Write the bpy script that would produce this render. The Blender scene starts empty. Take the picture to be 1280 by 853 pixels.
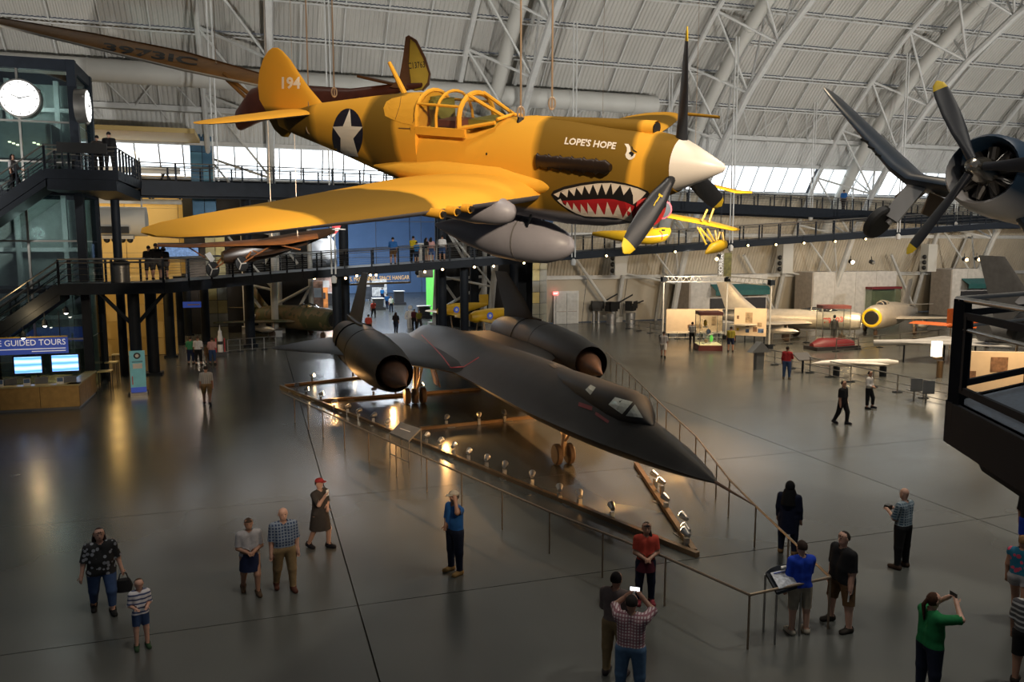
import bpy, bmesh, math, random
import numpy as np
from mathutils import Vector, Matrix
random.seed(7); np.random.seed(7)
R_ = math.radians
scene = bpy.context.scene
COL = scene.collection

# ------------------------------------------------------------------ camera
F_PX, PITCH, YAW, EYE = 975.0, R_(6.76), R_(18.05), 6.85
cam_d = bpy.data.cameras.new('camera')
cam = bpy.data.objects.new('camera', cam_d); COL.objects.link(cam)
cam_d.sensor_width = 36.0; cam_d.lens = 36.0 * F_PX / 1280.0
cam_d.clip_start = 0.1; cam_d.clip_end = 600
cam.location = (0, 0, EYE)
cam.rotation_euler = (math.pi/2 - PITCH, 0, -YAW)
scene.camera = cam
# ------------------------------------------------------------------ world, exposure
w = bpy.data.worlds.new('hall_ambient'); scene.world = w; w.use_nodes = True
w.node_tree.nodes['Background'].inputs[0].default_value = (0.80, 0.88, 1.0, 1)
w.node_tree.nodes['Background'].inputs[1].default_value = 0.075
scene.view_settings.view_transform = 'Standard'
scene.view_settings.look = 'None'
scene.view_settings.gamma = 1.0
scene.view_settings.use_curve_mapping = False
scene.view_settings.exposure = 0.0
scene.cycles.use_denoising = True
scene.cycles.max_bounces = 6
scene.cycles.diffuse_bounces = 3
scene.cycles.glossy_bounces = 3
scene.cycles.transparent_max_bounces = 12
scene.cycles.sample_clamp_indirect = 6.0
scene.cycles.caustics_reflective = False
scene.cycles.caustics_refractive = False
# ------------------------------------------------------------------ large lamps
def lamp(name, kind, loc, target, energy, color, size=0.3, angle=60, blend=0.5, size_y=None):
    d = bpy.data.lights.new(name, kind); d.energy = energy; d.color = color
    if kind == 'SPOT':
        d.spot_size = R_(angle); d.spot_blend = blend; d.shadow_soft_size = size
    elif kind == 'AREA':
        d.shape = 'RECTANGLE'; d.size = size; d.size_y = size_y or size
    else:
        d.shadow_soft_size = size
    o = bpy.data.objects.new(name, d); COL.objects.link(o); o.location = loc
    if target is not None:
        o.rotation_euler = (Vector(target) - Vector(loc)).to_track_quat('-Z', 'Y').to_euler()
    return o
WARM = (1.0, 0.62, 0.28); TUNG = (1.0, 0.50, 0.16); COOL = (0.92, 0.95, 1.0); NEUT = (1.0, 0.95, 0.86)
# hall up-lights on the walkways, washing the vault
for i, (x, y) in enumerate([(-17, 30), (2, 30), (20, 30), (36, 30), (52, 30), (68, 30)]):
    lamp('vault_uplight', 'SPOT', (x, y, 9), (x + 1, 57, 20), 7600, (1, .97, .91), .2, 110, 0.8)
# track spots trained on the hanging fighter from high behind the visitors' overlook
lamp('fighter_spot', 'SPOT', (3.5, -6, 12.5), (3.0, 12, 8.4), 13500, (1.0, .80, .56), 0.25, 34, 0.5)
lamp('fighter_spot', 'SPOT', (14, 3.5, 14.0), (4.3, 10.8, 7.8), 2600, (1, .82, .64), 0.25, 30, 0.6)
lamp('naval_fighter_spot', 'SPOT', (4.5, -3, 9.5), (13.2, 9.6, 8.4), 2600, (1, .84, .66), .2, 24, .5)
# high bay lamps over the floor
for x, y, e in [(2, 8, 700), (20, 8, 1200), (24, 26, 2300), (40, 34, 4600), (-6, 24, 160), (46, 18, 1500)]:
    lamp('high_bay_lamp', 'SPOT', (x, y, 26), (x, y + 1, 0), e * 7.0, (1.0, 0.93, 0.82) if x < 24 else (1.0, .80, .56), 0.8, 100, 0.8)

# ------------------------------------------------------------------ pixel helper (a pixel gives a direction only)
_c, _s = math.cos(PITCH), math.sin(PITCH)
CF = np.array([math.sin(YAW)*_c, math.cos(YAW)*_c, -_s]); CR = np.array([math.cos(YAW), -math.sin(YAW), 0.0]); CU = np.cross(CR, CF)
CC = np.array([0, 0, EYE])
def ray(x, y): return CF + CR*(x-640)/F_PX + CU*(426.5-y)/F_PX
def on_z(x, y, z=0.0): r = ray(x, y); return Vector(CC + r*(z-EYE)/r[2])
def on_y(x, y, Y): r = ray(x, y); return Vector(CC + r*Y/r[1])
def on_x(x, y, X): r = ray(x, y); return Vector(CC + r*X/r[0])
def at_d(x, y, d): return Vector(CC + ray(x, y)*d)

# ------------------------------------------------------------------ materials
MATS = {}
def new_mat(name):
    m = bpy.data.materials.new(name); m.use_nodes = True
    return m, m.node_tree, m.node_tree.nodes['Principled BSDF']
def mat(name, col, rough=0.6, metal=0.0, var=0.12, scale=3.0, emit=None, estr=0.0, bump=0.0, spec=0.5, alpha=None, coat=0.0):
    if name in MATS: return MATS[name]
    m, nt, b = new_mat(name)
    b.inputs['Roughness'].default_value = rough; b.inputs['Metallic'].default_value = metal
    b.inputs['Specular IOR Level'].default_value = spec
    b.inputs['Coat Weight'].default_value = coat
    tc = nt.nodes.new('ShaderNodeTexCoord'); nz = nt.nodes.new('ShaderNodeTexNoise')
    nz.inputs['Scale'].default_value = scale; nz.inputs['Detail'].default_value = 4
    nt.links.new(tc.outputs['Object'], nz.inputs['Vector'])
    rp = nt.nodes.new('ShaderNodeValToRGB')
    rp.color_ramp.elements[0].position = 0.3; rp.color_ramp.elements[1].position = 0.7
    rp.color_ramp.elements[0].color = [c*(1-var) for c in col[:3]] + [1]
    rp.color_ramp.elements[1].color = [min(1, c*(1+var)) for c in col[:3]] + [1]
    nt.links.new(nz.outputs['Fac'], rp.inputs['Fac']); nt.links.new(rp.outputs['Color'], b.inputs['Base Color'])
    if emit is not None:
        b.inputs['Emission Color'].default_value = (*emit, 1); b.inputs['Emission Strength'].default_value = estr
    if bump:
        bp = nt.nodes.new('ShaderNodeBump'); bp.inputs['Strength'].default_value = bump; bp.inputs['Distance'].default_value = 0.02
        nt.links.new(nz.outputs['Fac'], bp.inputs['Height']); nt.links.new(bp.outputs['Normal'], b.inputs['Normal'])
    if alpha is not None: b.inputs['Alpha'].default_value = alpha
    MATS[name] = m
    return m
def glass_mat(name, tint, rough=0.03, mixf=0.82):
    if name in MATS: return MATS[name]
    m = bpy.data.materials.new(name); m.use_nodes = True; nt = m.node_tree
    for n in list(nt.nodes): nt.nodes.remove(n)
    out = nt.nodes.new('ShaderNodeOutputMaterial'); mx = nt.nodes.new('ShaderNodeMixShader')
    t = nt.nodes.new('ShaderNodeBsdfTransparent'); g = nt.nodes.new('ShaderNodeBsdfGlossy')
    t.inputs[0].default_value = (*tint, 1); g.inputs['Roughness'].default_value = rough
    g.inputs[0].default_value = (0.9, 0.9, 0.9, 1)
    mx.inputs[0].default_value = 1 - mixf
    nt.links.new(t.outputs[0], mx.inputs[1]); nt.links.new(g.outputs[0], mx.inputs[2]); nt.links.new(mx.outputs[0], out.inputs[0])
    MATS[name] = m
    return m

# ------------------------------------------------------------------ mesh builder
class MB:
    def __init__(s): s.v = []; s.f = []; s.m = []; s.mi = 0
    def add(s, vs, fs):
        k = len(s.v); s.v += [tuple(p) for p in vs]; s.f += [tuple(i+k for i in f) for f in fs]; s.m += [s.mi]*len(fs)
        return s
    def box(s, c, d, rz=0.0, M=None):
        hx, hy, hz = d[0]/2, d[1]/2, d[2]/2
        P = [Vector((x, y, z)) for x in (-hx, hx) for y in (-hy, hy) for z in (-hz, hz)]
        if M is not None: P = [M @ p for p in P]
        elif rz: q = Matrix.Rotation(rz, 3, 'Z'); P = [q @ p for p in P]
        c = Vector(c)
        return s.add([p+c for p in P], [(0,1,3,2),(4,6,7,5),(0,4,5,1),(2,3,7,6),(0,2,6,4),(1,5,7,3)])
    def bar(s, a, b, w, h=None, up=(0,0,1)):
        a, b = Vector(a), Vector(b); h = h or w
        d = (b-a).normalized(); u = Vector(up)
        if abs(d.dot(u)) > .99: u = Vector((0,1,0))
        x = d.cross(u).normalized(); y = x.cross(d).normalized()
        vs = [p + x*sx*w/2 + y*sy*h/2 for p in (a, b) for sx, sy in ((-1,-1),(1,-1),(1,1),(-1,1))]
        return s.add(vs, [(3,2,1,0),(4,5,6,7),(0,1,5,4),(1,2,6,5),(2,3,7,6),(3,0,4,7)])
    def tube(s, pts, r, n=8, caps=True):
        pts = [Vector(p) for p in pts]; rs = r if isinstance(r, (list, tuple)) else [r]*len(pts)
        k = len(s.v); fs = []; vs = []; ref = None
        for i, p in enumerate(pts):
            d = (pts[min(i+1, len(pts)-1)] - pts[max(i-1, 0)])
            d = d.normalized() if d.length > 1e-9 else Vector((0,0,1))
            if ref is None: ref = Vector((0,0,1)) if abs(d.z) < .9 else Vector((1,0,0))
            x = d.cross(ref); x = x.normalized() if x.length > 1e-6 else d.orthogonal().normalized()
            y = x.cross(d).normalized(); ref = y
            for j in range(n):
                t = 2*math.pi*j/n; vs.append(p + (x*math.cos(t) + y*math.sin(t))*rs[i])
        for i in range(len(pts)-1):
            for j in range(n):
                a = i*n+j; b = i*n+(j+1) % n
                fs.append((a, a+n, b+n, b))
        if caps:
            fs.append(tuple(range(n))); fs.append(tuple(reversed(range((len(pts)-1)*n, len(pts)*n))))
        return s.add(vs, fs)
    def ball(s, c, r, n=10, m=6, R=None):
        r = r if isinstance(r, (list, tuple)) else (r, r, r); c = Vector(c); vs = []; fs = []
        for i in range(m+1):
            a = math.pi*i/m
            for j in range(n):
                t = 2*math.pi*j/n; p = Vector((r[0]*math.sin(a)*math.cos(t), r[1]*math.sin(a)*math.sin(t), r[2]*math.cos(a)))
                vs.append(c + (R @ p if R is not None else p))
        for i in range(m):
            for j in range(n): fs.append((i*n+j, (i+1)*n+j, (i+1)*n+(j+1) % n, i*n+(j+1) % n))
        return s.add(vs, fs)
    def loft(s, rings, cap=True, closed=True):
        n = len(rings[0]); vs = [p for r in rings for p in r]; fs = []
        for i in range(len(rings)-1):
            for j in range(n if closed else n-1):
                b = (j+1) % n; fs.append((i*n+j, i*n+b, (i+1)*n+b, (i+1)*n+j))
        if cap and closed:
            fs.append(tuple(reversed(range(n)))); fs.append(tuple(range((len(rings)-1)*n, len(rings)*n)))
        return s.add(vs, fs)
    def lathe(s, prof, o=(0,0,0), axis=(0,0,1), n=20):
        ax = Vector(axis).normalized(); x = ax.orthogonal().normalized(); y = ax.cross(x); o = Vector(o)
        return s.loft([[o + ax*h + (x*math.cos(2*math.pi*j/n) + y*math.sin(2*math.pi*j/n))*r for j in range(n)] for h, r in prof])
    def prism(s, poly, off):
        off = Vector(off); poly = [Vector(p) for p in poly]; n = len(poly)
        fs = [tuple(reversed(range(n))), tuple(range(n, 2*n))] + [(i, (i+1) % n, n+(i+1) % n, n+i) for i in range(n)]
        return s.add(poly + [p+off for p in poly], fs)
    def mesh(s, name, mats, smooth=False):
        me = bpy.data.meshes.new(name); me.from_pydata(s.v, [], s.f)
        for m_ in (mats if isinstance(mats, (list, tuple)) else [mats]): me.materials.append(m_)
        if max(s.m, default=0) > 0: me.polygons.foreach_set('material_index', s.m)
        if smooth:
            bm_ = bmesh.new(); bm_.from_mesh(me); bmesh.ops.recalc_face_normals(bm_, faces=bm_.faces[:]); bm_.to_mesh(me); bm_.free()
            me.polygons.foreach_set('use_smooth', [True]*len(me.polygons))
            me.update()
            try: me.set_sharp_from_angle(angle=R_(smooth if not isinstance(smooth, bool) else 38))
            except Exception: pass
        me.update(); return me
    def build(s, name, mats, parent=None, smooth=False):
        return link(name, s.mesh(name, mats, smooth), parent)
def link(name, me, parent=None, loc=None, rz=None):
    o = bpy.data.objects.new(name, me); COL.objects.link(o)
    if parent is not None: o.parent = parent
    if loc is not None: o.location = loc
    if rz is not None: o.rotation_euler = (0, 0, rz)
    return o
def tag(o, label, cat=None, group=None, kind=None):
    if label: o['label'] = label
    if cat: o['category'] = cat
    if group: o['group'] = group
    if kind: o['kind'] = kind
    return o
def thing(name, label, cat, loc=(0,0,0), rz=0.0, group=None, kind=None):
    o = bpy.data.objects.new(name, None); COL.objects.link(o); o.empty_display_size = 0.2
    o.location = loc; o.rotation_euler = (0, 0, rz)
    return tag(o, label, cat, group, kind)
def struct(o, label=None):
    o['kind'] = 'structure'
    if label: o['label'] = label
    return o
def copy_tree(o, parent=None, loc=None, label=None):
    c = o.copy(); COL.objects.link(c); c.parent = parent
    if loc is not None: c.location = loc
    if label: c['label'] = label
    for ch in list(o.children): copy_tree(ch, c)
    return c
def sup(w, h, n=24, e=2.0, h2=None):
    out = []
    for j in range(n):
        t = 2*math.pi*j/n; ct, st = math.cos(t), math.sin(t)
        hh = h if st >= 0 or h2 is None else h2
        out.append((math.copysign(abs(ct)**(2/e), ct)*w, math.copysign(abs(st)**(2/e), st)*hh))
    return out
def airfoil(xle, xte, y, z, th, n=9, vert=False):
    up, lo = [], []
    c = xte - xle
    for i in range(n):
        u = (1 - math.cos(math.pi*i/(n-1)))/2
        t = 5*th*(0.2969*math.sqrt(u) - .126*u - .3516*u*u + .2843*u**3 - .1036*u**4)*abs(c)
        up.append((xle + c*u, t*1.15)); lo.append((xle + c*u, -t*.85))
    pts = up + lo[::-1][1:-1]
    return [Vector((px, y+pz, z)) if vert else Vector((px, y, z+pz)) for px, pz in pts]
def text_mesh(name, body, size, m, parent=None, M=None, ext=0.004, align='CENTER', spacing=1.0, bold=0.0):
    cu = bpy.data.curves.new(name, 'FONT'); cu.body = body; cu.size = size; cu.extrude = ext; cu.offset = bold
    cu.align_x = align; cu.align_y = 'CENTER'; cu.space_character = spacing; cu.resolution_u = 3
    t = bpy.data.objects.new(name, cu); COL.objects.link(t)
    dg = bpy.context.evaluated_depsgraph_get(); me = bpy.data.meshes.new_from_object(t.evaluated_get(dg))
    bpy.data.objects.remove(t); bpy.data.curves.remove(cu)
    me.materials.clear(); me.materials.append(m)
    o = link(name, me, parent)
    if M is not None: o.matrix_local = M
    return o
def frame_mat(o, x, y):
    """matrix whose local x,y are given directions, at o"""
    x = Vector(x).normalized(); y = Vector(y); y = (y - x*y.dot(x)).normalized(); z = x.cross(y)
    M = Matrix((x, y, z)).transposed().to_4x4(); M.translation = Vector(o); return M
# ================================================================== THE SETTING
M_slab, nt, b = new_mat('polished_concrete')
tc = nt.nodes.new('ShaderNodeTexCoord'); geo = nt.nodes.new('ShaderNodeNewGeometry')
n1 = nt.nodes.new('ShaderNodeTexNoise'); n1.inputs['Scale'].default_value = 0.22; n1.inputs['Detail'].default_value = 2; n1.inputs['Roughness'].default_value = .5
n2 = nt.nodes.new('ShaderNodeTexNoise'); n2.inputs['Scale'].default_value = .5; n2.inputs['Detail'].default_value = 2
nt.links.new(geo.outputs['Position'], n1.inputs['Vector']); nt.links.new(geo.outputs['Position'], n2.inputs['Vector'])
rp = nt.nodes.new('ShaderNodeValToRGB'); rp.color_ramp.elements[0].position = .3; rp.color_ramp.elements[1].position = .75
rp.color_ramp.elements[0].color = (.066, .069, .063, 1); rp.color_ramp.elements[1].color = (.098, .101, .093, 1)
nt.links.new(n1.outputs['Fac'], rp.inputs['Fac']); nt.links.new(rp.outputs['Color'], b.inputs['Base Color'])
mr = nt.nodes.new('ShaderNodeMapRange'); mr.inputs['To Min'].default_value = .20; mr.inputs['To Max'].default_value = .30
nt.links.new(n2.outputs['Fac'], mr.inputs['Value']); nt.links.new(mr.outputs['Result'], b.inputs['Roughness'])
b.inputs['Specular IOR Level'].default_value = .6
M_joint = mat('joint_filler', (.055, .046, .034), .8)
M_vault = mat('vault_panel_paint', (.50, .485, .45), .75, var=.06, scale=.4)
M_white = mat('white_wall_panel', (.66, .66, .64), .7, var=.05, scale=.5)
M_tan = mat('tan_wall_panel', (.54, .48, .38), .75, var=.08, scale=.5)
M_steelw = mat('white_painted_steel', (.60, .60, .58), .5, var=.06)
M_duct = mat('duct_paint', (.56, .55, .51), .55, var=.05, scale=.6)
M_dark = mat('dark_blue_steel', (.010, .014, .021), .6, var=.15, spec=.2)
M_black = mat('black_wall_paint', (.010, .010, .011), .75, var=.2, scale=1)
M_rail = mat('brushed_steel_rail', (.30, .29, .27), .35, metal=.8)
M_pane = mat('daylit_glazing', (.8, .85, .9), .3, emit=(.86, .94, 1.0), estr=2.6, var=.03)
M_mull = mat('window_mullion', (.55, .57, .58), .5)

def slab_cuts(a, b, c0, step):
    k = [a]; x = c0 - math.ceil((c0-a)/step)*step
    while x < b:
        if x > a + .2: k.append(x)
        x += step
    k.append(b); return k
fl = MB().box((25, 60, -.16), (150, 180, .2)).build('floor', M_joint); struct(fl, 'polished grey concrete hall floor with dark joints')
xs = slab_cuts(-45, 98, 1.62, 15.6); ys = slab_cuts(-6, 140, 14.57, 6.97)
for i in range(len(xs)-1):
    for j in range(len(ys)-1):
        x0, x1, y0, y1 = xs[i]+.014, xs[i+1]-.014, ys[j]+.012, ys[j+1]-.012
        link('slab', MB().box(((x0+x1)/2, (y0+y1)/2, -.05), (x1-x0, y1-y0, .1)).mesh('slab', M_slab), fl)

# ---- barrel vault (far side), drawn as an arc in the Y-Z plane
YC, ZC, RA = 28.5, -7.8, 39.3
def arc(th, off=0.0): return (YC + (RA-off)*math.cos(th), ZC + (RA-off)*math.sin(th))
def th_z(z, off=0.0): return math.asin((z-ZC)/(RA-off))
BAY = 17.5; TX = [-20.5 + BAY*i for i in range(7)]
def corrugated(ta, tb, width, seg=2, pitch=.30, depth=.055):
    mb = MB(); n = int(width/pitch); prof = []
    for i in range(n):
        x = width*i/n; p = width/n
        prof += [(x, 0), (x+p*.35, 0), (x+p*.5, depth), (x+p*.85, depth)]
    prof.append((width, 0)); rings = []
    for k in range(seg+1):
        t = ta + (tb-ta)*k/seg
        rings.append([Vector((x, *arc(t, o))) for x, o in prof])
    return mb.loft(rings, cap=False, closed=False)
def flat_panel(ta, tb, width, seg=2, off=0.0, thick=.08):
    mb = MB()
    return mb.loft([[Vector((x, *arc(ta+(tb-ta)*k/seg, o))) for x, o in ((0.03, off), (width-.03, off), (width-.03, off-thick), (.03, off-thick))] for k in range(seg+1)])
T0, TW0, TW1, TL = th_z(0), th_z(12.0), th_z(14.4), th_z(16.5)
ROWS = [TL + R_(4.23)*i for i in range(17)]
wf = struct(link('wall_far', None), 'grey corrugated barrel vault rising over the hall')
bays = [(TX[i], BAY) for i in range(-0, 6)] + [(TX[0]-BAY, BAY)]
for k in range(len(ROWS)-1):
    me = corrugated(ROWS[k]+.001, ROWS[k+1]-.001, BAY).mesh('vault_panel', M_vault)
    for x, _ in bays: link('vault_panel', me, wf, (x, 0, 0))
me = corrugated(TW1, TL-.004, BAY, 2).mesh('upper_wall_panel', M_white)
for x, _ in bays: link('upper_wall_panel', me, wf, (x, 0, 0))
# ledge above the white panels
mb = MB(); y, z = arc(TL, .3); mb.box((0, y, z), (BAY*7, .7, .35))
link('ledge', mb.mesh('ledge', M_steelw), wf, (TX[0]-BAY+BAY*3.5, 0, 0))
y, z = arc(TW1, .25); link('window_head', MB().box((0, y, z), (BAY*7, .5, .3)).mesh('window_head', M_steelw), wf, (TX[0]-BAY+BAY*3.5, 0, 0))
# lower wall right of the passage, in flat tan panels
lowx = [24.6 + 4.1*i for i in range(16)] + [-38+4.1*i for i in range(5)]
low_rows = [T0, th_z(4.3), th_z(8.2), TW0-.004]
for k in range(3):
    me = (corrugated(low_rows[k]+.002, low_rows[k+1]-.002, 4.1, 2) if k else flat_panel(low_rows[k]+.002, low_rows[k+1]-.002, 4.1)).mesh('lower_wall_panel', M_tan)
    for x in lowx: link('lower_wall_panel', me, wf, (x, 0, 0))
for zz in (4.35, 8.2):
    y, z = arc(th_z(zz), .3); link('girt', MB().box((0, y, z), (66, .3, .34)).mesh('girt', M_steelw), wf, (57.4, 0, 0))
# windows: one strip per bay
pm = flat_panel(TW0+.004, TW1-.006, 1.55, 1, .1, .03).mesh('pane', M_pane)
mm = MB().loft([[Vector((x, *arc(t, o))) for x, o in ((-.05, .05), (.05, .05), (.05, .22), (-.05, .22))] for t in (TW0, TW1)]).mesh('mullion', M_mull)
for i, (x, _) in enumerate(sorted(bays)):
    wn = struct(link('window_%d' % (i+1), None), 'strip of bright daylit clerestory glazing under the vault')
    y0, z0 = arc(TW0, .15); MB().box((x+BAY/2, y0, z0), (BAY, .4, .16)).build('window_sill', M_mull, wn)
    for k in range(11):
        link('pane', pm, wn, (x+.2+k*1.56, 0, 0)); link('mullion', mm, wn, (x+.2+k*1.56, 0, 0))
# purlins (lattice joists) and rafters, per bay and row
M_pur = M_steelw
def purlin_mesh(t):
    mb = MB(); lat = MB()
    a, b2 = [Vector((0, *arc(t, o))) for o in (.22, .62)]
    X = Vector((1, 0, 0))
    mb.bar(a, a+X*BAY, .10, .10); mb.bar(b2, b2+X*BAY, .09, .09)
    n = 26
    for i in range(n):
        p = a + X*(BAY*i/n); q = b2 + X*(BAY*(i+.5)/n); r = a + X*(BAY*(i+1)/n)
        mb.bar(p, q, .035); mb.bar(q, r, .035)
    return mb.mesh('purlin', M_pur)
for t in ROWS[1:14]:
    me = purlin_mesh(t)
    for x, _ in bays: link('purlin', me, wf, (x, 0, 0))
raf = MB()
for k in range(12):
    raf.bar((0, *arc(ROWS[k], .22)), (0, *arc(ROWS[k+1], .22)), .09, .14)
raf = raf.mesh('rafter', M_pur)
for x, _ in bays:
    for f in (.36, .52, .68, .84): link('rafter', raf, wf, (x+BAY*f, 0, 0))
# diagonal wind braces on the upper wall and first vault row
for x, _ in sorted(bays):
    mb = MB()
    for k in range(3):
        a = x + 4.6 + k*4.2
        mb.tube([(a, *arc(ROWS[0], .5)), (a+2.1, *arc(ROWS[1], .5))], .05, 6); mb.tube([(a+4.2, *arc(ROWS[0], .5)), (a+2.1, *arc(ROWS[1], .5))], .05, 6)
        mb.tube([(a, *arc(ROWS[1], .5)), (a+2.1, *arc(ROWS[0]-.02, .5))], .05, 6)
    mb.build('wind_brace', M_pur, wf)
# ---- trusses
TR_WHERE = ['behind the clock tower', 'by the blue tiled pilaster', 'by the double doors', 'behind the deck guns', 'behind the maroon-case hut', 'behind the market hut']
def truss(i, x0):
    t = thing('roof_truss', 'white tubular steel arch truss ' + TR_WHERE[i], 'truss', (x0, 0, 0), group='arch trusses of the vault')
    t.location = (x0, 0, 0)
    inner = 3.4
    ths = [T0 + R_(7.2)*k for k in range(13)]
    MB().tube([(0, *arc(q, .55)) for q in ths], .20, 8).build('chord', M_steelw, t, True)
    MB().tube([(4.2, *arc(q, inner)) for q in [T0+.04]+ths[1:]], .27, 8).build('chord', M_steelw, t, True)
    MB().tube([(4.2, *arc(q, .4)) for q in ths], .12, 6).build('chord', M_steelw, t, True)
    sm = .085
    for k, q in enumerate(ths[1:-1]):
        a = (0, *arc(q, .55)); b2 = (4.2, *arc(q, inner)); c = (4.2, *arc(q, .4))
        MB().tube([a, b2], .10, 6).build('strut', M_steelw, t, True)
        MB().tube([b2, c], sm, 6).build('strut', M_steelw, t, True)
        q2 = ths[k+2] if k+2 < len(ths) else q
        MB().tube([b2, (0, *arc(q2, .55))], sm, 6).build('brace', M_steelw, t, True)
        MB().tube([b2, (4.2, *arc(q2, .4))], sm, 6).build('brace', M_steelw, t, True)
    MB().box((0, arc(T0)[0]-.5, .25), (.9, .9, .5)).build('foot', M_steelw, t)
    MB().box((4.2, arc(T0, inner)[0]-.1, .25), (1.0, 1.0, .5)).build('foot', M_steelw, t)
    return t
truss_base = [truss(i, x) for i, x in enumerate(TX) if x < 70]
# long diagonal braces low down, leaning onto truss feet
for x in (32, 49.5, 67):
    mb = MB(); mb.tube([(x-5.4, *arc(th_z(6.6), 1.0)), (x-.2, *arc(th_z(.6), 1.0))], .14, 8)
    tag(mb.build('diagonal_brace', M_steelw, None, True), 'white tubular diagonal brace leaning down to a truss foot', 'brace', 'low diagonal braces')
# ---- ducts
def duct(x, t0, t1, r, off, ring=True):
    n = 22; mb = MB(); pts = [(x, *arc(t0+(t1-t0)*k/n, off)) for k in range(n+1)]
    t = thing('air_duct', 'grey round air duct curving up the truss ' + TR_WHERE[TX.index(x-2.5)], 'duct', group='curved ducts on the vault')
    MB().tube(pts, r, 16).build('duct_pipe', M_duct, t, True)
    for k in range(1, n, 3):
        p = Vector(pts[k]); d = (Vector(pts[k+1])-p).normalized()
        MB().tube([p-d*.09, p+d*.09], r+.045, 16).build('duct_flange', M_duct, t)
    return t
NOZ = mat('nozzle_black', (.012, .012, .012), .5)
for x in (14.5, 32, 49.5, 67, -20.5):
    t = duct(x+2.5, th_z(9.0), R_(74), .50, 1.7)
    # supply head hanging lower with three black nozzles
    th = th_z(6.6); y, z = arc(th, 1.9)
    h = thing('duct_outlet', 'grey duct outlet with three black nozzles on the truss ' + TR_WHERE[TX.index(x)], 'duct outlet', (x-1.4, y, z), group='duct outlets low on the wall')
    MB().box((0, 0, 0), (1.15, 1.0, 2.8)).build('outlet_box', M_duct, h)
    for k in range(3): MB().ball((-.62, -.1, -1.0+.55*k), .23, 10, 6).build('nozzle', NOZ, h, True)
hd = thing('horizontal_duct', 'long horizontal grey round duct running under the vault purlins', 'duct')
y, z = arc(th_z(18.9), 1.3)
MB().tube([(-18, y, z), (30.2, y, z)], .72, 20).build('duct_pipe', M_duct, hd, True)
for k in range(9): MB().tube([(-15+5.4*k-.06, y, z), (-15+5.4*k+.06, y, z)], .76, 20).build('duct_flange', M_duct, hd)

# ---- the great opening toward the next hangar: black side walls, header, pilasters
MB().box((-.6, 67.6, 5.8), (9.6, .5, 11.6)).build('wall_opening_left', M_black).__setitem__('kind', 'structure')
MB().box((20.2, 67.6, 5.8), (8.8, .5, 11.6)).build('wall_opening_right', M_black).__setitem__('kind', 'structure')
struct(MB().box((7, 63.2, 11.72), (35, 1.2, .5)).build('trim_1', M_dark), 'dark steel header beam over the hangar opening')
# metal tile pilasters
def pilaster(x0, x1, y, z0, z1, cols, label, seed):
    random.seed(seed); nx = 2; nz = int((z1-z0)/1.0)
    t = thing('tiled_pilaster', label, 'pilaster', ((x0+x1)/2, y, z0))
    MB().box((0, .25, (z1-z0)/2), (x1-x0, .44, z1-z0)).build('core', M_dark, t)
    tw = (x1-x0)/nx; thh = (z1-z0)/nz; tm = {}
    for c in cols: tm[c] = MB().box((0, 0, 0), (tw-.04, .05, thh-.04)).mesh('tile', mat('pilaster_tile_%d' % cols.index(c) + label[:4], c, .35, .5, var=.2, scale=1.2))
    for i in range(nx):
        for k in range(nz): link('tile', tm[random.choice(cols)], t, (-(x1-x0)/2+tw*(i+.5), 0, thh*(k+.5)))
    return t
pilaster(23.2, 24.6, 65.4, 0, 8, [(.24, .22, .12), (.16, .17, .15), (.30, .26, .11), (.12, .13, .13)], 'tall pilaster of weathered metal tiles beside white double doors', 3)
pilaster(-3.6, -2.2, 62.5, 0, 9, [(.10, .13, .15), (.15, .18, .18), (.08, .10, .13)], 'tall pilaster of dull steel tiles beside the entrance columns', 4)
pilaster(-4.2, -2.6, 60.6, 9.2, 17, [(.06, .16, .26), (.10, .24, .34), (.05, .12, .20)], 'upper pilaster of blue metal tiles above the walkway', 5)

# ---- next hangar beyond the opening
M_blue = mat('blue_hangar_wall', (.10, .17, .30), .7, var=.12, scale=.3)
M_grey = mat('grey_blue_partition', (.20, .27, .34), .7)
hb = struct(link('wall_back', None), 'blue back wall of the adjoining hangar')
for i in range(8):
    for k in range(4): link('wall_panel', MB().box((0, 0, 0), (6.9, .2, 5.4)).mesh('wall_panel', M_blue), hb, (-14+7*i, 121, 2.75+5.5*k))
struct(MB().box((3.2, 95, 9), (.4, 54, 18)).build('wall_hangar_left', M_grey)); struct(MB().box((27, 95, 9), (.4, 54, 18)).build('wall_hangar_right', M_blue))
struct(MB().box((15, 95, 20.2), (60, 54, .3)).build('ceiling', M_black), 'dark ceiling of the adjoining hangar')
for x, y in ((9, 80), (15, 92), (10, 105)):
    lamp('hangar_lamp', 'AREA', (x, y, 12), (x, y, 0), 2600, (.86, .93, 1.0), 4, size_y=4)
lamp('hangar_blue_lamp', 'SPOT', (12, 100, 16), (12, 121, 7), 9000, (.55, .75, 1.0), 1.0, 110, .8)
M_green = mat('lit_green_panel', (.1, .5, .08), .5, emit=(.16, .75, .10), estr=.55)
tag(MB().box((17.6, 82, 2.4), (.15, 4.2, 4.8)).build('green_panel', M_green), 'glowing green exhibit panel inside the next hangar', 'panel')
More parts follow.
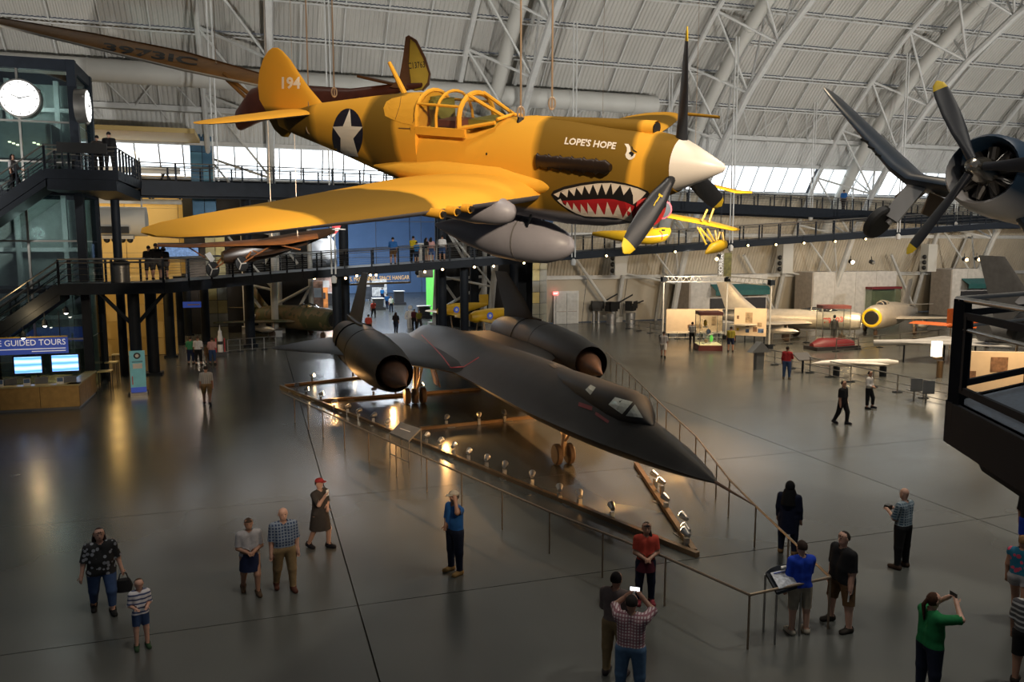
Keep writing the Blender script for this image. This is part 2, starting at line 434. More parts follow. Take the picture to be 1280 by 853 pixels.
# orbiter nose seen beyond the walkway
ob = thing('orbiter', 'rounded white spacecraft nose in the next hangar', 'spacecraft', (7.0, 92, 0))
M_orb = mat('white_tiles', (.75, .72, .70), .6, var=.08, scale=2); M_orbb = mat('black_tiles', (.02, .02, .02), .7)
rings = []
for u in np.linspace(0, 1, 12):
    rr = math.sqrt(max(.0004, 1-(1-u)**2.2)); rings.append([Vector((a*1.0, 16*u*1.0, 6.4+bz)) for a, bz in sup(2.9*rr, 2.7*rr, 24, 2.4)])
MB().loft(rings).build('nose', M_orb, ob, True)
rings = [[Vector((a, 16*u, 5.2+bz)) for a, bz in sup(3.0*math.sqrt(max(.0004, 1-(1-u)**2.2)), 1.5*math.sqrt(max(.0004, 1-(1-u)**2.2)), 24, 2.2)] for u in np.linspace(0.02, 1, 10)]
MB().loft(rings).build('belly', M_orbb, ob, True)
for x in (-1.2, 1.2): MB().tube([(x, 9, 0), (x, 9, 4)], .2, 8).build('support', M_dark, ob)
MB().box((0, .6, 8.15), (1.8, .12, .35)).build('windshield', M_orbb, ob)
# dark exhibit floor stands inside hangar
M_exh = mat('dark_exhibit', (.03, .03, .035), .5)
for i, (x, y, h) in enumerate([(15.6, 76, 1.1), (12.8, 88, 1.2), (16.4, 95, 1.6), (8.6, 97, 1.4)]):
    e = thing('exhibit_stand', 'low dark exhibit plinth on the lit hangar floor', 'stand', (x, y, 0), group='plinths in the next hangar')
    MB().box((0, 0, .15), (1.6, 1.1, .3)).build('plinth_base', M_exh, e); MB().box((0, 0, .3+h/2-.15), (1.1, .8, h-.3)).build('plinth_body', M_exh, e)
    MB().box((0, 0, h+.1), (1.3, 1.0, .08)).build('plinth_top', M_orb, e)
# boards and banners inside the next hangar
for i, (x, y, w_, h_, c, lab) in enumerate(((6.2, 84, 1.6, 2.6, (.55, .22, .06), 'tall orange exhibit board inside the next hangar'), (7.6, 98, 2.2, 3.4, (.60, .40, .34), 'tall pink lit exhibit board inside the next hangar'), (10.2, 108, 2.4, 2.2, (.65, .62, .58), 'white exhibit board deep inside the next hangar'), (13.4, 104, 2.0, 3.0, (.06, .07, .09), 'black exhibit board deep inside the next hangar'), (16.0, 110, 2.6, 2.4, (.60, .58, .55), 'white exhibit board near the blue back wall'), (5.4, 76, 1.0, 3.6, (.55, .30, .20), 'narrow terracotta exhibit board by the passage'))):
    e = thing('exhibit_board', lab, 'exhibit board', (x, y, 0)); mm_ = mat('board_%d' % i, c, .6, var=.5, scale=2.2)
    MB().box((0, 0, h_/2+.2), (w_, .12, h_)).build('board', mm_, e); MB().box((0, -.08, h_*.75), (w_*.7, .04, h_*.25)).build('picture', M_orb if i % 2 else M_exh, e)
    for s_ in (-.35, .35): MB().box((w_*s_, 0, .15), (.12, .6, .3)).build('foot', M_exh, e)
lamp('hangar_warm_lamp', 'POINT', (7.2, 80, 4.5), None, 500, (1, .62, .34), .3)
# white braced steel frames standing in the dark reveals beside the passage
def braced(label, posts, diags):
    t = thing('braced_frame', label, 'steel frame')
    for px in posts:
        a = on_y(px, 380, 66.4); MB().tube([(a.x, 66.4, 0), (a.x, 66.4, 9.2)], .2, 10).build('post', M_steelw, t, True); MB().box((a.x, 66.4, .3), (.7, .7, .6)).build('post_base', M_steelw, t)
    for (a, b_) in diags: MB().tube([on_y(*a, 66.2), on_y(*b_, 66.2)], .12, 8).build('brace', M_steelw, t, True)
braced('white braced steel frame in the dark reveal behind the camouflaged jet', (307, 350, 389), (((307, 361), (342, 406)), ((311, 399), (388, 358)), ((364, 404), (388, 358)), ((330, 330), (350, 300)), ((372, 330), (350, 300))))
braced('white braced steel frame in the dark reveal behind the yellow trainers', (550, 581, 606), (((551, 348), (570, 375)), ((552, 386), (604, 356)), ((551, 349), (604, 346)), ((588, 396), (604, 360)), ((560, 290), (581, 326))))
# hanging sign with gilt letters
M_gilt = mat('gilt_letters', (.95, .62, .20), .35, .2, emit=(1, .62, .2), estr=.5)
sg = thing('hangar_sign', 'long hanging bar of gilt letters over the hangar passage', 'sign', (0, 0, 0))
p0, p1 = on_y(420, 356.5, 66.5), on_y(513, 353, 66.5)
MB().bar(p0, p1, .22, .16).build('sign_bar', mat('bronze_bar', (.30, .22, .12), .4, .6), sg)
mid = (p0+p1)/2 + Vector((0, -.1, .42))
tx = text_mesh('sign_lettering', 'JAMES S. McDONNELL SPACE HANGAR', .50, M_gilt, sg, None, .03, 'CENTER', 1.0)
dims = tx.dimensions.x or 9.0; k = (p1-p0).length*.97/dims
tx.matrix_local = frame_mat(mid, p1-p0, (0, 0, 1)) @ Matrix.Diagonal((k, 1.0, 1, 1))
for p in (p0, p1): MB().tube([p, p+Vector((0, 0, 6.5))], .03, 6).build('sign_hanger', M_dark, sg)

# ---- lobby: warm lit walls beyond the entrance columns
M_yel = mat('ochre_wall', (.58, .42, .16), .7, var=.06, scale=.4)
lw = struct(link('wall_lobby', None), 'ochre lobby wall lit by warm lamps')
for i in range(5):
    for k in range(3): link('wall_panel', MB().box((0, 0, 0), (3.96, .2, 3.6)).mesh('wall_panel', M_yel), lw, (-20+4*i, 70.5, 6.6+3.62*k-1.9))
struct(MB().box((-20.3, 63, 7), (.3, 15, 14)).build('wall_lobby_left', M_yel))
struct(MB().box((-12.0, 63, 14.4), (17, 15, .3)).build('ceiling_lobby', M_yel))
pt = struct(link('wall_partition', None), 'low ochre block wall under the walkway')
for i in range(3):
    for k in range(4): link('block', MB().box((0, 0, 0), (1.62, .3, 1.08)).mesh('block', M_yel), pt, (-9.2+1.65*i, 55, .56+1.1*k))
lamp('lobby_lamp', 'AREA', (-11, 64, 13.6), (-11, 64, 0), 800, (1, .66, .22), 9, size_y=6)
lamp('lobby_lamp', 'POINT', (-8.6, 51, 4.4), None, 240, (1, .62, .2), .9)
lamp('lobby_lamp', 'POINT', (-12.5, 57, 4.2), None, 260, (1, .62, .2), .3)
lamp('passage_lamp', 'POINT', (-4.4, 66.0, 5.0), None, 160, (1, .80, .62), .3)
lamp('passage_lamp', 'POINT', (-4.6, 74, 4.0), None, 260, (.75, .86, 1.0), .3)
# lobby ceiling truss and duct with nozzles
lt = thing('lobby_truss', 'dark roof truss silhouetted against the warm lobby wall', 'truss', (-12, 62, 10.2))
MB().bar((-5, 0, 0), (7, 0, 0), .35, .35).build('chord', M_steelw, lt); MB().bar((-5, 0, 2.2), (7, 0, 2.2), .4, .4).build('chord', M_steelw, lt)
for k in range(6):
    MB().bar((-5+2*k, 0, 0), (-4+2*k, 0, 2.2), .14).build('web', M_dark, lt); MB().bar((-4+2*k, 0, 2.2), (-3+2*k, 0, 0), .14).build('web', M_dark, lt)
q = on_y(152, 277, 55)
ld = thing('lobby_duct', 'short fat grey duct with black grille and round nozzles', 'duct', q)
MB().tube([(-1.9, 0, 0), (1.45, 0, 0)], .92, 20).build('duct_pipe', M_duct, ld, True)
MB().box((-.35, -.93, -.55), (1.75, .12, .42)).build('grille', NOZ, ld)
MB().box((-.2, -.25, -1.0), (1.8, .5, .2)).build('nozzle_tray', M_duct, ld)
for k in range(4): MB().ball((-.85+.44*k, -.3, -1.16), .19, 10, 6).build('nozzle', NOZ, ld, True)
for x in (-1.3, 1.2): MB().tube([(x, 0, .9), (x, 0, 4.0)], .06, 6).build('hanger', M_steelw, ld)

# ---- hall white double doors with exit sign, right of the pilaster
dr = struct(link('door_1', None), 'white double doors in the tan wall')
a, b2 = on_y(694, 407, 66.2), on_y(721, 407, 66.2); a.z = b2.z = 0
wd = (b2.x-a.x); M_door = mat('door_paint', (.52, .52, .50), .5)
MB().box(((a.x+b2.x)/2, 66.3, 1.5), (wd+.3, .3, 3.0)).build('door_frame', M_steelw, dr)
for s in (0, 1):
    d = MB().box((a.x+wd*(.25+.5*s), 66.1, 1.42), (wd/2-.04, .12, 2.8)).build('door_leaf', M_door, dr)
    MB().box((a.x+wd*(.25+.5*s), 66.0, 1.15), (wd/2-.2, .08, .07)).build('push_bar', M_rail, d)
es = thing('exit_sign', 'small glowing red sign over white double doors', 'sign', on_y(694.5, 367, 65.9))
MB().box((0, 0, 0), (.5, .12, .3)).build('sign_face', mat('red_glow', (.6, .1, .1), .5, emit=(1, .16, .14), estr=2.5), es)
text_mesh('sign_lettering', 'EXIT', .2, mat('pale_print', (.9, .8, .8), .5, emit=(1, .8, .75), estr=2), es, frame_mat((0, -.065, 0), (1, 0, 0), (0, 0, 1)), .003)
MB().tube([(0, .05, .1), (0, .5, .1)], .03, 6).build('sign_bracket', M_steelw, es)
# ================================================================== WALKWAYS, TOWER, DESK
M_deck = mat('walkway_deck', (.05, .05, .05), .6)
post_cache = {}
def walkway(name, label, path, width, post_step=1.7, fascia=.5, rail_h=1.08, back_rail=True, side=1, nmid=4):
    """path: front-edge points of the deck top; width goes to the left of travel (+Y for +X travel)"""
    t = thing(name, label, 'walkway')
    P = [Vector(p) for p in path]
    norm = []
    for i in range(len(P)-1):
        d = (P[i+1]-P[i]); d.z = 0; d.normalize(); norm.append(Vector((-d.y, d.x, 0))*side)
    B = []
    for i, p in enumerate(P):
        if i == 0: n = norm[0]
        elif i == len(P)-1: n = norm[-1]
        else:
            n = (norm[i-1]+norm[i]); n.normalize(); n = n / max(.3, n.dot(norm[i]))
        B.append(p + n*width)
    for i in range(len(P)-1):
        a, b, c, d = P[i], P[i+1], B[i+1], B[i]
        MB().prism([a, b, c, d], (0, 0, -.12)).build('deck', M_deck, t)
        for (u, v) in ((a, b), (d, c)):
            MB().bar(u+Vector((0, 0, -fascia/2)), v+Vector((0, 0, -fascia/2)), .09, fascia).build('fascia', M_dark, t)
        n = max(1, int((b-a).length/4))
        for k in range(n+1):
            MB().bar(a.lerp(b, k/n)+Vector((0, 0, -.28)), d.lerp(c, k/n)+Vector((0, 0, -.28)), .12, .26).build('cross_beam', M_dark, t)
        for (u, v, on) in ((a, b, True), (d, c, back_rail)):
            if not on: continue
            up = Vector((0, 0, rail_h))
            MB().tube([u+up, v+up], .035, 6).build('handrail', M_rail, t, True)
            mb = MB()
            for k in range(nmid):
                h = Vector((0, 0, .14+(rail_h-.3)*k/max(1, nmid-1))); mb.tube([u+h, v+h], .008 if k < nmid-1 else .022, 4)
            o = mb.build('infill_cable', M_rail, t); o['kind'] = 'stuff'
            m = max(1, round((v-u).length/post_step))
            for k in range(m+1):
                key = round(rail_h, 2)
                if key not in post_cache:
                    post_cache[key] = MB().box((0, 0, rail_h/2-.2), (.10, .05, rail_h+.36)).mesh('post', M_dark)
                link('post', post_cache[key], t, u.lerp(v, k/m))
    return t
# lower walkway: landing, diagonal link, then the long ramp rising to the right of the hall
Lw = walkway('lower_walkway', 'long dark steel lower walkway ramp with steel handrail crossing the hall', [(-8.33, 39.0, 5.3), (-4.08, 39.0, 5.3), (3.6, 50.6, 5.5), (60, 50.6, 9.05), (92, 50.6, 9.4)], 2.3)
Uw = walkway('upper_walkway', 'dark steel upper walkway passing below the clerestory windows', [(-5.75, 46.6, 10.5), (8, 50.2, 10.75), (30, 56.2, 10.7), (60, 57, 10.0), (92, 57, 9.5)], 2.5, fascia=.8, rail_h=.95)
Ul = walkway('upper_landing', 'dark steel stair landing in front of the clock tower', [(-8.57, 39.0, 10.3), (-5.75, 39.0, 10.3), (-5.75, 46.6, 10.45)], 1.9, fascia=.42, post_step=.95, rail_h=1.0)
MB().prism([(-8.55, 39.05, 9.9), (-5.8, 39.05, 9.9), (-5.8, 46.6, 9.9), (-7.5, 46.6, 9.9), (-7.5, 41.1, 9.9), (-8.55, 41.1, 9.9)], (0, 0, -.5)).build('soffit', M_dark, Ul)
def column(parent, x, y, z, r=.24, arms=False):
    MB().tube([(x, y, 0), (x, y, z-.2)], r, 12).build('column', M_dark, parent, True)
    MB().box((x, y, .06), (r*3, r*3, .12)).build('column_base', M_dark, parent)
    if arms:
        for dx in (-1.5, 1.5): MB().tube([(x, y, z-2.0), (x+dx, y, z-.25)], .09, 8).build('branch', M_dark, parent)
column(Lw, -5.54, 40.1, 5.2, .26, True)
for px, py in ((214, 447), (226, 431), (236, 419.5), (258, 430)):
    g = on_z(px, py); tag(MB().tube([g, g+Vector((0, 0, 4.9))], .3, 12).lathe([(0, .42), (.12, .42)], g).build('steel_column', M_dark, None, True), 'plain dark steel column in the entrance colonnade', 'column', 'entrance columns')
g = on_z(193, 468); column(Lw, g.x, g.y, 5.0, .3)
for x, z in ((4.3, 5.3), (12.9, 5.9), (28.5, 6.9), (60, 8.9)):
    if x in (28.5, 60): continue
    column(Lw, x+.6, 52, z, .30)
for x in (-.6, 6.0, 13.2):
    g = Vector((x, 57.5, 0)); tag(MB().tube([g, g+Vector((0, 0, 10.2))], .34, 12).lathe([(0, .5), (.14, .5)], g).build('tall_steel_column', M_dark, None, True), 'tall dark steel column at the mouth of the hangar passage', 'column', 'tall passage columns')
for x in (13.4, 16.4, 20.0):
    g = Vector((x+1.3, 64.8, 0)); tag(MB().tube([g, g+Vector((0, 0, 11.0))], .4, 12).lathe([(0, .55), (.14, .55)], g).build('passage_pier', M_dark, None, True), 'thick dark pier against the blue hangar wall', 'column', 'passage piers')
MB().tube([(-7.0, 46.2, 0), (-7.0, 46.2, 9.8)], .22, 10).build('column', M_dark, Ul, True)
# white hangers from the vault carrying the walkways
for i, (x, y, z0) in enumerate([(-2.0, 48, 10.4), (4.6, 50.4, 5.0), (20.9, 50.4, 6.0), (31.0, 55.4, 9.6), (33.5, 50.4, 7.0), (45.8, 57, 9.6), (49, 50.4, 7.9), (62, 57, 9.2), (77, 50.4, 8.9)]):
    top = arc(th_z(24), 1.0)[1]
    t = thing('walkway_hanger', 'white twin hanger rod from the vault ending in a walkway clevis', 'hanger rod', (x, y, z0), group='walkway hanger rods')
    for s in (-.12, .12): MB().tube([(s, 0, .25), (s, 0, 22-z0)], .05, 6).build('rod', M_steelw, t)
    MB().lathe([(0, .02), (.05, .16), (.35, .2), (.5, .08)], (0, 0, -.35), (0, 0, 1), 10).build('clevis', M_steelw, t)
# small lamps under the lower walkway
M_bulb = mat('lit_lamp_lens', (1, .8, .5), .4, emit=(1, .66, .28), estr=14)
spot_px = [(393, 348), (432, 348), (446, 345), (463, 344), (470, 344), (531, 340), (553, 337), (593, 334), (617, 333), (655, 329), (758, 320), (844, 315), (935, 307), (970, 306), (1005, 304), (1044, 302), (1082, 299)]
for px, py in spot_px:
    p = on_y(px, py, 50.4)
    t = thing('walkway_spotlight', 'small lit spotlight clamped under the lower walkway', 'spotlight', p, group='spotlights under the walkway')
    MB().tube([(0, .02, 0), (0, .3, .12)], .11, 8).build('lamp_can', NOZ, t); MB().ball((0, -.02, 0), .075, 8, 5).build('lens', M_bulb, t)
    MB().tube([(0, .15, .05), (0, .15, .5)], .02, 5).build('bracket', M_dark, t)
for x, y, e in ((6, 50, 90), (14, 50, 120)):
    lamp('walkway_lamp', 'SPOT', (x, y, 5.0), (x+2, 41, 0), e*3.2, TUNG, .1, 80, .6)

# ---- stairs
def stair(name, label, top, run, drop, width, n):
    t = thing(name, label, 'staircase'); x0, y0, z0 = top
    bot = Vector((x0-run, y0, z0-drop)); tp = Vector(top)
    for y in (0, width):
        MB().bar(tp+Vector((0, y, -.18)), bot+Vector((0, y, -.18)), .08, .42).build('stringer', M_dark, t)
        up = Vector((0, y, 1.0)); MB().tube([tp+up, bot+up], .035, 6).build('handrail', M_rail, t, True)
        for h in (.35, .68): MB().tube([tp+Vector((0, y, h)), bot+Vector((0, y, h))], .022, 5).build('mid_rail', M_dark, t)
        for k in range(7): q = tp.lerp(bot, k/6)+Vector((0, y, .4)); link('post', MB().box((0, 0, .1), (.06, .05, 1.1)).mesh('post', M_dark), t, q)
    for k in range(n):
        q = tp.lerp(bot, (k+.5)/n); MB().box((q.x, y0+width/2, q.z), (run/n*1.05, width, .06)).build('tread', M_deck, t)
    MB().prism([tp+Vector((0, 0, -.45)), bot+Vector((0, 0, -.45)), bot+Vector((0, width, -.45)), tp+Vector((0, width, -.45))], (0, 0, -.3)).build('soffit', M_dark, t)
    return t
stair('upper_stair', 'dark steel staircase climbing to the upper landing by the clock tower', (-8.57, 39.0, 10.3), 6.6, 5.0, 1.9, 26)
stair('lower_stair', 'dark steel staircase rising from the floor to the lower landing', (-8.33, 39.0, 5.3), 7.3, 5.3, 1.9, 28)
p = on_y(102.5, 185, 38.7)
t = thing('landing_board', 'blank black board fixed along the upper landing rail', 'board', p)
MB().box((0, 0, 0), (1.95, .08, .44)).build('board_panel', NOZ, t)
for x in (-.8, .8): MB().bar((x, .05, -.2), (x, .05, -.8), .05).build('board_bracket', M_dark, t)

# ---- glazed elevator tower with clocks
G_tow = glass_mat('tower_glass', (.62, .72, .72), .04, .84)
tw = thing('elevator_tower', 'glazed dark steel elevator tower with a clock on each face', 'tower', (-7.75, 41.35, 0))
HT, WD, DP = 15.4, 4.9, 3.65
for x in (0, -WD):
    for y in (0, DP): MB().box((x, y, HT/2), (.36, .36, HT)).build('corner_post', M_dark, tw)
lev = [0.1, 2.6, 4.9, 7.2, 9.4, 10.8, 12.6, 15.0]
for z in (4.9, 9.4, 15.15):
    for y in (0, DP): MB().box((-WD/2, y, z), (WD, .26, .5 if z > 15 else .2)).build('beam', M_dark, tw)
    for x in (0, -WD): MB().box((x, DP/2, z), (.26, DP, .5 if z > 15 else .2)).build('beam', M_dark, tw)
for z in (2.6, 7.2, 10.8, 12.6): MB().box((-WD/2, -.02, z), (WD, .1, .08)).build('transom', M_rail, tw)
MB().box((-WD*.45, 0, HT/2), (.09, .12, HT-.6)).build('mullion', M_rail, tw)
for i in range(len(lev)-1):
    h = lev[i+1]-lev[i]
    for (xa, xb) in ((-.2, -WD*.45), (-WD*.45, -WD+.2)):
        MB().box(((xa+xb)/2, .02, lev[i]+h/2), (abs(xb-xa)-.06, .03, h-.06)).build('pane', G_tow, tw)
    MB().box((.02, DP/2, lev[i]+h/2), (.03, DP-.4, h-.06)).build('pane', G_tow, tw)
# shaft steelwork behind the glass
for x in (-1.3, -3.4): MB().box((x, DP-.5, HT/2), (.22, .22, HT-.8)).build('guide_rail', M_steelw, tw)
for z in (3.4, 6.8, 10.2, 13.6): MB().bar((-WD+.3, DP-.5, z), (-.3, DP-.5, z), .2).build('shaft_beam', M_steelw, tw)
MB().box((-WD/2, DP+.02, HT/2), (WD-.4, .06, HT-.8)).build('rear_panel', mat('shaft_wall', (.34, .36, .34), .7), tw)
cabx = MB(); cabx.box((-2.4, DP/2+.6, 11.4), (2.3, 2.2, 2.6)).build('elevator_car', mat('car_grey', (.30, .31, .30), .5, .2), tw)
for k, x in enumerate((-2.9, -1.9)):
    for j in range(3): MB().box((x+.16*j, .9, 11.75-.06*j), (.1, .1, .06)).build('car_light', mat('car_bulb', (1, .95, .6), .5, emit=(1, .95, .55), estr=5), tw)
lamp('shaft_fill', 'POINT', (-10.0, 43.2, 13.6), None, 120, (.92, 1, .94), .3); lamp('shaft_fill', 'POINT', (-10.0, 43.2, 7.6), None, 90, (.92, 1, .94), .3)  # added fill inside the shaft to lighten the glass, no fixtures
M_face = mat('clock_face', (.95, .95, .92), .5, emit=(1, 1, .97), estr=1.7, var=.01); M_hand = mat('clock_hand', (.03, .03, .03), .5)
def clock(c, nrm, r, label):
    nrm = Vector(nrm); t = thing('clock', label, 'clock', c)
    x = Vector((0, 0, 1)).cross(nrm).normalized(); up = Vector((0, 0, 1))
    MB().lathe([(-.42, r*1.0), (-.42, r*1.08), (.06, r*1.08), (.06, r)], (0, 0, 0), nrm, 36).build('case', M_rail, t, True)
    MB().lathe([(.05, .001), (.05, r*.99), (.075, r*.99), (.075, .001)], (0, 0, 0), nrm, 36).build('dial', M_face, t)
    for k in range(12):
        a = math.pi*k/6; d = x*math.sin(a)+up*math.cos(a)
        MB().bar(nrm*.085+d*r*.82, nrm*.085+d*r*.95, .035, .02, nrm).build('hour_mark', M_hand, t)
    for a, l in ((R_(292), .45), (R_(75), .62)):
        d = x*math.sin(a)*1+up*math.cos(a); MB().bar(nrm*.095-d*.08, nrm*.095+d*l*r, .035, .02, nrm).build('hand', M_hand, t)
    for a in (R_(65), R_(180), R_(295)):
        d = x*math.sin(a)+up*math.cos(a); MB().ball(d*r*1.1, .07, 8, 5).build('clamp', M_rail, t)
clock(on_y(25, 123, 41.0), (0, -1, 0), .78, 'round white lit clock on the front of the glass tower')
clock(on_x(108.5, 133, -7.15), (1, 0, 0), .70, 'round white lit clock on the side of the glass tower')

# ---- information desk, screens, banner
M_wood = mat('oak_veneer', (.42, .26, .08), .45, var=.15, scale=4)
M_top = mat('desk_top', (.45, .38, .18), .4)
dk = thing('information_desk', 'long oak information desk beneath two lit screens', 'desk', (-7.45, 37.2, 0))
for k in range(6): MB().box((-.75-1.5*k, .06, .56), (1.48, .1, .92)).build('front_panel', M_wood, dk)
for k in range(3): MB().box((-.06, .65+1.25*k, .56), (.1, 1.23, .92)).build('side_panel', M_wood, dk)
MB().box((-4.5, .1, .05), (8.9, .1, .1)).build('plinth', M_rail, dk); MB().box((-.1, 1.9, .05), (.1, 3.6, .1)).build('plinth', M_rail, dk)
MB().box((-4.5, .22, 1.05), (9.1, .5, .06)).build('counter_top', M_top, dk); MB().box((-.22, 1.9, 1.05), (.5, 3.9, .06)).build('counter_top', M_top, dk)
MB().box((-4.6, .8, .78), (8.6, .7, .05)).build('work_surface', M_exh, dk)
M_pap = mat('paper_white', (.75, .74, .70), .7); M_plas = mat('grey_plastic', (.12, .13, .14), .5)
for i, (dx, kind) in enumerate([(-.25, 1), (-.75, 0), (-1.35, 1), (-2.0, 0), (-2.5, 1), (-3.0, 0), (-3.3, 1)]):
    if kind:
        t = thing('desk_monitor', 'grey desk monitor seen from behind on the oak desk', 'monitor', (-7.45+dx-.2, 37.8, .81), .2*i, 'desk monitors')
        MB().box((0, 0, .36), (.5, .05, .34)).build('screen', M_plas, t); MB().tube([(0, 0, .02), (0, 0, .2)], .03, 6).build('stem', M_plas, t); MB().box((0, 0, .01), (.26, .2, .02)).build('base', M_plas, t)
    else:
        t = thing('brochure_holder', 'small white brochure holder standing on the oak desk', 'brochure holder', (-7.45+dx, 37.42, 1.08), 0, 'brochure holders')
        MB().box((0, .02, .14), (.26, .02, .28)).build('back', M_pap, t); MB().box((0, -.03, .05), (.26, .02, .1)).build('front', M_pap, t); MB().box((0, 0, .15), (.22, .02, .24)).build('leaflet', M_blue, t)
M_scr, nt, b = new_mat('lit_screen')
tc = nt.nodes.new('ShaderNodeTexCoord'); wv = nt.nodes.new('ShaderNodeTexWave'); wv.bands_direction = 'Z'; wv.inputs['Scale'].default_value = 1.1; wv.inputs['Distortion'].default_value = 1.5
rp = nt.nodes.new('ShaderNodeValToRGB'); rp.color_ramp.elements[0].color = (.08, .30, .95, 1); rp.color_ramp.elements[1].color = (.55, .80, 1, 1)
nt.links.new(tc.outputs['Object'], wv.inputs['Vector']); nt.links.new(wv.outputs['Color'], rp.inputs['Fac']); nt.links.new(rp.outputs['Color'], b.inputs['Emission Color']); b.inputs['Emission Strength'].default_value = 2.0
b.inputs['Base Color'].default_value = (.02, .02, .02, 1)
for (cx, cy), lab in zip(((35, 456.5), (81.5, 454)), ('lit blue screen over the middle of the oak desk', 'lit blue screen over the corner end of the oak desk')):
    p = on_y(cx, cy, 40.4); t = thing('wall_screen', lab, 'screen', p)
    MB().box((0, .06, 0), (1.22, .1, .86)).build('bezel', NOZ, t); MB().box((0, 0, 0), (1.08, .02, .74)).build('display', M_scr, t)
    MB().tube([(0, .1, .3), (0, .1, 1.2)], .04, 6).build('bracket', M_dark, t)
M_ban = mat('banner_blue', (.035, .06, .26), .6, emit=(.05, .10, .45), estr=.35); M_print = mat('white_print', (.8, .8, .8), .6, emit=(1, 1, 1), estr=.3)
pa, pb = on_y(85, 431, 38.9), on_y(0, 434, 38.9)
bn = thing('tours_banner', 'blue banner advertising free guided tours above the oak desk', 'banner', ((pa.x+pb.x)/2-.35, 38.9, (pa.z+pb.z)/2))
wB = pa.x-pb.x+.7
MB().box((0, .03, 0), (wB, .04, .74)).build('banner_cloth', M_ban, bn); MB().box((0, .0, .38), (wB, .07, .05)).build('banner_rail', mat('yellow_trim', (.5, .36, .05), .5), bn)
text_mesh('banner_lettering', 'at FREE GUIDED TOURS', .40, M_print, bn, frame_mat((wB/2-.08, -.012, .13), (1, 0, 0), (0, 0, 1)) @ Matrix.Diagonal((.83, .92, 1, 1)), .003, 'RIGHT')
for zz, l in ((-.14, .86), (-.25, .4)): MB().box((wB/2-.1-wB*l/2, 0, zz), (wB*l, .008, .035)).build('small_print', M_print, bn)
for x in (-wB/2+.3, wB/2-.3): MB().tube([(x, .04, .4), (x, .04, 1.5)], .02, 5).build('hanger', M_dark, bn)
for px, py in ((56, 406), (82.5, 390), (29, 421)):
    p = on_y(px, py, 38.9); t = thing('pendant_lamp', 'small dark pendant lamp hung under the lower stair', 'lamp', p, 0, 'pendants under the stair')
    MB().lathe([(0, .13), (.22, .09), (.3, .03)], (0, 0, -.05), (0, 0, 1), 10).build('shade', M_dark, t); MB().ball((0, 0, -.03), .09, 8, 5).build('bulb', mat('white_bulb', (1, 1, 1), .4, emit=(1, .9, .75), estr=8), t); MB().tube([(0, 0, .2), (0, 0, .5)], .015, 5).build('cord', M_dark, t)
lamp('desk_lamp', 'POINT', (-9.5, 38.4, 4.0), None, 60, (1, .7, .35), .2)
# totem
tt = thing('totem_sign', 'turquoise upright totem sign standing on the hall floor', 'sign', on_z(174, 495), R_(8))
M_tur = mat('turquoise_print', (.16, .42, .45), .5, emit=(.2, .55, .6), estr=.12)
MB().box((0, 0, .09), (.72, .5, .18)).build('plinth', M_rail, tt); MB().box((0, 0, 1.15), (.66, .14, 1.95)).build('body', M_tur, tt); MB().box((0, -.075, .30), (.66, .01, .24)).build('dark_band', M_ban, tt)
MB().lathe([(0, .001), (0, .15), (.01, .15), (.01, .001)], (0, -.07, 1.9), (0, -1, 0), 18).build('emblem', M_exh, tt); MB().lathe([(0, .001), (0, .08), (.015, .08), (.015, .001)], (0, -.07, 1.9), (0, -1, 0), 14).build('emblem_centre', M_pap, tt)
MB().box((.0, -.075, 1.42), (.40, .01, .24)).build('notice', M_pap, tt)
for zz in (1.64, 1.60): MB().box((0, -.075, zz), (.44, .01, .018)).build('print_line', M_exh, tt)
MB().box((-.24, -.075, .75), (.05, .01, .4)).build('print_block', mat('red_print', (.5, .12, .12), .5), tt)
# small tables and chairs by the entrance
for i, (px, py) in enumerate(((133, 489), (141, 476), (149, 465))):
    t = thing('bar_table', 'small dark high table beside the information desk', 'table', on_z(px, py), 0, 'small tables by the desk')
    MB().box((0, 0, .98), (.6, .6, .05)).build('table_top', M_top, t)
    for sx in (-.25, .25):
        for sy in (-.25, .25): MB().bar((sx, sy, 0), (sx, sy, .96), .04).build('leg', M_dark, t)
# dark picture hung on the partition
t = thing('poster_frame', 'blue lit exhibit picture on the lobby railing', 'picture', on_y(224, 314, 57)); MB().box((0, 0, 0), (2.6, .1, 1.1)).build('frame', M_dark, t); MB().box((0, -.06, 0), (2.4, .02, .9)).build('print', mat('blue_print', (.12, .22, .4), .5, emit=(.25, .45, .9), estr=.35, scale=6, var=.8), t)
# trash bin on the landing and small sign
t = thing('litter_bin', 'grey litter bin with domed lid on the lower landing', 'bin', Vector((-6.0, 40.3, 5.3))); MB().lathe([(0, .36), (.8, .36)], (0, 0, 0), (0, 0, 1), 14).build('body', M_rail, t, True); MB().lathe([(.8, .4), (.95, .36), (1.05, .15)], (0, 0, 0), (0, 0, 1), 14).build('lid', NOZ, t, True)
t = thing('colonnade_sign', 'small blue directional sign hung in the entrance colonnade', 'sign', on_y(240, 381, 52)); MB().box((0, 0, 0), (1.05, .06, .36)).build('sign_panel', M_ban, t); MB().box((.1, -.035, 0), (.7, .01, .06)).build('print_line', mat('yellow_print', (.8, .55, .1), .5), t)
for x in (-.4, .4): MB().tube([(x, 0, .18), (x, 0, 1.3)], .02, 5).build('hanger', M_dark, t)
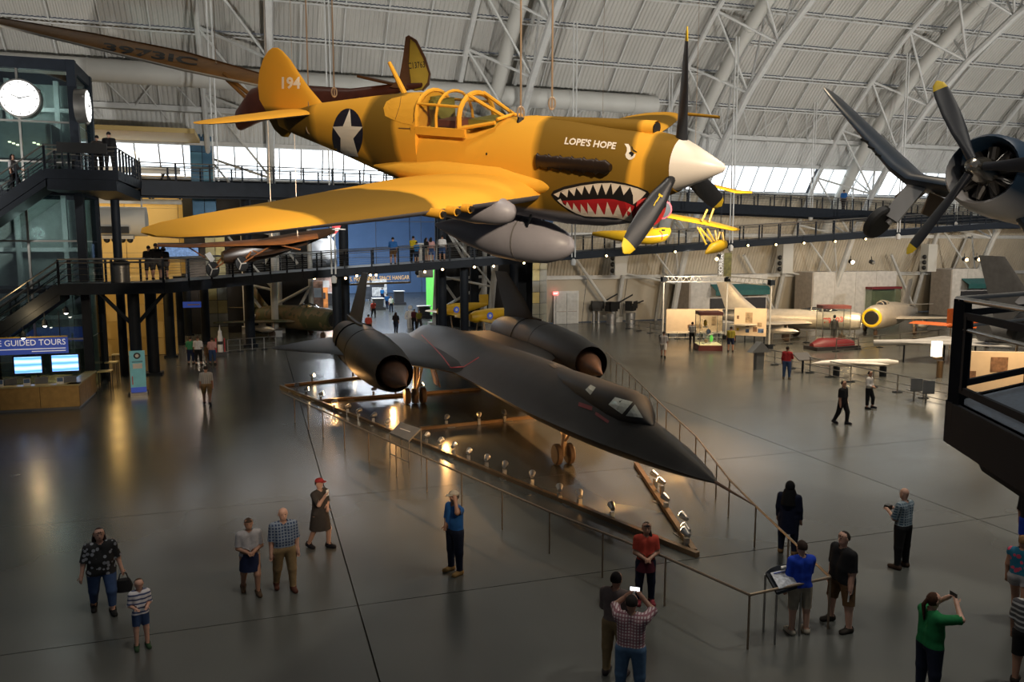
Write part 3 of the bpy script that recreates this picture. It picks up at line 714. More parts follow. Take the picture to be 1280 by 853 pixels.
# ================================================================== AIRCRAFT
import bmesh
from mathutils.bvhtree import BVHTree
bpy.context.view_layer.update()
def bvh_of(objs):
    vs, fs = [], []
    bpy.context.view_layer.update()
    for o in objs:
        k = len(vs); vs += [o.matrix_world @ v.co for v in o.data.vertices]; fs += [[i+k for i in p.vertices] for p in o.data.polygons]
    return BVHTree.FromPolygons(vs, fs)
def hit_px(bvh, x, y):
    d = Vector(ray(x, y)).normalized(); p, n, i, t = bvh.ray_cast(Vector(CC), d)
    return p, n, d
def decal(name, polys, m, bvh, parent, off=.006, maxe=6.0):
    """polys: pixel outlines of flat print; every vertex is dropped onto the surface that carries the print"""
    bm = bmesh.new()
    for poly in polys:
        vs = [bm.verts.new((x, y, 0)) for x, y in poly]
        try: bm.faces.new(vs)
        except ValueError: pass
    bmesh.ops.triangulate(bm, faces=bm.faces[:])
    for _ in range(4):
        es = [e for e in bm.edges if e.calc_length() > maxe]
        if not es: break
        bmesh.ops.subdivide_edges(bm, edges=es, cuts=1); bmesh.ops.triangulate(bm, faces=bm.faces[:])
    dead = []
    for v in bm.verts:
        p, n, d = hit_px(bvh, v.co.x, v.co.y)
        if p is None: dead.append(v); continue
        if n.dot(d) > 0: n = -n
        v.co = p + n*off
    bmesh.ops.delete(bm, geom=dead, context='VERTS')
    me = bpy.data.meshes.new(name); bm.to_mesh(me); bm.free(); me.materials.append(m)
    o = link(name, me, parent)
    if parent is not None:
        bpy.context.view_layer.update(); me.transform(parent.matrix_world.inverted())
    return o
def text_px(body, size=1.0, bold=0.0):
    """2-D outline triangles of a text, as polys in text units"""
    cu = bpy.data.curves.new('t', 'FONT'); cu.body = body; cu.size = size; cu.offset = bold; cu.resolution_u = 2
    t = bpy.data.objects.new('t', cu); COL.objects.link(t)
    me = bpy.data.meshes.new_from_object(t.evaluated_get(bpy.context.evaluated_depsgraph_get()))
    polys = [[(me.vertices[i].co.x, me.vertices[i].co.y) for i in p.vertices] for p in me.polygons]
    bpy.data.objects.remove(t); xs = [q[0] for p in polys for q in p]; ys = [q[1] for p in polys for q in p]
    return polys, (min(xs), max(xs), min(ys), max(ys))
def text_decal(name, body, px0, px1, h, m, bvh, parent, shear=0.0, bold=.02, off=.007):
    polys, (a, b, c, d) = text_px(body, 1.0, bold); px0 = Vector(px0); px1 = Vector(px1); e = px1-px0; n = Vector((e.y, -e.x)).normalized()
    if n.y > 0: n = -n
    out = [[tuple(px0 + e*((x-a)/(b-a)) + n*((y-c)/(d-c)*h) + e.normalized()*shear*((y-c)/(d-c)*h)) for x, y in p] for p in polys]
    return decal(name, out, m, bvh, parent, off, 9)

# ---------------------------------------------------------------- the black reconnaissance jet on the floor
SX, SY = 9.08, 12.54           # centreline X, nose-probe tip Y; nose points to -Y
M_sr = mat('matt_black_skin', (.009, .009, .010), .55, var=.25, scale=1.5, spec=.32)
M_sr2 = mat('titanium_brown', (.11, .060, .04), .45, .3, var=.25, scale=2)
sr = thing('black_jet', 'matt black twin-engine reconnaissance jet with chined nose on the hall floor', 'jet', (SX, SY, 0))
srl = [(1.35, .03, .03, .03, 1.93), (2.0, .30, .17, .14, 1.95), (3.0, .60, .36, .28, 1.97), (4.0, .86, .52, .40, 2.0), (5.0, 1.06, .66, .48, 2.0), (6.0, 1.22, .80, .54, 2.0),
       (7.5, 1.40, .95, .60, 2.0), (9, 1.55, 1.06, .62, 2.0), (11, 1.66, 1.10, .63, 2.02), (13, 1.74, 1.08, .63, 2.03), (15, 1.82, 1.02, .63, 2.05), (17, 1.95, .95, .62, 2.06),
       (20, 2.0, .88, .6, 2.08), (24, 2.0, .80, .56, 2.1), (28, 1.7, .66, .5, 2.12), (30.5, 1.1, .46, .38, 2.15), (32.7, .12, .12, .1, 2.18)]
rings = []
for s, wd, T, B, zc in srl:
    r = []
    N = 15
    for i in range(N):
        u = math.cos(math.pi*i/(N-1)); r.append(Vector((u*wd, s, zc + T*max(0, 1-u*u)**1.45)))
    for i in range(N-2, 0, -1):
        u = math.cos(math.pi*i/(N-1)); r.append(Vector((u*wd, s, zc - B*max(0, 1-u*u)**.8)))
    rings.append(r)
sr_f = MB().loft(rings).build('fuselage', M_sr, sr, 50)
MB().tube([(0, 0, 1.86), (0, 1.4, 1.93)], [.012, .04], 8).build('nose_probe', M_sr2, sr, True)
cp = []
for s, hw, zt, zb in [(4.2, .05, 2.56, 2.5), (4.6, .30, 2.82, 2.4), (5.15, .50, 3.12, 2.3), (5.8, .56, 3.17, 2.3), (6.8, .57, 3.14, 2.3), (7.8, .57, 3.14, 2.3), (9.0, .52, 3.12, 2.3), (10.4, .40, 3.08, 2.4), (11.6, .22, 3.05, 2.6)]:
    cp.append([Vector((a, s, (zt+zb)/2 + bz)) for a, bz in sup(hw, (zt-zb)/2, 20, 2.6)])
sr_c = MB().loft(cp).build('canopy', M_sr, sr, 40)
def sr_wing(sgn):
    inner = MB(); out = MB(); z = 2.08
    secs = [(1.2, 14.8, 31.6, 2.06, .035), (2.2, 17.4, 31.4, 2.07, .035), (3.4, 19.4, 31.2, 2.08, .034), (4.4, 21.0, 31.0, 2.08, .03)]
    i_ = inner.loft([airfoil(a, b2, sgn*x, zz, th) for x, a, b2, zz, th in secs], cap=True).mesh('inner_wing', M_sr, 50)
    for v in i_.vertices: v.co = (v.co.y, v.co.x, v.co.z)
    secs = [(4.5, 21.4, 31.0, 2.08, .03), (6.0, 24.2, 30.7, 2.0, .03), (7.4, 26.8, 30.4, 1.84, .03), (8.3, 28.6, 30.1, 1.72, .03), (8.47, 29.3, 29.9, 1.70, .03)]
    o_ = out.loft([airfoil(a, b2, sgn*x, zz, th) for x, a, b2, zz, th in secs], cap=True).mesh('outer_wing', M_sr, 50)
    for v in o_.vertices: v.co = (v.co.y, v.co.x, v.co.z)
    return link('inner_wing', i_, sr), link('outer_wing', o_, sr)
wl = sr_wing(-1); wr = sr_wing(1)
for sgn in (-1, 1):
    prof = [(17.3, .74), (17.9, .84), (19.5, 1.0), (22, 1.10), (25, 1.10), (28, 1.0), (30.6, .80), (31.2, .66)]
    def cx(s): return sgn*(4.15 + .35*min(1, (s-17.3)/9)), 2.03 + .12*min(1, (s-17.3)/9)
    n = 28
    rg = lambda s, r: [Vector((cx(s)[0]+r*math.cos(2*math.pi*j/n), s, cx(s)[1]+r*math.sin(2*math.pi*j/n))) for j in range(n)]
    mb = MB(); mb.loft([rg(18.6, .58), rg(17.6, .68), rg(17.3, .73)] + [rg(s, r) for s, r in prof] + [rg(30.6, .5)], cap=True)
    nc = mb.build('nacelle', M_sr, sr, 50)
    mb = MB(); t0 = Vector((sgn*3.97, 15.75, 1.81)); t1 = Vector((cx(18.2)[0], 18.4, cx(18.2)[1])); d = t1-t0
    mb.tube([t0, t0+d*.25, t0+d*.58, t0+d*.8, t1], [.015, .20, .50, .58, .55], 20); mb.build('inlet_spike', M_sr2, nc, 50)
    for s in (20.4, 23.0, 26.0): MB().tube([Vector((cx(s)[0], s-.03, cx(s)[1])), Vector((cx(s)[0], s+.03, cx(s)[1]))], (1.035 if s < 21 else 1.115), 28).build('nacelle_band', M_sr2 if s < 21 else M_sr, nc)
    # canted fin
    b0x, bz = sgn*4.5, 2.95; tx = sgn*3.72
    st = [(0, 25.0, 30.2, .035), (.45, 25.9, 30.15, .034), (1, 27.6, 29.9, .03)]
    rings = []
    for u, a, b2, th in st:
        rings.append([Vector((b0x+(tx-b0x)*u + q.y, q.x, bz+2.65*u)) for q in airfoil(a, b2, 0, 0, th, vert=True)])
    MB().loft(rings).build('fin', M_sr, sr, 50)
    mb = MB().loft([[Vector((b0x + q.y*1.1, q.x, zz)) for q in airfoil(24.3, 30.6, 0, 0, .04, vert=True)] for zz in (2.9, 3.3)]); mb.build('fin_stub', M_sr, sr, 50)
M_tyre = mat('dusty_tyre', (.10, .065, .045), .6, var=.2); M_gear = mat('silver_gear_leg', (.55, .42, .30), .35, .7)
def wheel(parent, c, r, wdt, ax=(1, 0, 0), tm=None, hm=None, nm='wheel'):
    ax = Vector(ax).normalized(); c = Vector(c)
    o = MB().lathe([(-wdt/2, r*.55), (-wdt/2, r*.88), (-wdt*.3, r), (wdt*.3, r), (wdt/2, r*.88), (wdt/2, r*.55)], c, ax, 22).build(nm, tm or M_tyre, parent, True)
    MB().lathe([(-wdt*.42, r*.1), (-wdt*.42, r*.56), (wdt*.42, r*.56), (wdt*.42, r*.1)], c, ax, 18).build('hub', hm or M_gear, o)
    return o
for sgn in (-1, 1):
    g = thing_part = link('main_gear', MB().tube([(sgn*2.6, 21.2, .35), (sgn*2.5, 21.3, 1.9)], .13, 12).tube([(sgn*2.6, 21.0, .35), (sgn*2.5, 20.1, 1.8)], .06, 8).mesh('main_gear', M_gear, True), sr)
    for k in (-1, 0, 1): wheel(g, (sgn*2.6+.36*k, 21.25, .36), .36, .24)
    MB().box((sgn*1.75, 21.0, 1.25), (.05, 1.2, .9), 0, Matrix.Rotation(sgn*.25, 3, 'Y')).build('gear_door', M_sr2, g)
g = link('nose_gear', MB().tube([(0, 10.05, .3), (0, 9.9, 1.6)], .09, 12).tube([(0, 9.9, .8), (0, 9.0, 1.5)], .045, 8).mesh('nose_gear', M_gear, True), sr)
for k in (-1, 1): wheel(g, (.21*k, 10.05, .34), .34, .2)
MB().lathe([(-.1, .12), (.1, .12)], (-.05, 9.85, 1.15), (1, 0, 0), 12).build('landing_light', M_gear, g); MB().lathe([(-.1, .12), (.1, .12)], (.25, 9.85, 1.15), (1, 0, 0), 12).build('landing_light', M_gear, g)
srb = bvh_of([sr_f, sr_c, wl[0], wl[1]])
M_swin = mat('cockpit_window', (.32, .34, .31), .12, var=.1)
for poly in ([(761, 506), (769, 497), (791, 503), (778, 518)], [(782.6, 520), (793.6, 506), (804, 523)], [(732, 487.5), (738.5, 481.6), (745, 485), (738.5, 494)]):
    decal('cockpit_window', [poly], M_swin, srb, sr, .012, 8)
M_redl = mat('red_marking', (.35, .03, .04), .6)
def strip_px(pts, wpx):
    out = []
    for a, b2 in zip(pts[:-1], pts[1:]):
        a, b2 = Vector(a), Vector(b2); n = Vector((-(b2-a).y, (b2-a).x)).normalized()*wpx/2
        out.append([tuple(a-n), tuple(a+n), tuple(b2+n), tuple(b2-n)])
    return out
decal('no_step_line', strip_px([(527, 419), (541, 433), (553, 446), (563.5, 460), (580, 459), (599, 447)], 1.3), M_redl, srb, sr, .012, 6)
decal('warning_mark', [[(724, 503), (741, 509), (740, 514), (723, 508)], [(745, 515), (762, 527), (760, 530), (744, 519)]], mat('dull_red', (.10, .012, .016), .6), srb, sr, .012, 6)
decal('spine_hatch', [[(686, 456), (697, 455), (703, 459), (692, 461)]], mat('hatch_grey', (.05, .045, .04), .6), srb, sr, .02, 6)

# ---------------------------------------------------------------- shark-mouth fighter hanging overhead
def camo(name, sand, olive, under, axis, stops, wob, zcut):
    m, nt, b = new_mat(name); b.inputs['Roughness'].default_value = .72; b.inputs['Specular IOR Level'].default_value = .18
    tc = nt.nodes.new('ShaderNodeTexCoord'); sp = nt.nodes.new('ShaderNodeSeparateXYZ'); nt.links.new(tc.outputs['Object'], sp.inputs[0])
    nz = nt.nodes.new('ShaderNodeTexNoise'); nz.inputs['Scale'].default_value = 1.1; nz.inputs['Detail'].default_value = 1; nt.links.new(tc.outputs['Object'], nz.inputs['Vector'])
    ma = nt.nodes.new('ShaderNodeMath'); ma.operation = 'MULTIPLY_ADD'; ma.inputs[1].default_value = wob; nt.links.new(nz.outputs['Fac'], ma.inputs[0]); nt.links.new(sp.outputs[axis], ma.inputs[2])
    mr = nt.nodes.new('ShaderNodeMapRange'); mr.inputs['From Min'].default_value = -10; mr.inputs['From Max'].default_value = 10; nt.links.new(ma.outputs[0], mr.inputs['Value'])
    rp = nt.nodes.new('ShaderNodeValToRGB'); rp.color_ramp.interpolation = 'LINEAR'; el = rp.color_ramp.elements
    cols = {'s': sand, 'o': olive}; cur = 's'
    pos = lambda v: (v + wob*.5 + 10)/20
    el[0].position = 0; el[0].color = (*sand, 1); el[1].position = 1; el[1].color = (*(sand if len(stops) % 2 == 0 else olive), 1)
    for v in stops:
        a = el.new(pos(v)-.0015); a.color = (*cols[cur], 1); cur = 'o' if cur == 's' else 's'; c = el.new(pos(v)+.0015); c.color = (*cols[cur], 1)
    nt.links.new(mr.outputs['Result'], rp.inputs['Fac'])
    mx = nt.nodes.new('ShaderNodeMix'); mx.data_type = 'RGBA'
    if zcut == 'normal':
        ge = nt.nodes.new('ShaderNodeTexCoord'); s2 = nt.nodes.new('ShaderNodeSeparateXYZ'); nt.links.new(ge.outputs['Normal'], s2.inputs[0]); src = s2.outputs[2]; lo, hi = -.35, -.2
    else:
        # under-colour line follows the belly: z against a line in x
        m2 = nt.nodes.new('ShaderNodeMath'); m2.operation = 'MULTIPLY_ADD'; m2.inputs[1].default_value = zcut[1]; nt.links.new(sp.outputs[0], m2.inputs[0]); nt.links.new(sp.outputs[2], m2.inputs[2]); src = m2.outputs[0]; lo, hi = zcut[0]-.03, zcut[0]+.03
    m3 = nt.nodes.new('ShaderNodeMapRange'); m3.inputs['From Min'].default_value = lo; m3.inputs['From Max'].default_value = hi; nt.links.new(src, m3.inputs['Value'])
    nt.links.new(m3.outputs['Result'], mx.inputs[0]); mx.inputs[6].default_value = (*under, 1); nt.links.new(rp.outputs['Color'], mx.inputs[7]); nt.links.new(mx.outputs[2], b.inputs['Base Color'])
    return m
SAND, OLIVE, UNDER = (.80, .40, .040), (.185, .105, .013), (.30, .29, .33)
M_pf = camo('fighter_camo_shade_body', SAND, OLIVE, UNDER, 0, [-8.55, -7.75, -6.2, -5.4, -2.6, -1.22, -.98], .5, (-.74, .0))  # rearmost olive band paints in the shadow on the tail; others are camouflage
M_pw = camo('fighter_camo_wing', SAND, OLIVE, UNDER, 1, [-4.1, -2.35, 2.2, 3.1, 4.4, 5.0], .6, 'normal')
M_fin = camo('fighter_fin_shade', SAND, OLIVE, UNDER, 2, [-.5, .42], .15, (-3, 0))  # olive at the foot imitates the shade on the lower fin
M_sand = mat('sand_paint', SAND, .72, var=.04, spec=.18); M_olive = mat('rudder_shade_olive', OLIVE, .72, var=.06, spec=.18); M_under = mat('belly_grey', UNDER, .45, var=.06, spec=.5)
M_spin = mat('spinner_white', (.80, .74, .68), .35, var=.02)
PF = Vector((5.68, 8.72, 7.86))
pf = thing('shark_mouth_fighter', 'tan and olive propeller fighter with painted shark mouth hanging on wires', 'aircraft', PF)
_h, _p, _r = R_(-54.5), R_(-8.0), R_(13.7)
ch, sh, cpp, spp, cr, sr_ = math.cos(_h), math.sin(_h), math.cos(_p), math.sin(_p), math.cos(_r), math.sin(_r)
A = Matrix(((ch, -sh, 0), (sh, ch, 0), (0, 0, 1))) @ Matrix(((cpp, 0, -spp), (0, 1, 0), (spp, 0, cpp))) @ Matrix(((1, 0, 0), (0, cr, -sr_), (0, sr_, cr)))
pf.rotation_euler = A.to_euler()
bpy.context.view_layer.update()
fs = [(-.62, .345, -.36, .345, 2.0), (-.95, .40, -.52, .40, 2.0), (-1.2, .43, -.84, .44, 2.1), (-1.7, .47, -.95, .48, 2.2), (-2.3, .50, -.99, .51, 2.3), (-3.0, .52, -.97, .53, 2.3), (-3.4, .48, -.95, .53, 2.3),
      (-3.85, .32, -.92, .53, 2.6), (-4.9, .32, -.84, .52, 2.6)]
tail = [(-4.9, .80, -.84, .52, 2.1), (-5.5, .78, -.72, .48, 2.0), (-6.2, .71, -.56, .42, 2.0), (-7.0, .62, -.37, .33, 2.0), (-7.8, .53, -.20, .22, 2.0), (-8.5, .42, -.06, .12, 2.0), (-8.95, .34, .06, .05, 2.0)]
def ring_f(x, zt, zb, hw, e, n=32): return [Vector((x, a, (zt+zb)/2 + bz)) for a, bz in sup(hw, (zt-zb)/2, n, e)]
pfus = MB().loft([ring_f(*q) for q in fs]).build('forward_fuselage', M_pf, pf, 50)
ptail = MB().loft([ring_f(*q) for q in tail]).build('rear_fuselage', M_pf, pf, 60)
MB().lathe([(0, .012), (.03, .055), (.28, .185), (.47, .275), (.615, .338)], (0, 0, 0), (-1, 0, 0), 36).build('spinner', M_spin, pf, 60)
# chin intake
lip = []
for x, s in ((-1.02, .90), (-.96, .95), (-.99, 1.0), (-1.06, 1.02)):
    lip.append([Vector((x, a*s, -.60 + bz*s)) for a, bz in sup(.36, .27, 24, 2.2)])
ci = MB().loft(lip, cap=False).build('chin_intake', mat('intake_red', (.42, .02, .02), .5), pf, 50)
MB().loft([[Vector((-1.03, a, -.60+bz)) for a, bz in sup(.33, .245, 20, 2.2)], [Vector((-1.05, a, -.60+bz)) for a, bz in sup(.33, .245, 20, 2.2)]]).build('radiator_core', NOZ, ci)
# carburettor scoop
sc = [[Vector((x, a, z + bz)) for a, bz in sup(w_, h_, 16, 2.2)] for x, w_, h_, z in ((-1.02, .10, .075, .44), (-.98, .12, .095, .44), (-1.02, .125, .10, .44), (-1.6, .15, .10, .44), (-2.8, .10, .04, .48))]
s0 = MB().loft(sc).build('carburettor_scoop', M_pf, pf, 50); MB().loft([[Vector((-.985, a, .44+bz)) for a, bz in sup(.10, .078, 14)], [Vector((-.975, a, .44+bz)) for a, bz in sup(.10, .078, 14)]]).build('scoop_mouth', NOZ, s0)
# wings
def p_wing(sg):
    secs = [(0, -2.5, -5.35, -.52, .15), (.55, -2.53, -5.3, -.50, .15), (1.6, -2.66, -5.12, -.42, .145), (3.2, -2.85, -4.8, -.29, .13), (4.6, -3.02, -4.48, -.16, .11), (5.2, -3.15, -4.28, -.10, .10), (5.52, -3.34, -4.08, -.07, .09), (5.66, -3.55, -3.85, -.06, .08)]
    return MB().loft([airfoil(a, b2, sg*y, z, th, 12) for y, a, b2, z, th in secs]).build('wing', M_pw, pf, 50)
pw = [p_wing(-1), p_wing(1)]
for sg in (-1, 1):  # root fillet and gun barrels, gear fairings
    MB().loft([[Vector((x, sg*(.40 + a*1.1), -.38 + bz)) for a, bz in sup(w_, h_, 16)] for x, w_, h_ in ((-2.2, .02, .02), (-2.5, .16, .12), (-3.2, .28, .24), (-4.4, .30, .24), (-5.3, .20, .14), (-6.0, .02, .02))]).build('wing_root_fillet', M_sand, pf, 60)
    for k in range(3):
        y = sg*(1.95+.27*k); MB().tube([(-3.0, y, -.42+.02*k), (-2.60, y, -.42+.02*k)], .06, 12).build('gun_sleeve', M_sand, pf, True)
        MB().tube([(-2.7, y, -.42+.02*k), (-2.56, y, -.42+.02*k)], .038, 10).build('gun_barrel', NOZ, pf, True)
    MB().loft([[Vector((x, sg*1.25+a, -.60+bz)) for a, bz in sup(w_, h_, 20)] for x, w_, h_ in ((-2.42, .02, .02), (-2.48, .12, .12), (-2.66, .19, .19), (-3.1, .23, .22), (-3.8, .20, .18), (-4.9, .03, .04))]).build('gear_fairing', M_under, pf, 60)
# belly tank and its struts
tk = MB().lathe([(0, .01), (.06, .12), (.2, .22), (.45, .31), (.9, .36), (1.4, .35), (2.0, .25), (2.5, .12), (2.8, .02)], (-2.28, 0, -1.36), (-1, 0, 0), 28).build('belly_tank', M_under, pf, 60)
MB().lathe([(-.012, .363), (.012, .363)], (-3.2, 0, -1.36), (-1, 0, 0), 28).build('tank_band', mat('band_grey', (.18, .17, .17), .5), tk)
for y in (-.2, .2): MB().tube([(-3.0, y, -1.10), (-2.8, y*1.6, -.82)], .02, 6).build('sway_brace', M_dark, tk)
MB().box((-3.2, 0, -.98), (.6, .1, .2)).build('tank_pylon', M_under, tk)
# tail
rings = []
fz = [(.30, -7.35, -9.30, .10), (.55, -7.65, -9.48, .09), (.8, -7.95, -9.46, .085), (1.05, -8.18, -9.36, .08), (1.28, -8.38, -9.18, .075), (1.42, -8.56, -9.0, .06), (1.48, -8.7, -8.85, .05)]
pfin = MB().loft([[Vector((q.x, q.y, z)) for q in airfoil(a, b2, 0, 0, th, 10, True)] for z, a, b2, th in fz]).build('fin', M_fin, pf, 50)
prud = MB().loft([[Vector((q.x, q.y*.9, z)) for q in airfoil(a, b2, 0, 0, th, 10, True)] for z, a, b2, th in ((-.12, -8.75, -8.95, .2), (.0, -8.6, -9.15, .12), (.3, -8.5, -9.36, .11))]).build('rudder_foot', M_olive, pf, 50)  # olive here continues the painted shadow of the lower tail
for sg in (-1, 1):
    secs = [(.0, -7.75, -9.05, .36, .09), (.9, -7.92, -9.06, .36, .085), (1.5, -8.1, -9.02, .36, .08), (1.82, -8.3, -8.9, .36, .07), (1.93, -8.5, -8.7, .36, .06)]
    MB().loft([airfoil(a, b2, sg*y, z, th, 9) for y, a, b2, z, th in secs]).build('tailplane', M_pw, pf, 50)
MB().tube([(-5.55, 0, .74), (-5.85, 0, 1.24)], [.05, .03], 8).build('antenna_mast', M_sand, pf)
MB().tube([(-3.3, 5.62, -.06), (-2.5, 5.62, -.1)], .03, 8).build('pitot_tube', M_sand, pf)
# canopy: frames, glass, interior
Gc = glass_mat('canopy_glass', (.86, .88, .86), .03, .9)
def hoop(x, hw, zt, zb, r=.028, lean=0.0):
    pts = []
    for k in range(13):
        a = math.pi*k/12; yy = hw*math.cos(a); zz = math.sin(a)**.7 if math.sin(a) > 0 else 0
        pts.append((x + lean*zz, yy, zb + (zt-zb)*zz))
    return MB().tube(pts, r, 6)
cn = MB().loft([[Vector((x, a*hw, zb + (zt-zb)*b2)) for a, b2 in [(math.cos(math.pi*k/12), math.sin(math.pi*k/12)**.7 if 0 < k < 12 else 0) for k in range(13)]] for x, hw, zt, zb in ((-4.05, .42, .80, .30), (-4.5, .44, .82, .29), (-4.92, .44, .82, .29))], cap=False, closed=False).build('canopy', Gc, pf, True)
hoop(-4.05, .43, .81, .30, .04).build('canopy_frame', M_sand, cn, True); hoop(-4.5, .445, .83, .29, .024).build('canopy_frame', M_sand, cn, True); hoop(-4.92, .445, .83, .29, .034).build('canopy_frame', M_sand, cn, True)
for sg in (-1, 1):
    MB().tube([(-4.05, sg*.37, .64), (-4.92, sg*.385, .66)], .022, 6).build('canopy_rail', M_sand, cn); MB().bar((-3.9, sg*.46, .27), (-5.0, sg*.47, .27), .05, .12).build('canopy_sill', M_sand, cn)
ws = MB().loft([[Vector((-3.42, a*.30, .48)) for a in (-1, -.4, .4, 1)], [Vector((-4.05, a*.42, z)) for a, z in ((-1, .45), (-.45, .80), (.45, .80), (1, .45))]], cap=False, closed=False).build('windshield', Gc, pf)
for sg in (-1, 1):
    MB().tube([(-3.42, sg*.13, .50), (-4.05, sg*.19, .80)], .028, 6).build('windshield_frame', M_sand, ws); MB().tube([(-3.42, sg*.34, .44), (-4.05, sg*.44, .33)], .03, 6).build('windshield_frame', M_sand, ws)
MB().tube([(-3.42, -.3, .48), (-3.36, 0, .52), (-3.42, .3, .48)], .025, 6).build('windshield_frame', M_sand, ws, True)
M_int = mat('cockpit_green', (.22, .20, .04), .6)
ck = MB().box((-4.75, 0, .45), (.10, .5, .5)).build('seat_back', M_int, pf); MB().box((-4.5, 0, .36), (.4, .45, .1)).build('seat_cushion', mat('brown_leather', (.16, .05, .03), .6), pf); MB().box((-3.72, 0, .40), (.5, .6, .12)).build('instrument_coaming', M_int, pf)
MB().tube([(-4.86, 0, .45), (-4.86, 0, .74)], .12, 10).build('headrest', M_int, pf)
# rear quarter fairing panel lines
# propeller
M_bl = mat('black_blade', (.018, .020, .026), .42); M_tip = mat('yellow_tip', (.72, .50, .02), .5)
tips = [(851, 40), (775, 318), (897, 262)]
def prop_angle():
    best = (1e9, 0)
    for k in range(240):
        a = 2*math.pi*k/720; e = 0
        for j in range(3):
            t = a + j*2*math.pi/3; p = Vector((-.62, 1.66*math.cos(t), 1.66*math.sin(t))); wv_ = pf.matrix_world @ p; d = np.array(wv_)-CC; z = d@CF
            u = (640+F_PX*(d@CR)/z, 426.5-F_PX*(d@CU)/z); e += min((u[0]-x)**2+(u[1]-y)**2 for x, y in tips)
        if e < best[0]: best = (e, a)
    return best[1]
pa_ = prop_angle()
def blade(t, L, r0, x0, wid, parent, tipm, mm_, twist=.5, root=.12):
    ax = Vector((0, math.cos(t), math.sin(t))); tn = Vector((0, -math.sin(t), math.cos(t))); fx = Vector((1, 0, 0))
    st = [(r0, root*.5, .09), (r0+.12*L, root*.62, .07), (.40*L, wid*.46, .045), (.62*L, wid*.5, .032), (.82*L, wid*.46, .022)]
    en = [(.90*L, wid*.40, .018), (.96*L, wid*.30, .014), (L, wid*.06, .008)]
    def rg(r, hw, th):
        tw = (twist + .55*(1-r/L)); u = tn*math.cos(tw) + fx*math.sin(tw); v = -tn*math.sin(tw)+fx*math.cos(tw)
        return [Vector((x0, 0, 0)) + ax*r + u*(hw*math.cos(q)) + v*(th*math.sin(q)) for q in [2*math.pi*k/12 for k in range(12)]]
    o = MB().loft([rg(*q) for q in st] + [rg(*en[0])]).build('propeller_blade', mm_, parent, 60)
    MB().loft([rg(*q) for q in en]).build('blade_tip', tipm, o, 60); return o
bls = [blade(pa_ + j*2*math.pi/3, 1.68, .22, -.62, .27, pf, M_tip, M_bl) for j in range(3)]
# nine-stack exhaust
ex = link('exhaust', None, pf)
for k in range(6): MB().loft([[Vector((-1.42-.19*k-u, -.50-b_*.6-.03, -.02+a)) for a, b_ in sup(h_, .08, 12)] for u, h_ in ((-.06, .05), (.02, .10), (.12, .08), (.17, .115))]).build('exhaust_stack', mat('burnt_metal', (.035, .022, .016), .4, .5), ex, 60)
bpy.context.view_layer.update()
pb = bvh_of([pfus, ptail, pfin, prud, pw[0]])
M_blk = mat('mouth_black', (.012, .010, .010), .5); M_teeth = mat('teeth_white', (.78, .68, .58), .5, var=.02); M_redp = mat('mouth_red', (.42, .015, .02), .5)
Z = lambda pts, ox=680, oy=210, k=7.106: [(ox+x/k, oy+y/k) for x, y in pts]
top_in = [(88, 233), (180, 200), (330, 165), (480, 142), (600, 138), (720, 158), (830, 184), (908, 214)]
decal('shark_mouth', [Z([(64, 236), (85, 203), (180, 165), (330, 133), (480, 113), (600, 113), (720, 133), (830, 164), (925, 205), (985, 300), (960, 420), (870, 500), (760, 480), (660, 450), (560, 440), (440, 440), (360, 435), (290, 410), (220, 375), (150, 325), (98, 282)])], M_blk, pb, pf, .006, 5)
decal('shark_tongue', [Z([(160, 290), (300, 285), (420, 278), (520, 272), (620, 276), (720, 300), (830, 348), (900, 380), (860, 455), (760, 462), (660, 432), (560, 420), (440, 420), (360, 412), (300, 390), (230, 352), (190, 322)])], M_redp, pb, pf, .009, 5)
up = [[(88, 232), (152, 205), (133, 262)], [(155, 212), (222, 188), (210, 260)], [(225, 192), (290, 174), (272, 248)], [(292, 176), (362, 158), (340, 238)], [(365, 160), (437, 146), (405, 232)], [(440, 148), (515, 139), (480, 240)], [(517, 140), (597, 138), (552, 238)], [(600, 139), (680, 150), (615, 235)], [(683, 152), (765, 170), (710, 240)], [(768, 170), (835, 186), (908, 214), (860, 268), (792, 318), (790, 240)]]
up.append(top_in[:1] + [(180, 192), (330, 157), (480, 136), (600, 132), (720, 151), (830, 178), (908, 212)] + top_in[::-1][1:-1])
lo = [[(122, 286), (150, 270), (188, 342)], [(193, 345), (208, 297), (255, 375)], [(256, 375), (265, 308), (328, 397)], [(328, 397), (330, 315), (394, 408)], [(392, 408), (388, 305), (458, 408)], [(463, 408), (480, 310), (533, 410)], [(542, 410), (565, 298), (614, 418)], [(615, 418), (660, 320), (702, 440)], [(703, 440), (765, 337), (790, 470)]]
lo.append([(122, 286), (190, 335), (260, 372), (360, 405), (440, 408), (560, 408), (660, 425), (775, 462), (770, 472), (660, 442), (560, 430), (440, 430), (360, 424), (290, 400), (220, 362), (150, 312)])
decal('shark_teeth', [Z(p) for p in up+lo], M_teeth, pb, pf, .012, 7)
E5 = lambda pts: Z(pts, 400, 100)
decal('roundel', [[(434.8+19.2*math.cos(t)-2.0*math.sin(t)*.35, 168.3+32.5*math.sin(t)) for t in [2*math.pi*k/36 for k in range(36)]]], mat('insignia_blue', (.012, .010, .022), .5), pb, pf, .006, 6)
decal('star', [E5([(270, 258), (283, 412), (382, 418), (300, 520), (345, 680), (245, 583), (185, 662), (187, 515), (115, 415), (208, 412)])], mat('insignia_white', (.90, .82, .70), .5, var=.02), pb, pf, .011, 6)
M_let = mat('lettering_white', (.85, .78, .70), .5, var=.02)
text_decal('nose_lettering', "LOPE'S HOPE", (705.5, 180.5), (769, 187), 9.0, M_let, pb, pf, .15, .03)
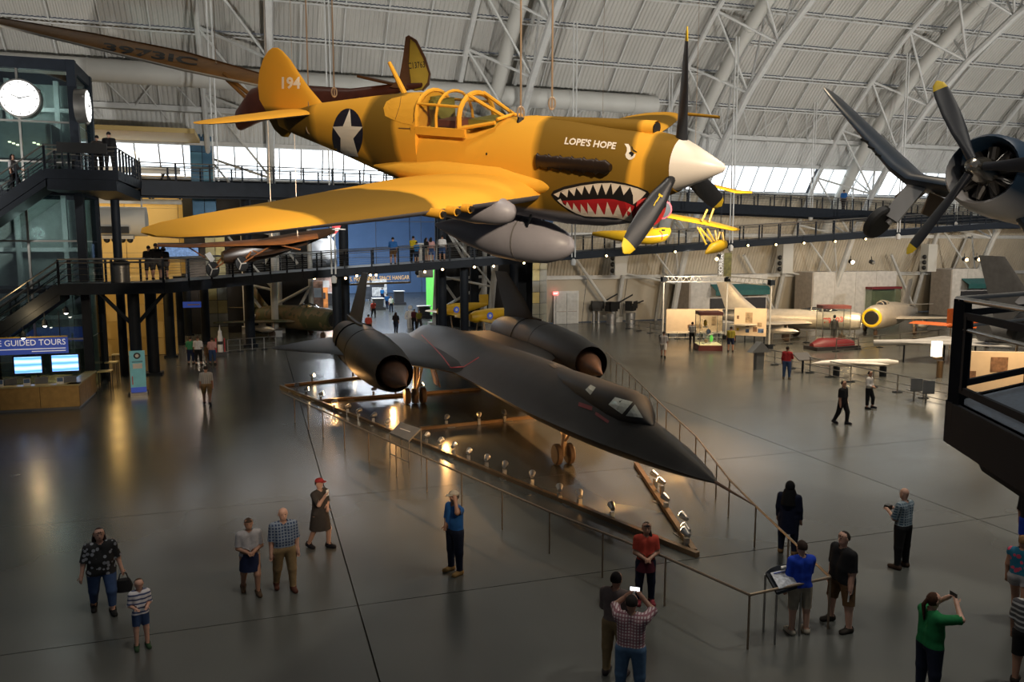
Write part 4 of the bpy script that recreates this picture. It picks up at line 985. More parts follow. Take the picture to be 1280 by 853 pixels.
text_decal('tail_number', '194', (352.5, 111.5), (376, 111.5), 15.5, mat('number_white', (.90, .82, .72), .5, var=.02), pb, pf, 0, .035)
E6 = lambda pts: Z(pts, 640, 130)
decal('painted_eye', [E6([(1000, 356), (1035, 358), (1052, 385), (1055, 420), (1075, 445), (1102, 447), (1090, 475), (1062, 495), (1038, 497), (1015, 478), (1008, 450), (1022, 420), (1022, 390)])], M_let, pb, pf, .007, 5)
decal('eye_pupil', [E6([(1045, 432), (1062, 424), (1088, 440), (1078, 462), (1058, 474), (1060, 456), (1040, 444)]), E6([(1068, 375), (1082, 408), (1115, 428), (1113, 433), (1080, 420), (1065, 388)])], M_blk, pb, pf, .011, 5)
decal('quarter_window_panel', [E5([(565, 250), (590, 195), (640, 165), (720, 147), (900, 125), (985, 118), (970, 330), (940, 425), (740, 385), (640, 350), (580, 320)])], M_sand, pb, pf, .005, 6)
decal('panel_seam', [strip_px(E5([(722, 150), (712, 230), (672, 352)]), .5)[0], strip_px(E5([(722, 150), (712, 230), (672, 352)]), .5)[1]] + strip_px(E5([(895, 130), (880, 240), (825, 385)]), .5) + strip_px(E5([(702, 428), (932, 440)]), 1.3), mat('seam_brown', (.20, .10, .03), .6), pb, pf, .009, 8)
decal('fuel_filler', [[(608.6+1.1*math.cos(t), 192.5+1.7*math.sin(t)) for t in [k*.6 for k in range(10)]]], M_blk, pb, pf, .008, 5)
# blade stencil
bpy.context.view_layer.update()
bb = bvh_of(bls)
decal('blade_stencil', strip_px([(817.0, 257.5), (821.5, 249.5)], .9) + strip_px([(818.6, 254.0), (824.0, 246.0)], 1.2) + strip_px([(820.5, 252.6), (826.0, 243.6)], .9) + strip_px([(823.2, 243.5), (828.0, 246.0)], 2.6), M_tip, bb, pf, .006, 6)
# suspension wires
M_wire = mat('bare_cable', (.42, .30, .20), .4, .6)
bpy.context.view_layer.update()
for i, (px, py, lab) in enumerate(((651, 150, 'steel suspension wire with shackle hooked behind the fighter canopy'), (690, 138, 'steel suspension wire with eyelet on the far side of the fighter'), (387, 168, 'steel suspension wire hooked to the fighter tail fuselage'), (418, 122, 'steel suspension wire reaching the far side of the fighter tail'))):
    p, n, d = hit_px(pb, px, py)
    if p is None or i in (1, 3):
        p = at_d(px, py, 11.5 if i == 1 else 15.0)
    tp = Vector((p.x, p.y, 22))
    t = thing('suspension_wire', lab, 'wire', p, 0, 'fighter suspension wires')
    MB().tube([(0, 0, .02), (0, 0, 22-p.z)], .014, 6).build('cable', M_wire, t)
    MB().tube([(.05*math.cos(q), 0, .1+.09*math.sin(q)) for q in [k*math.pi/6 for k in range(13)]], .014, 6).build('thimble', M_gear, t)
    if i == 0: MB().tube([(0, 0, .03), (-.03, 0, -.16)], .05, 8).build('shackle', NOZ, t)
# ================================================================== OTHER AIRCRAFT
def orient(root, fwd, right):
    f = Vector(fwd).normalized(); r = Vector(right); r = (r - f*r.dot(f)).normalized(); u = r.cross(f)
    root.rotation_euler = Matrix((f, -r, u)).transposed().to_euler()      # local x fwd, y left, z up
def camv(a, b, c): return Vector(CR)*a + Vector(CU)*b + Vector(CF)*c
# ---------------------------------------------------------------- gull-wing naval fighter at the right
M_nav = mat('navy_blue_paint', (.020, .034, .055), .38, var=.2, scale=1.5); M_navl = mat('pale_grey_paint', (.42, .42, .42), .45, var=.06)
def two_tone(name, a, b2, lo, hi):
    m, nt, b = new_mat(name); b.inputs['Roughness'].default_value = .4
    tc = nt.nodes.new('ShaderNodeTexCoord'); s = nt.nodes.new('ShaderNodeSeparateXYZ'); nt.links.new(tc.outputs['Object'], s.inputs[0])
    mr = nt.nodes.new('ShaderNodeMapRange'); mr.inputs['From Min'].default_value = lo; mr.inputs['From Max'].default_value = hi; nt.links.new(s.outputs[2], mr.inputs['Value'])
    rp = nt.nodes.new('ShaderNodeValToRGB'); rp.color_ramp.elements[0].color = (*a, 1); rp.color_ramp.elements[1].color = (*b2, 1); nt.links.new(mr.outputs['Result'], rp.inputs['Fac']); nt.links.new(rp.outputs['Color'], b.inputs['Base Color']); return m
M_navf = two_tone('navy_over_grey', (.55, .53, .52), (.016, .040, .075), -.50, .0)
nv = thing('naval_fighter', 'dark blue gull-wing propeller fighter with lowered wheel hanging overhead', 'aircraft', at_d(1216, 207, 15.0))
orient(nv, camv(-.78, .06, -.62), camv(-.49, .62, .615))
n = 30
rgc = lambda x, r, dz=0: [Vector((x, r*math.cos(2*math.pi*j/n), dz + r*math.sin(2*math.pi*j/n))) for j in range(n)]
MB().loft([rgc(-1.3, .56), rgc(-.50, .60), rgc(-.42, .66), rgc(-.52, .72), rgc(-1.0, .78), rgc(-1.7, .78), rgc(-1.72, .70)], cap=False).build('cowling', M_navf, nv, 50)
MB().lathe([(0, .001), (0, .58), (.05, .58), (.05, .001)], (-1.25, 0, 0), (-1, 0, 0), 24).build('engine_backing', NOZ, nv)
M_eng = mat('engine_metal', (.09, .085, .08), .35, .7)
for k in range(9):
    t = 2*math.pi*k/9; MB().tube([(-.85, .18*math.cos(t), .18*math.sin(t)), (-.85, .52*math.cos(t), .52*math.sin(t))], .10, 10).build('cylinder_head', M_eng, nv); 
    MB().tube([(-.62, .24*math.cos(t), .24*math.sin(t)), (-.72, .50*math.cos(t+.1), .50*math.sin(t+.1))], .02, 6).build('push_rod', M_eng, nv)
MB().lathe([(.12, .03), (.08, .12), (0, .15), (-.2, .17), (-.35, .24), (-.6, .26)], (0, 0, 0), (1, 0, 0), 20).build('propeller_hub', mat('chromed_hub', (.55, .50, .42), .18, .95), nv, True)
def best_angle(root, x0, L, tips, ph=3):
    bpy.context.view_layer.update(); best = (1e9, 0)
    for k in range(240):
        a = 2*math.pi*k/720; e = 0
        for j in range(3):
            t = a+j*2*math.pi/3; w_ = root.matrix_world @ Vector((x0, L*math.cos(t), L*math.sin(t))); d = np.array(w_)-CC; z = d@CF; u = (640+F_PX*(d@CR)/z, 426.5-F_PX*(d@CU)/z)
            e += min((u[0]-x)**2+(u[1]-y)**2 for x, y in tips)
        if e < best[0]: best = (e, a)
    return best[1]
an = best_angle(nv, -.1, 2.0, [(1172, 93), (1137, 330), (1345, 200)])
for j in range(3): blade(an+j*2*math.pi/3, 2.02, .16, -.1, .34, nv, M_tip, M_bl, .35, .16)
MB().loft([rgc(-1.7, .76), rgc(-2.4, .74), rgc(-4.0, .66, .03), rgc(-6.5, .42, .08), rgc(-8.6, .16, .12)]).build('fuselage', M_navf, nv, 60)
def nv_wing(sg):
    secs = [(.45, -1.9, -4.5, -.42, .17), (1.3, -1.95, -4.5, -.72, .17), (2.05, -2.0, -4.45, -.98, .16), (2.6, -2.05, -4.4, -.94, .15), (4.0, -2.35, -4.2, -.66, .13), (5.4, -2.7, -4.0, -.38, .11), (6.0, -2.95, -3.85, -.26, .10), (6.22, -3.2, -3.6, -.22, .08)]
    w_ = MB().loft([airfoil(a, b2, sg*y, z, th, 12) for y, a, b2, z, th in secs]).build('wing', M_nav, nv, 50)
    for k in range(3): MB().tube([(-2.3, sg*(3.0+.28*k), -.86+.056*k), (-1.95, sg*(3.0+.28*k), -.86+.056*k)], .03, 8).build('gun_barrel', NOZ, w_)
    # lowered undercarriage
    lg = MB().tube([(-2.4, sg*1.75, -1.0), (-2.15, sg*1.80, -2.02)], .075, 10).build('undercarriage_leg', M_navl, nv, True)
    MB().box((0, 0, 0), (.06, .42, 1.0)).build('leg_door', M_navl, lg).matrix_local = frame_mat((-2.12, sg*1.78, -1.38), (1, 0, .2), (0, 1, .05))
    wheel(lg, (-2.1, sg*1.98, -2.10), .41, .22, (0, 1, 0), mat('black_tyre', (.02, .02, .02), .6), M_navl)
    for s2 in (-1, 1): MB().box((-2.75, sg*1.75+s2*.32, -1.22), (.9, .03, .5), 0, Matrix.Rotation(s2*.3, 3, 'X')).build('wheel_door', mat('bare_primer', (.30, .20, .12), .5), nv)
nv_wing(-1); nv_wing(1)
bpy.context.view_layer.update()
dr_ = [o for o in nv.children if o.name.startswith('undercarriage_leg')][0].children[0]
text_decal('leg_number', '56', (1152.5, 247.5), (1160.5, 250.0), 8.0, M_blk, bvh_of([dr_]), nv, .1, .02, .004)
for dx in (-1.5, -5):
    p = nv.matrix_world @ Vector((dx, 0, .7)); t = thing('suspension_cable', 'thin steel cable holding the blue gull-wing fighter', 'wire', p, 0, 'naval fighter cables'); MB().tube([(0, 0, 0), (0, 0, 22-p.z)], .012, 6).build('cable', M_wire, t); MB().ball((0, 0, .05), .05, 8, 5).build('eyelet', M_gear, t)

# ---------------------------------------------------------------- brown and yellow glider high at the left
M_gbr = mat('varnished_brown', (.13, .05, .012), .4, var=.2, scale=3); M_gy = mat('doped_yellow', (.62, .42, .04), .5, var=.08); M_gred = mat('glider_maroon', (.11, .03, .015), .4, var=.2)
M_gund = mat('amber_underside', (.30, .13, .02), .5, var=.2, scale=2)
gd = thing('glider', 'brown high-wing glider with yellow rudder hanging behind the fighter tail', 'glider')
D1 = 27.0
def gp(x, y, d=D1): return at_d(x, y, d)
def slab(name, le, te, m, parent, th=.10):
    """a wing lofted through pairs of leading/trailing edge points"""
    rings = []
    for a, b2 in zip(le, te):
        a, b2 = Vector(a), Vector(b2); c = b2-a; up_ = Vector((0, 0, 1)); r = []
        pr_ = [(0, 0), (.06, .35), (.25, .55), (.5, .45), (.8, .2), (1, 0.03), (1, -.03), (.7, -.12), (.3, -.25), (.06, -.2)]
        for u, v in pr_: r.append(a + c*u + up_*v*th*2)
        rings.append(r)
    return MB().loft(rings).build(name, m, parent, 50)
root_le, root_te = gp(345, 112, 26.5), gp(338, 96, 28.0)
le = [gp(-60, 21, 31), gp(0, 32, 30.4), gp(120, 61, 29), gp(230, 88, 27.8), root_le]; te = [gp(-60, 12, 31.7), gp(0, 23, 31.2), gp(120, 43, 30.2), gp(230, 65, 29.2), root_te]
gw = slab('wing', le, te, M_gund, gd, .09)
MB().tube([p + Vector((0, -.02, 0)) for p in le], .05, 6).build('leading_edge', mat('edge_highlight', (.55, .50, .42), .4), gw, True); MB().tube(te, .045, 6).build('trailing_edge', M_gbr, gw, True)  # pale leading edge paints in the highlight along the wing
for px, py, px2, py2 in ((280, 92, 330, 133), (284, 100, 326, 140)): MB().tube([gp(px, py, 27.3), gp(px2, py2, 26.8)], .07, 8).build('wing_strut', M_gund, gd)
fu = [(gp(325, 122, 26.3), .42, .62), (gp(380, 126, 25.6), .36, .50), (gp(440, 122, 25.0), .22, .28), (gp(500, 110, 24.4), .12, .14), (gp(527, 106, 24.1), .06, .06)]
fu = [(gp(300, 150, 27.0), .25, .35), (gp(320, 132, 26.4), .40, .55), (gp(350, 124, 26.0), .40, .55)] + fu[1:]
rings = []
ax = (fu[-1][0]-fu[0][0]).normalized(); sx = ax.cross(Vector((0, 0, 1))).normalized()
for p, a, b2 in fu: rings.append([p + sx*u + Vector((0, 0, 1))*v for u, v in sup(a, b2, 16, 2.6)])
MB().loft(rings).build('fuselage', M_gred, gd, 50)
gr = MB().prism([gp(x, y, 24.3) for x, y in ((505, 58), (512, 46), (520, 52), (530, 72), (537, 92), (535, 104), (528, 112), (517, 113), (512, 104), (508, 80))], Vector((.05, .10, 0))).build('rudder', M_gy, gd)
MB().prism([gp(x, y, 24.2) for x, y in ((487, 109), (499, 98), (504, 70), (507, 46), (512, 45), (510, 80), (513, 104), (517, 112))], Vector((.05, .10, 0))).build('fin', M_gbr, gd)
MB().prism([gp(x, y, 24.25) for x, y in ((507, 46), (511, 44), (521, 50), (532, 72), (538, 92), (536, 105), (528, 113), (528, 111), (534, 103), (536, 92), (529, 73), (519, 53), (511, 47))], Vector((.05, .12, 0))).build('rudder_rim', M_gbr, gd)
slab('tailplane', [gp(446, 96, 24.0), gp(470, 102, 24.2), gp(505, 109, 24.4)], [gp(447, 95, 24.2), gp(475, 99, 25.0), gp(508, 107, 25.2)], M_gbr, gd, .05)
bpy.context.view_layer.update()
text_decal('rudder_number', 'C13763', (510.3, 86.5), (531.5, 84.5), 8.0, M_blk, bvh_of([gr]), gd, 0, .01, .006)
text_decal('wing_number', '397ƐIC'.replace('Ɛ', '3'), (128, 63), (246, 83), 10, M_blk, bvh_of([gw]), gd, 0, .03, .012)
for px, py, dd in ((270, 80, 28.2), (334, 96, 27.5)):
    p = gp(px, py, dd); t = thing('glider_cable', 'thin cable holding up the brown glider wing', 'wire', p, 0, 'glider cables'); MB().tube([(0, 0, 0), (0, 0, 24-p.z)], .012, 5).build('cable', M_wire, t); MB().ball((0, 0, .03), .04, 6, 4).build('eyelet', M_gear, t)

# ---------------------------------------------------------------- dark biplane under the fighter wing
bpn = thing('dark_biplane', 'dark brown biplane with striped tail hanging under the fighter wing', 'biplane')
DB = 37.0
M_bdk = mat('dark_lacquer', (.035, .018, .010), .35, var=.2); M_bor = mat('orange_brown_wing', (.22, .07, .015), .45, var=.3, scale=2)
slab('upper_wing', [gp(196, 308, 36), gp(240, 309.5, 36), gp(355, 306, 36.4), gp(398, 298, 37)], [gp(197, 305, 37.2), gp(240, 305, 37.4), gp(350, 297, 37.8), gp(396, 292, 38)], M_bor, bpn, .08)
slab('lower_wing', [gp(285, 326, 36.3), gp(340, 318, 36.6), gp(384, 306, 37.2)], [gp(288, 322, 37.4), gp(342, 312, 37.8), gp(388, 302, 38.2)], M_bdk, bpn, .08)
fb = [(gp(278, 322, 36.4), .25, .28), (gp(300, 318, 36.8), .42, .48), (gp(340, 309, 37.6), .42, .5), (gp(385, 297, 38.6), .28, .34), (gp(418, 288, 39.4), .08, .14)]
ax = (fb[-1][0]-fb[0][0]).normalized(); sx = ax.cross(Vector((0, 0, 1))).normalized()
MB().loft([[p + sx*u + Vector((0, 0, 1))*v for u, v in sup(a, b2, 16, 2.4)] for p, a, b2 in fb]).build('fuselage', M_bdk, bpn, 50)
M_rst = mat('stripe_red', (.5, .02, .03), .5); M_wst = mat('stripe_white', (.75, .72, .68), .5)
ru = link('rudder', None, bpn)
for k in range(4):
    y0, y1 = 282+3.6*k, 282+3.6*(k+1); x1 = 426-1.0*k**1.6
    MB().prism([gp(x, y, 39.4) for x, y in ((415, y0), (x1, y0-.6), (426-1.0*(k+1)**1.6, y1-.6), (415, y1))], Vector((.03, .07, 0))).build('rudder_stripe', (M_wst, M_rst)[(k+1) % 2], ru)
slab('tailplane', [gp(414, 287, 39.2), gp(432, 287.5, 39.4)], [gp(416, 286, 39.8), gp(431, 286.5, 39.8)], M_wst, bpn, .04)
M_spk = mat('pale_spoke', (.6, .55, .48), .5)
for cx_, cy_, dd in ((266, 337, 36.0), (302, 330, 36.2)):
    c = gp(cx_, cy_, dd); ax_ = camv(.85, 0, -.5)
    wv_ = wheel(bpn, c, .36, .12, ax_, mat('black_tyre', (.02, .02, .02), .6), M_bdk)
    for q in range(3):
        t = q*2.1+.5; e1 = ax_.normalized().orthogonal(); e2 = ax_.normalized().cross(e1); MB().bar(c - camv(0, 0, .09), c - camv(0, 0, .09) + (e1*math.cos(t)+e2*math.sin(t))*.24, .05).build('spoke', M_spk, wv_)
    MB().tube([c, gp(cx_+14, cy_-18, 36.8)], .05, 6).build('wheel_strut', M_bor, bpn); MB().tube([c, gp(cx_+36, cy_-22, 37)], .04, 6).build('wheel_strut', M_bor, bpn)
for px in (232, 300, 352): MB().tube([gp(px, 307, 36.6), gp(px+24, 322-(px-232)*.08, 36.8)], .035, 6).build('wing_strut', M_bor, bpn)
MB().prism([gp(x, y, 35.9) for x, y in ((256, 318), (262, 315), (268, 324), (264, 329))], camv(0, 0, .06)).build('propeller_blade', M_wst, bpn)
for px, py in ((372, 297), (340, 300)):
    p = gp(px, py, 37.6); t = thing('biplane_cable', 'thin cable holding up the dark biplane', 'wire', p, 0, 'biplane cables'); MB().tube([(0, 0, 0), (0, 0, 22-p.z)], .012, 5).build('cable', M_wire, t); MB().ball((0, 0, .03), .04, 6, 4).build('eyelet', M_gear, t)

# ---------------------------------------------------------------- yellow floatplane beyond the propeller
fp = thing('yellow_floatplane', 'yellow biplane floatplane with red cowling hanging beyond the propeller', 'floatplane')
M_fy = mat('floatplane_yellow', (.66, .38, .012), .45, var=.06); M_fyd = mat('strut_yellow', (.5, .28, .02), .5)
fl_ = [(741, 292.5, 43.5, .06, .10), (755, 293, 43.0, .28, .20), (785, 296, 42.0, .40, .34), (815, 296, 41.0, .44, .42), (830, 293, 40.5, .36, .36), (837, 289, 40.2, .12, .16)]
ax = (gp(837, 289, 40.2)-gp(741, 292.5, 43.5)).normalized(); sx = ax.cross(Vector((0, 0, 1))).normalized()
mf = MB().loft([[gp(x, y, d) + sx*u + Vector((0, 0, 1))*v for u, v in sup(a, b2, 18, 2.4)] for x, y, d, a, b2 in fl_]).build('main_float', M_fy, fp, 50)
bpy.context.view_layer.update(); bf = bvh_of([mf])
decal('float_stripe', strip_px([(792, 296.5), (815, 296), (835, 294)], 1.8), M_wst, bf, fp, .01, 6); decal('float_band', strip_px([(822, 286), (828, 293), (827, 300)], 1.2), M_rst, bf, fp, .012, 5); decal('float_hatch', [[(803, 286), (809, 285), (812, 288), (806, 289)], [(827, 287), (832, 287), (831, 289), (827, 289)]], M_dark, bf, fp, .012, 6)
slab('lower_wing', [gp(770, 262, 42), gp(830, 271.5, 41), gp(880, 281, 40), gp(916, 288.5, 39.4), gp(921, 288, 39.3)], [gp(775, 257, 43.4), gp(832, 266, 42.4), gp(884, 275, 41.5), gp(918, 284, 40.6), gp(925, 287, 40.0)], M_fy, fp, .09)
slab('upper_wing', [gp(800, 218, 42), gp(885, 232, 40.4), gp(920, 241.5, 39.6), gp(940, 241.5, 39.2)], [gp(803, 214, 43.3), gp(886, 229, 41.8), gp(922, 237.5, 41), gp(941, 240, 40.2)], M_fy, fp, .08)
MB().tube([gp(822, 256, 41.6), gp(828, 262, 40.2)], .50, 18).build('cowling', M_rst, fp, True); MB().tube([gp(828, 262, 40.2), gp(828.6, 262.5, 40.1)], .42, 16).build('engine_face', NOZ, fp)
fb = [(gp(824, 258, 41.4), .44, .48), (gp(800, 262, 43), .42, .5), (gp(770, 262, 45), .3, .4), (gp(735, 262, 48), .08, .12)]
ax = (fb[-1][0]-fb[0][0]).normalized(); sx = ax.cross(Vector((0, 0, 1))).normalized()
MB().loft([[p + sx*u + Vector((0, 0, 1))*v for u, v in sup(a, b2, 16)] for p, a, b2 in fb]).build('fuselage', M_fy, fp, 50)
for a, b2 in (((877, 277), (884, 262)), ((886, 278), (892, 261)), ((900, 247), (893, 237)), ((872, 284), (883, 306)), ((875, 285), (890, 303)), ((884, 286), (893, 302)), ((894, 288), (896, 302)), ((903, 290), (905, 303)), ((897, 300), (900, 290))):
    MB().tube([gp(*a, 40), gp(*b2, 40)], .055, 6).build('strut', M_fyd, fp)
tf = [(882, 316, 39.6, .05, .08), (889, 311, 39.8, .22, .26), (900, 307.5, 40.0, .27, .32), (906, 306, 40.2, .20, .24), (908, 304.5, 40.3, .05, .08)]
ax = (gp(908, 304.5, 40.3)-gp(882, 316, 39.6)).normalized(); sx = ax.cross(Vector((0, 0, 1))).normalized()
MB().loft([[gp(x, y, d) + sx*u + Vector((0, 0, 1))*v for u, v in sup(a, b2, 14)] for x, y, d, a, b2 in tf]).build('wing_float', M_fy, fp, 60)
MB().tube([gp(813, 280, 41), gp(815, 288, 41)], .08, 6).build('float_strut', M_fyd, fp); MB().tube([gp(800, 272, 42), gp(798, 290, 42)], .06, 6).build('float_strut', M_fyd, fp)
for px, py, dd in ((752, 258, 46), (868, 228, 41)):
    p = gp(px, py, dd); t = thing('floatplane_cable', 'thin cable holding up the yellow floatplane', 'wire', p, 0, 'floatplane cables'); MB().tube([(0, 0, 0), (0, 0, 22-p.z)], .012, 5).build('cable', M_wire, t); MB().ball((0, 0, .03), .04, 6, 4).build('eyelet', M_gear, t)

# ---------------------------------------------------------------- silver swept-wing jets on the floor, far right
M_sil = mat('polished_aluminium', (.62, .58, .52), .34, .45, var=.08); M_dul = mat('dull_aluminium', (.48, .44, .38), .4, .5, var=.1)
def jet(name, label, nose_px, tail_dir, L, ring_m, number=None, scale=1.0, hz=1.55, r=.62, fin_m=None, skin=None):
    p = on_z(*nose_px); t = thing(name, label, 'jet', p); d = Vector(tail_dir); d.z = 0; orient(t, -d, Vector((d.y*-1, d.x, 0))*-1 if False else (-d).cross(Vector((0, 0, 1))))
    skin = skin or M_sil
    sec = [(0, .80), (-.15, .90), (-.8, 1.0), (-2.2, 1.05), (-4.0, 1.08), (-6, 1.0), (-8, .80), (-L, .5)]
    fz = MB().loft([[Vector((x+1.2, r*k*a, hz + r*k*b2)) for a, b2 in sup(1, 1.12, 20)] for x, k in sec]).build('fuselage', skin, t, 60)
    MB().lathe([(-.06, r*.58), (.06, r*.70), (.03, r*.86), (-.10, r*.90)], (1.2, 0, hz), (1, 0, 0), 24).build('intake_ring', ring_m, t, True); MB().lathe([(0, .001), (0, r*.62), (.07, r*.62), (.07, .001)], (1.16, 0, hz), (1, 0, 0), 18).build('intake_mouth', NOZ, t)
    MB().loft([[Vector((x+1.2, .36*k*a, hz+r*1.05+.34*k*b2)) for a, b2 in sup(1, 1, 14)] for x, k in ((-1.5, .1), (-2.0, .8), (-2.6, 1.0), (-3.4, .8), (-4.4, .15))]).build('canopy', glass_mat('dark_canopy', (.25, .25, .25), .05, .55), t, 60)
    for xx in (-2.0, -2.6, -3.4): MB().tube([(xx+1.2, .36*math.cos(q)*(.8 if xx != -2.6 else 1), hz+r*1.05+.35*math.sin(q)*(.8 if xx != -2.6 else 1)) for q in [math.pi*k_/8 for k_ in range(9)]], .03, 6).build('canopy_frame', skin, t, True)
    for sg in (-1, 1):
        w_ = MB().loft([airfoil(a+1.2, b2+1.2, sg*y, z, .09, 9) for y, a, b2, z in ((.4, -3.0, -6.2, hz-.25), (2.6, -4.8, -7.0, hz-.22), (5.2, -7.0, -8.3, hz-.2))]).build('wing', skin, t, 50)
        MB().loft([airfoil(a+1.2, b2+1.2, sg*y, z, .08, 7) for y, a, b2, z in ((.1, -8.6, -9.9, hz+.55), (1.9, -9.6, -10.3, hz+.65))]).build('tailplane', skin, t, 50)
        MB().tube([(-3.6, sg*1.9, .3), (-3.6, sg*1.7, hz-.3)], .07, 8).build('gear_leg', M_gear, t); wheel(t, (-3.6, sg*1.9, .33), .33, .2, (0, 1, 0))
        MB().lathe([(0, .02), (.5, .22), (1.4, .28), (2.6, .16), (3.2, .02)], (-2.6, sg*2.4, hz-.75), (-1, 0, 0), 14).build('drop_tank', M_sil, t, 60); MB().box((-4.1, sg*2.4, hz-.42), (.8, .06, .35)).build('tank_pylon', M_dul, t)
    MB().loft([[Vector((q.x, q.y, z)) for q in airfoil(a+1.2, b2+1.2, 0, 0, .08, 8, True)] for z, a, b2 in ((hz+.3, -7.0, -9.8), (hz+1.4, -8.4, -10.2), (hz+2.7, -9.6, -10.7))]).build('fin', fin_m or skin, t, 50)
    MB().tube([(0, 0, .3), (0, 0, hz-.4)], .06, 8).build('gear_leg', M_gear, t); wheel(t, (0, 0, .27), .27, .18, (0, 1, 0))
    return t, fz
dirF = Vector(CR)*.66 + Vector((CF[0], CF[1], 0))*.75
sabre, _ = jet('yellow_nosed_jet', 'silver swept-wing jet with yellow nose ring parked beyond the railing', (1094, 421), dirF, 11.0, M_tip, fin_m=M_dul, r=.84)
mig, mfz = jet('numbered_jet', 'silver swept-wing jet with red number on its nose', (1052, 427), Vector(CR)*-.86 + Vector((CF[0], CF[1], 0))*.5, 10.4, M_dul)
bpy.context.view_layer.update()
text_decal('nose_number', '79103', (1029.5, 404.5), (1054.5, 402.5), 6.6, mat('number_red', (.65, .04, .03), .5), bvh_of([mfz]), mig, 0, .02, .012)
# camouflaged jet left of the passage
M_cam, nt, b = new_mat('green_brown_camouflage'); tc = nt.nodes.new('ShaderNodeTexCoord'); nz = nt.nodes.new('ShaderNodeTexNoise'); nz.inputs['Scale'].default_value = .9; rp = nt.nodes.new('ShaderNodeValToRGB'); rp.color_ramp.interpolation = 'CONSTANT'
rp.color_ramp.elements[0].color = (.045, .05, .02, 1); rp.color_ramp.elements[1].position = .48; rp.color_ramp.elements[1].color = (.12, .085, .04, 1); e = rp.color_ramp.elements.new(.6); e.color = (.07, .075, .03, 1)
nt.links.new(tc.outputs['Object'], nz.inputs['Vector']); nt.links.new(nz.outputs['Fac'], rp.inputs['Fac']); nt.links.new(rp.outputs['Color'], b.inputs['Base Color']); b.inputs['Roughness'].default_value = .55
cj, _ = jet('camouflaged_jet', 'green and brown camouflaged jet parked behind the black jet wing', (404, 424), (-.60, .80, 0), 11.5, M_cam, fin_m=M_cam, hz=1.5, r=.80, skin=M_cam)
# yellow trainers right of the passage
for i, (nx, ny, dd, s) in enumerate(((548, 410, 60, 1), (588, 408, 57, 1))):
    p = on_z(nx, 416+i*2); t = thing('yellow_trainer', ('yellow trainer plane with bare fuselage beside a dark column', 'yellow trainer plane with star roundel behind the black jet nacelle')[i], 'aircraft', Vector((on_y(nx, 400, 60.5-6.2*i).x, 60.5-6.2*i, 0)), R_(18))
    MB().loft([[Vector((x, a*.42*k, 1.9+x*.08+b2*.45*k)) for a, b2 in sup(1, 1, 16)] for x, k in ((0, .6), (.4, 1), (1.6, 1.05), (3.4, .7), (4.6, .3))]).build('fuselage', M_fy, t, 60)
    MB().loft([airfoil(.5, 2.0, y, 1.6 if y < 0 else 1.7, .12, 9) for y in (-3.0, 0, 3.0)]).build('wing', M_fy, t, 50)
    MB().loft([[Vector((q.x, q.y, z)) for q in airfoil(3.9, 4.8, 0, 0, .08, 8, True)] for z in (2.2, 3.1)]).build('fin', M_fy, t, 50)
    for y in (-.7, .7): MB().tube([(.9, y, .3), (.9, y*.6, 1.5)], .05, 8).build('gear_leg', M_gear, t); wheel(t, (.9, y, .3), .3, .14, (0, 1, 0))
    MB().tube([(4.3, 0, 0), (4.3, 0, 2.0)], .05, 8).build('tail_strut', M_gear, t)
    MB().lathe([(0, .001), (0, .26), (.02, .26), (.02, .001)], (1.4, -.46, 2.0), (0, -1, 0), 18).build('roundel', M_ban, t); MB().lathe([(0, .001), (0, .13), (.03, .13), (.03, .001)], (1.4, -.46, 2.0), (0, -1, 0), 5).build('roundel_star', M_wst, t)
# grey jet fin rising behind the balcony rail
p = on_z(1262, 455); gf = thing('grey_jet', 'dark grey jet with tall swept fin parked behind the balcony', 'jet', p)
M_gj = mat('gunship_grey', (.075, .078, .085), .5, var=.15)
orient(gf, camv(.9, 0, .35), camv(.35, 0, -.9))
MB().loft([[Vector((x, .75*k*a, 1.9+.75*k*b2)) for a, b2 in sup(1, 1, 18)] for x, k in ((-2.2, .7), (-1, .9), (2, 1), (6, 1), (9, .5), (10.5, .05))]).build('fuselage', M_gj, gf, 60)
MB().loft([[Vector((q.x, q.y, z)) for q in airfoil(a, b2, 0, 0, .06, 8, True)] for z, a, b2 in ((2.3, 3.6, -1.2), (6.4, -.4, -2.6))]).build('fin', M_gj, gf, 50)
for sg in (-1, 1):
    MB().loft([airfoil(a, b2, sg*y, 1.9, .06, 8) for y, a, b2 in ((.5, 5.2, 1.2), (3.6, 2.0, .6))]).build('wing', M_gj, gf, 50); MB().tube([(2, sg*1.1, .3), (2, sg*.9, 1.5)], .07, 8).build('gear_leg', M_gear, gf); wheel(gf, (2, sg*1.1, .33), .33, .2, (0, 1, 0))
MB().tube([(7, 0, .3), (7, 0, 1.5)], .07, 8).build('gear_leg', M_gear, gf); wheel(gf, (7, 0, .28), .28, .2, (0, 1, 0))
# red striker glow: orange helicopter-like exhibit lit behind the balcony
p = on_z(1225, 430); oh = thing('orange_trainer', 'orange propeller trainer under warm lights behind the balcony rail', 'aircraft', p, R_(200))
M_or = mat('orange_paint', (.55, .12, .02), .4)
MB().loft([[Vector((x, .4*k*a, 1.6+.45*k*b2)) for a, b2 in sup(1, 1, 16)] for x, k in ((0, .5), (.5, 1), (2, 1.05), (4, .6), (5.5, .15))]).build('fuselage', M_or, oh, 60); MB().loft([airfoil(.9, 2.6, y, 1.35, .12, 9) for y in (-4, 0, 4)]).build('wing', M_or, oh, 50)
for y in (-.9, .9): MB().tube([(1.2, y, .3), (1.2, y, 1.3)], .05, 8).build('gear_leg', M_gear, oh); wheel(oh, (1.2, y, .3), .3, .14, (0, 1, 0))
MB().loft([[Vector((q.x, q.y, z)) for q in airfoil(4.6, 5.7, 0, 0, .08, 8, True)] for z in (1.8, 2.8)]).build('fin', M_or, oh, 50)
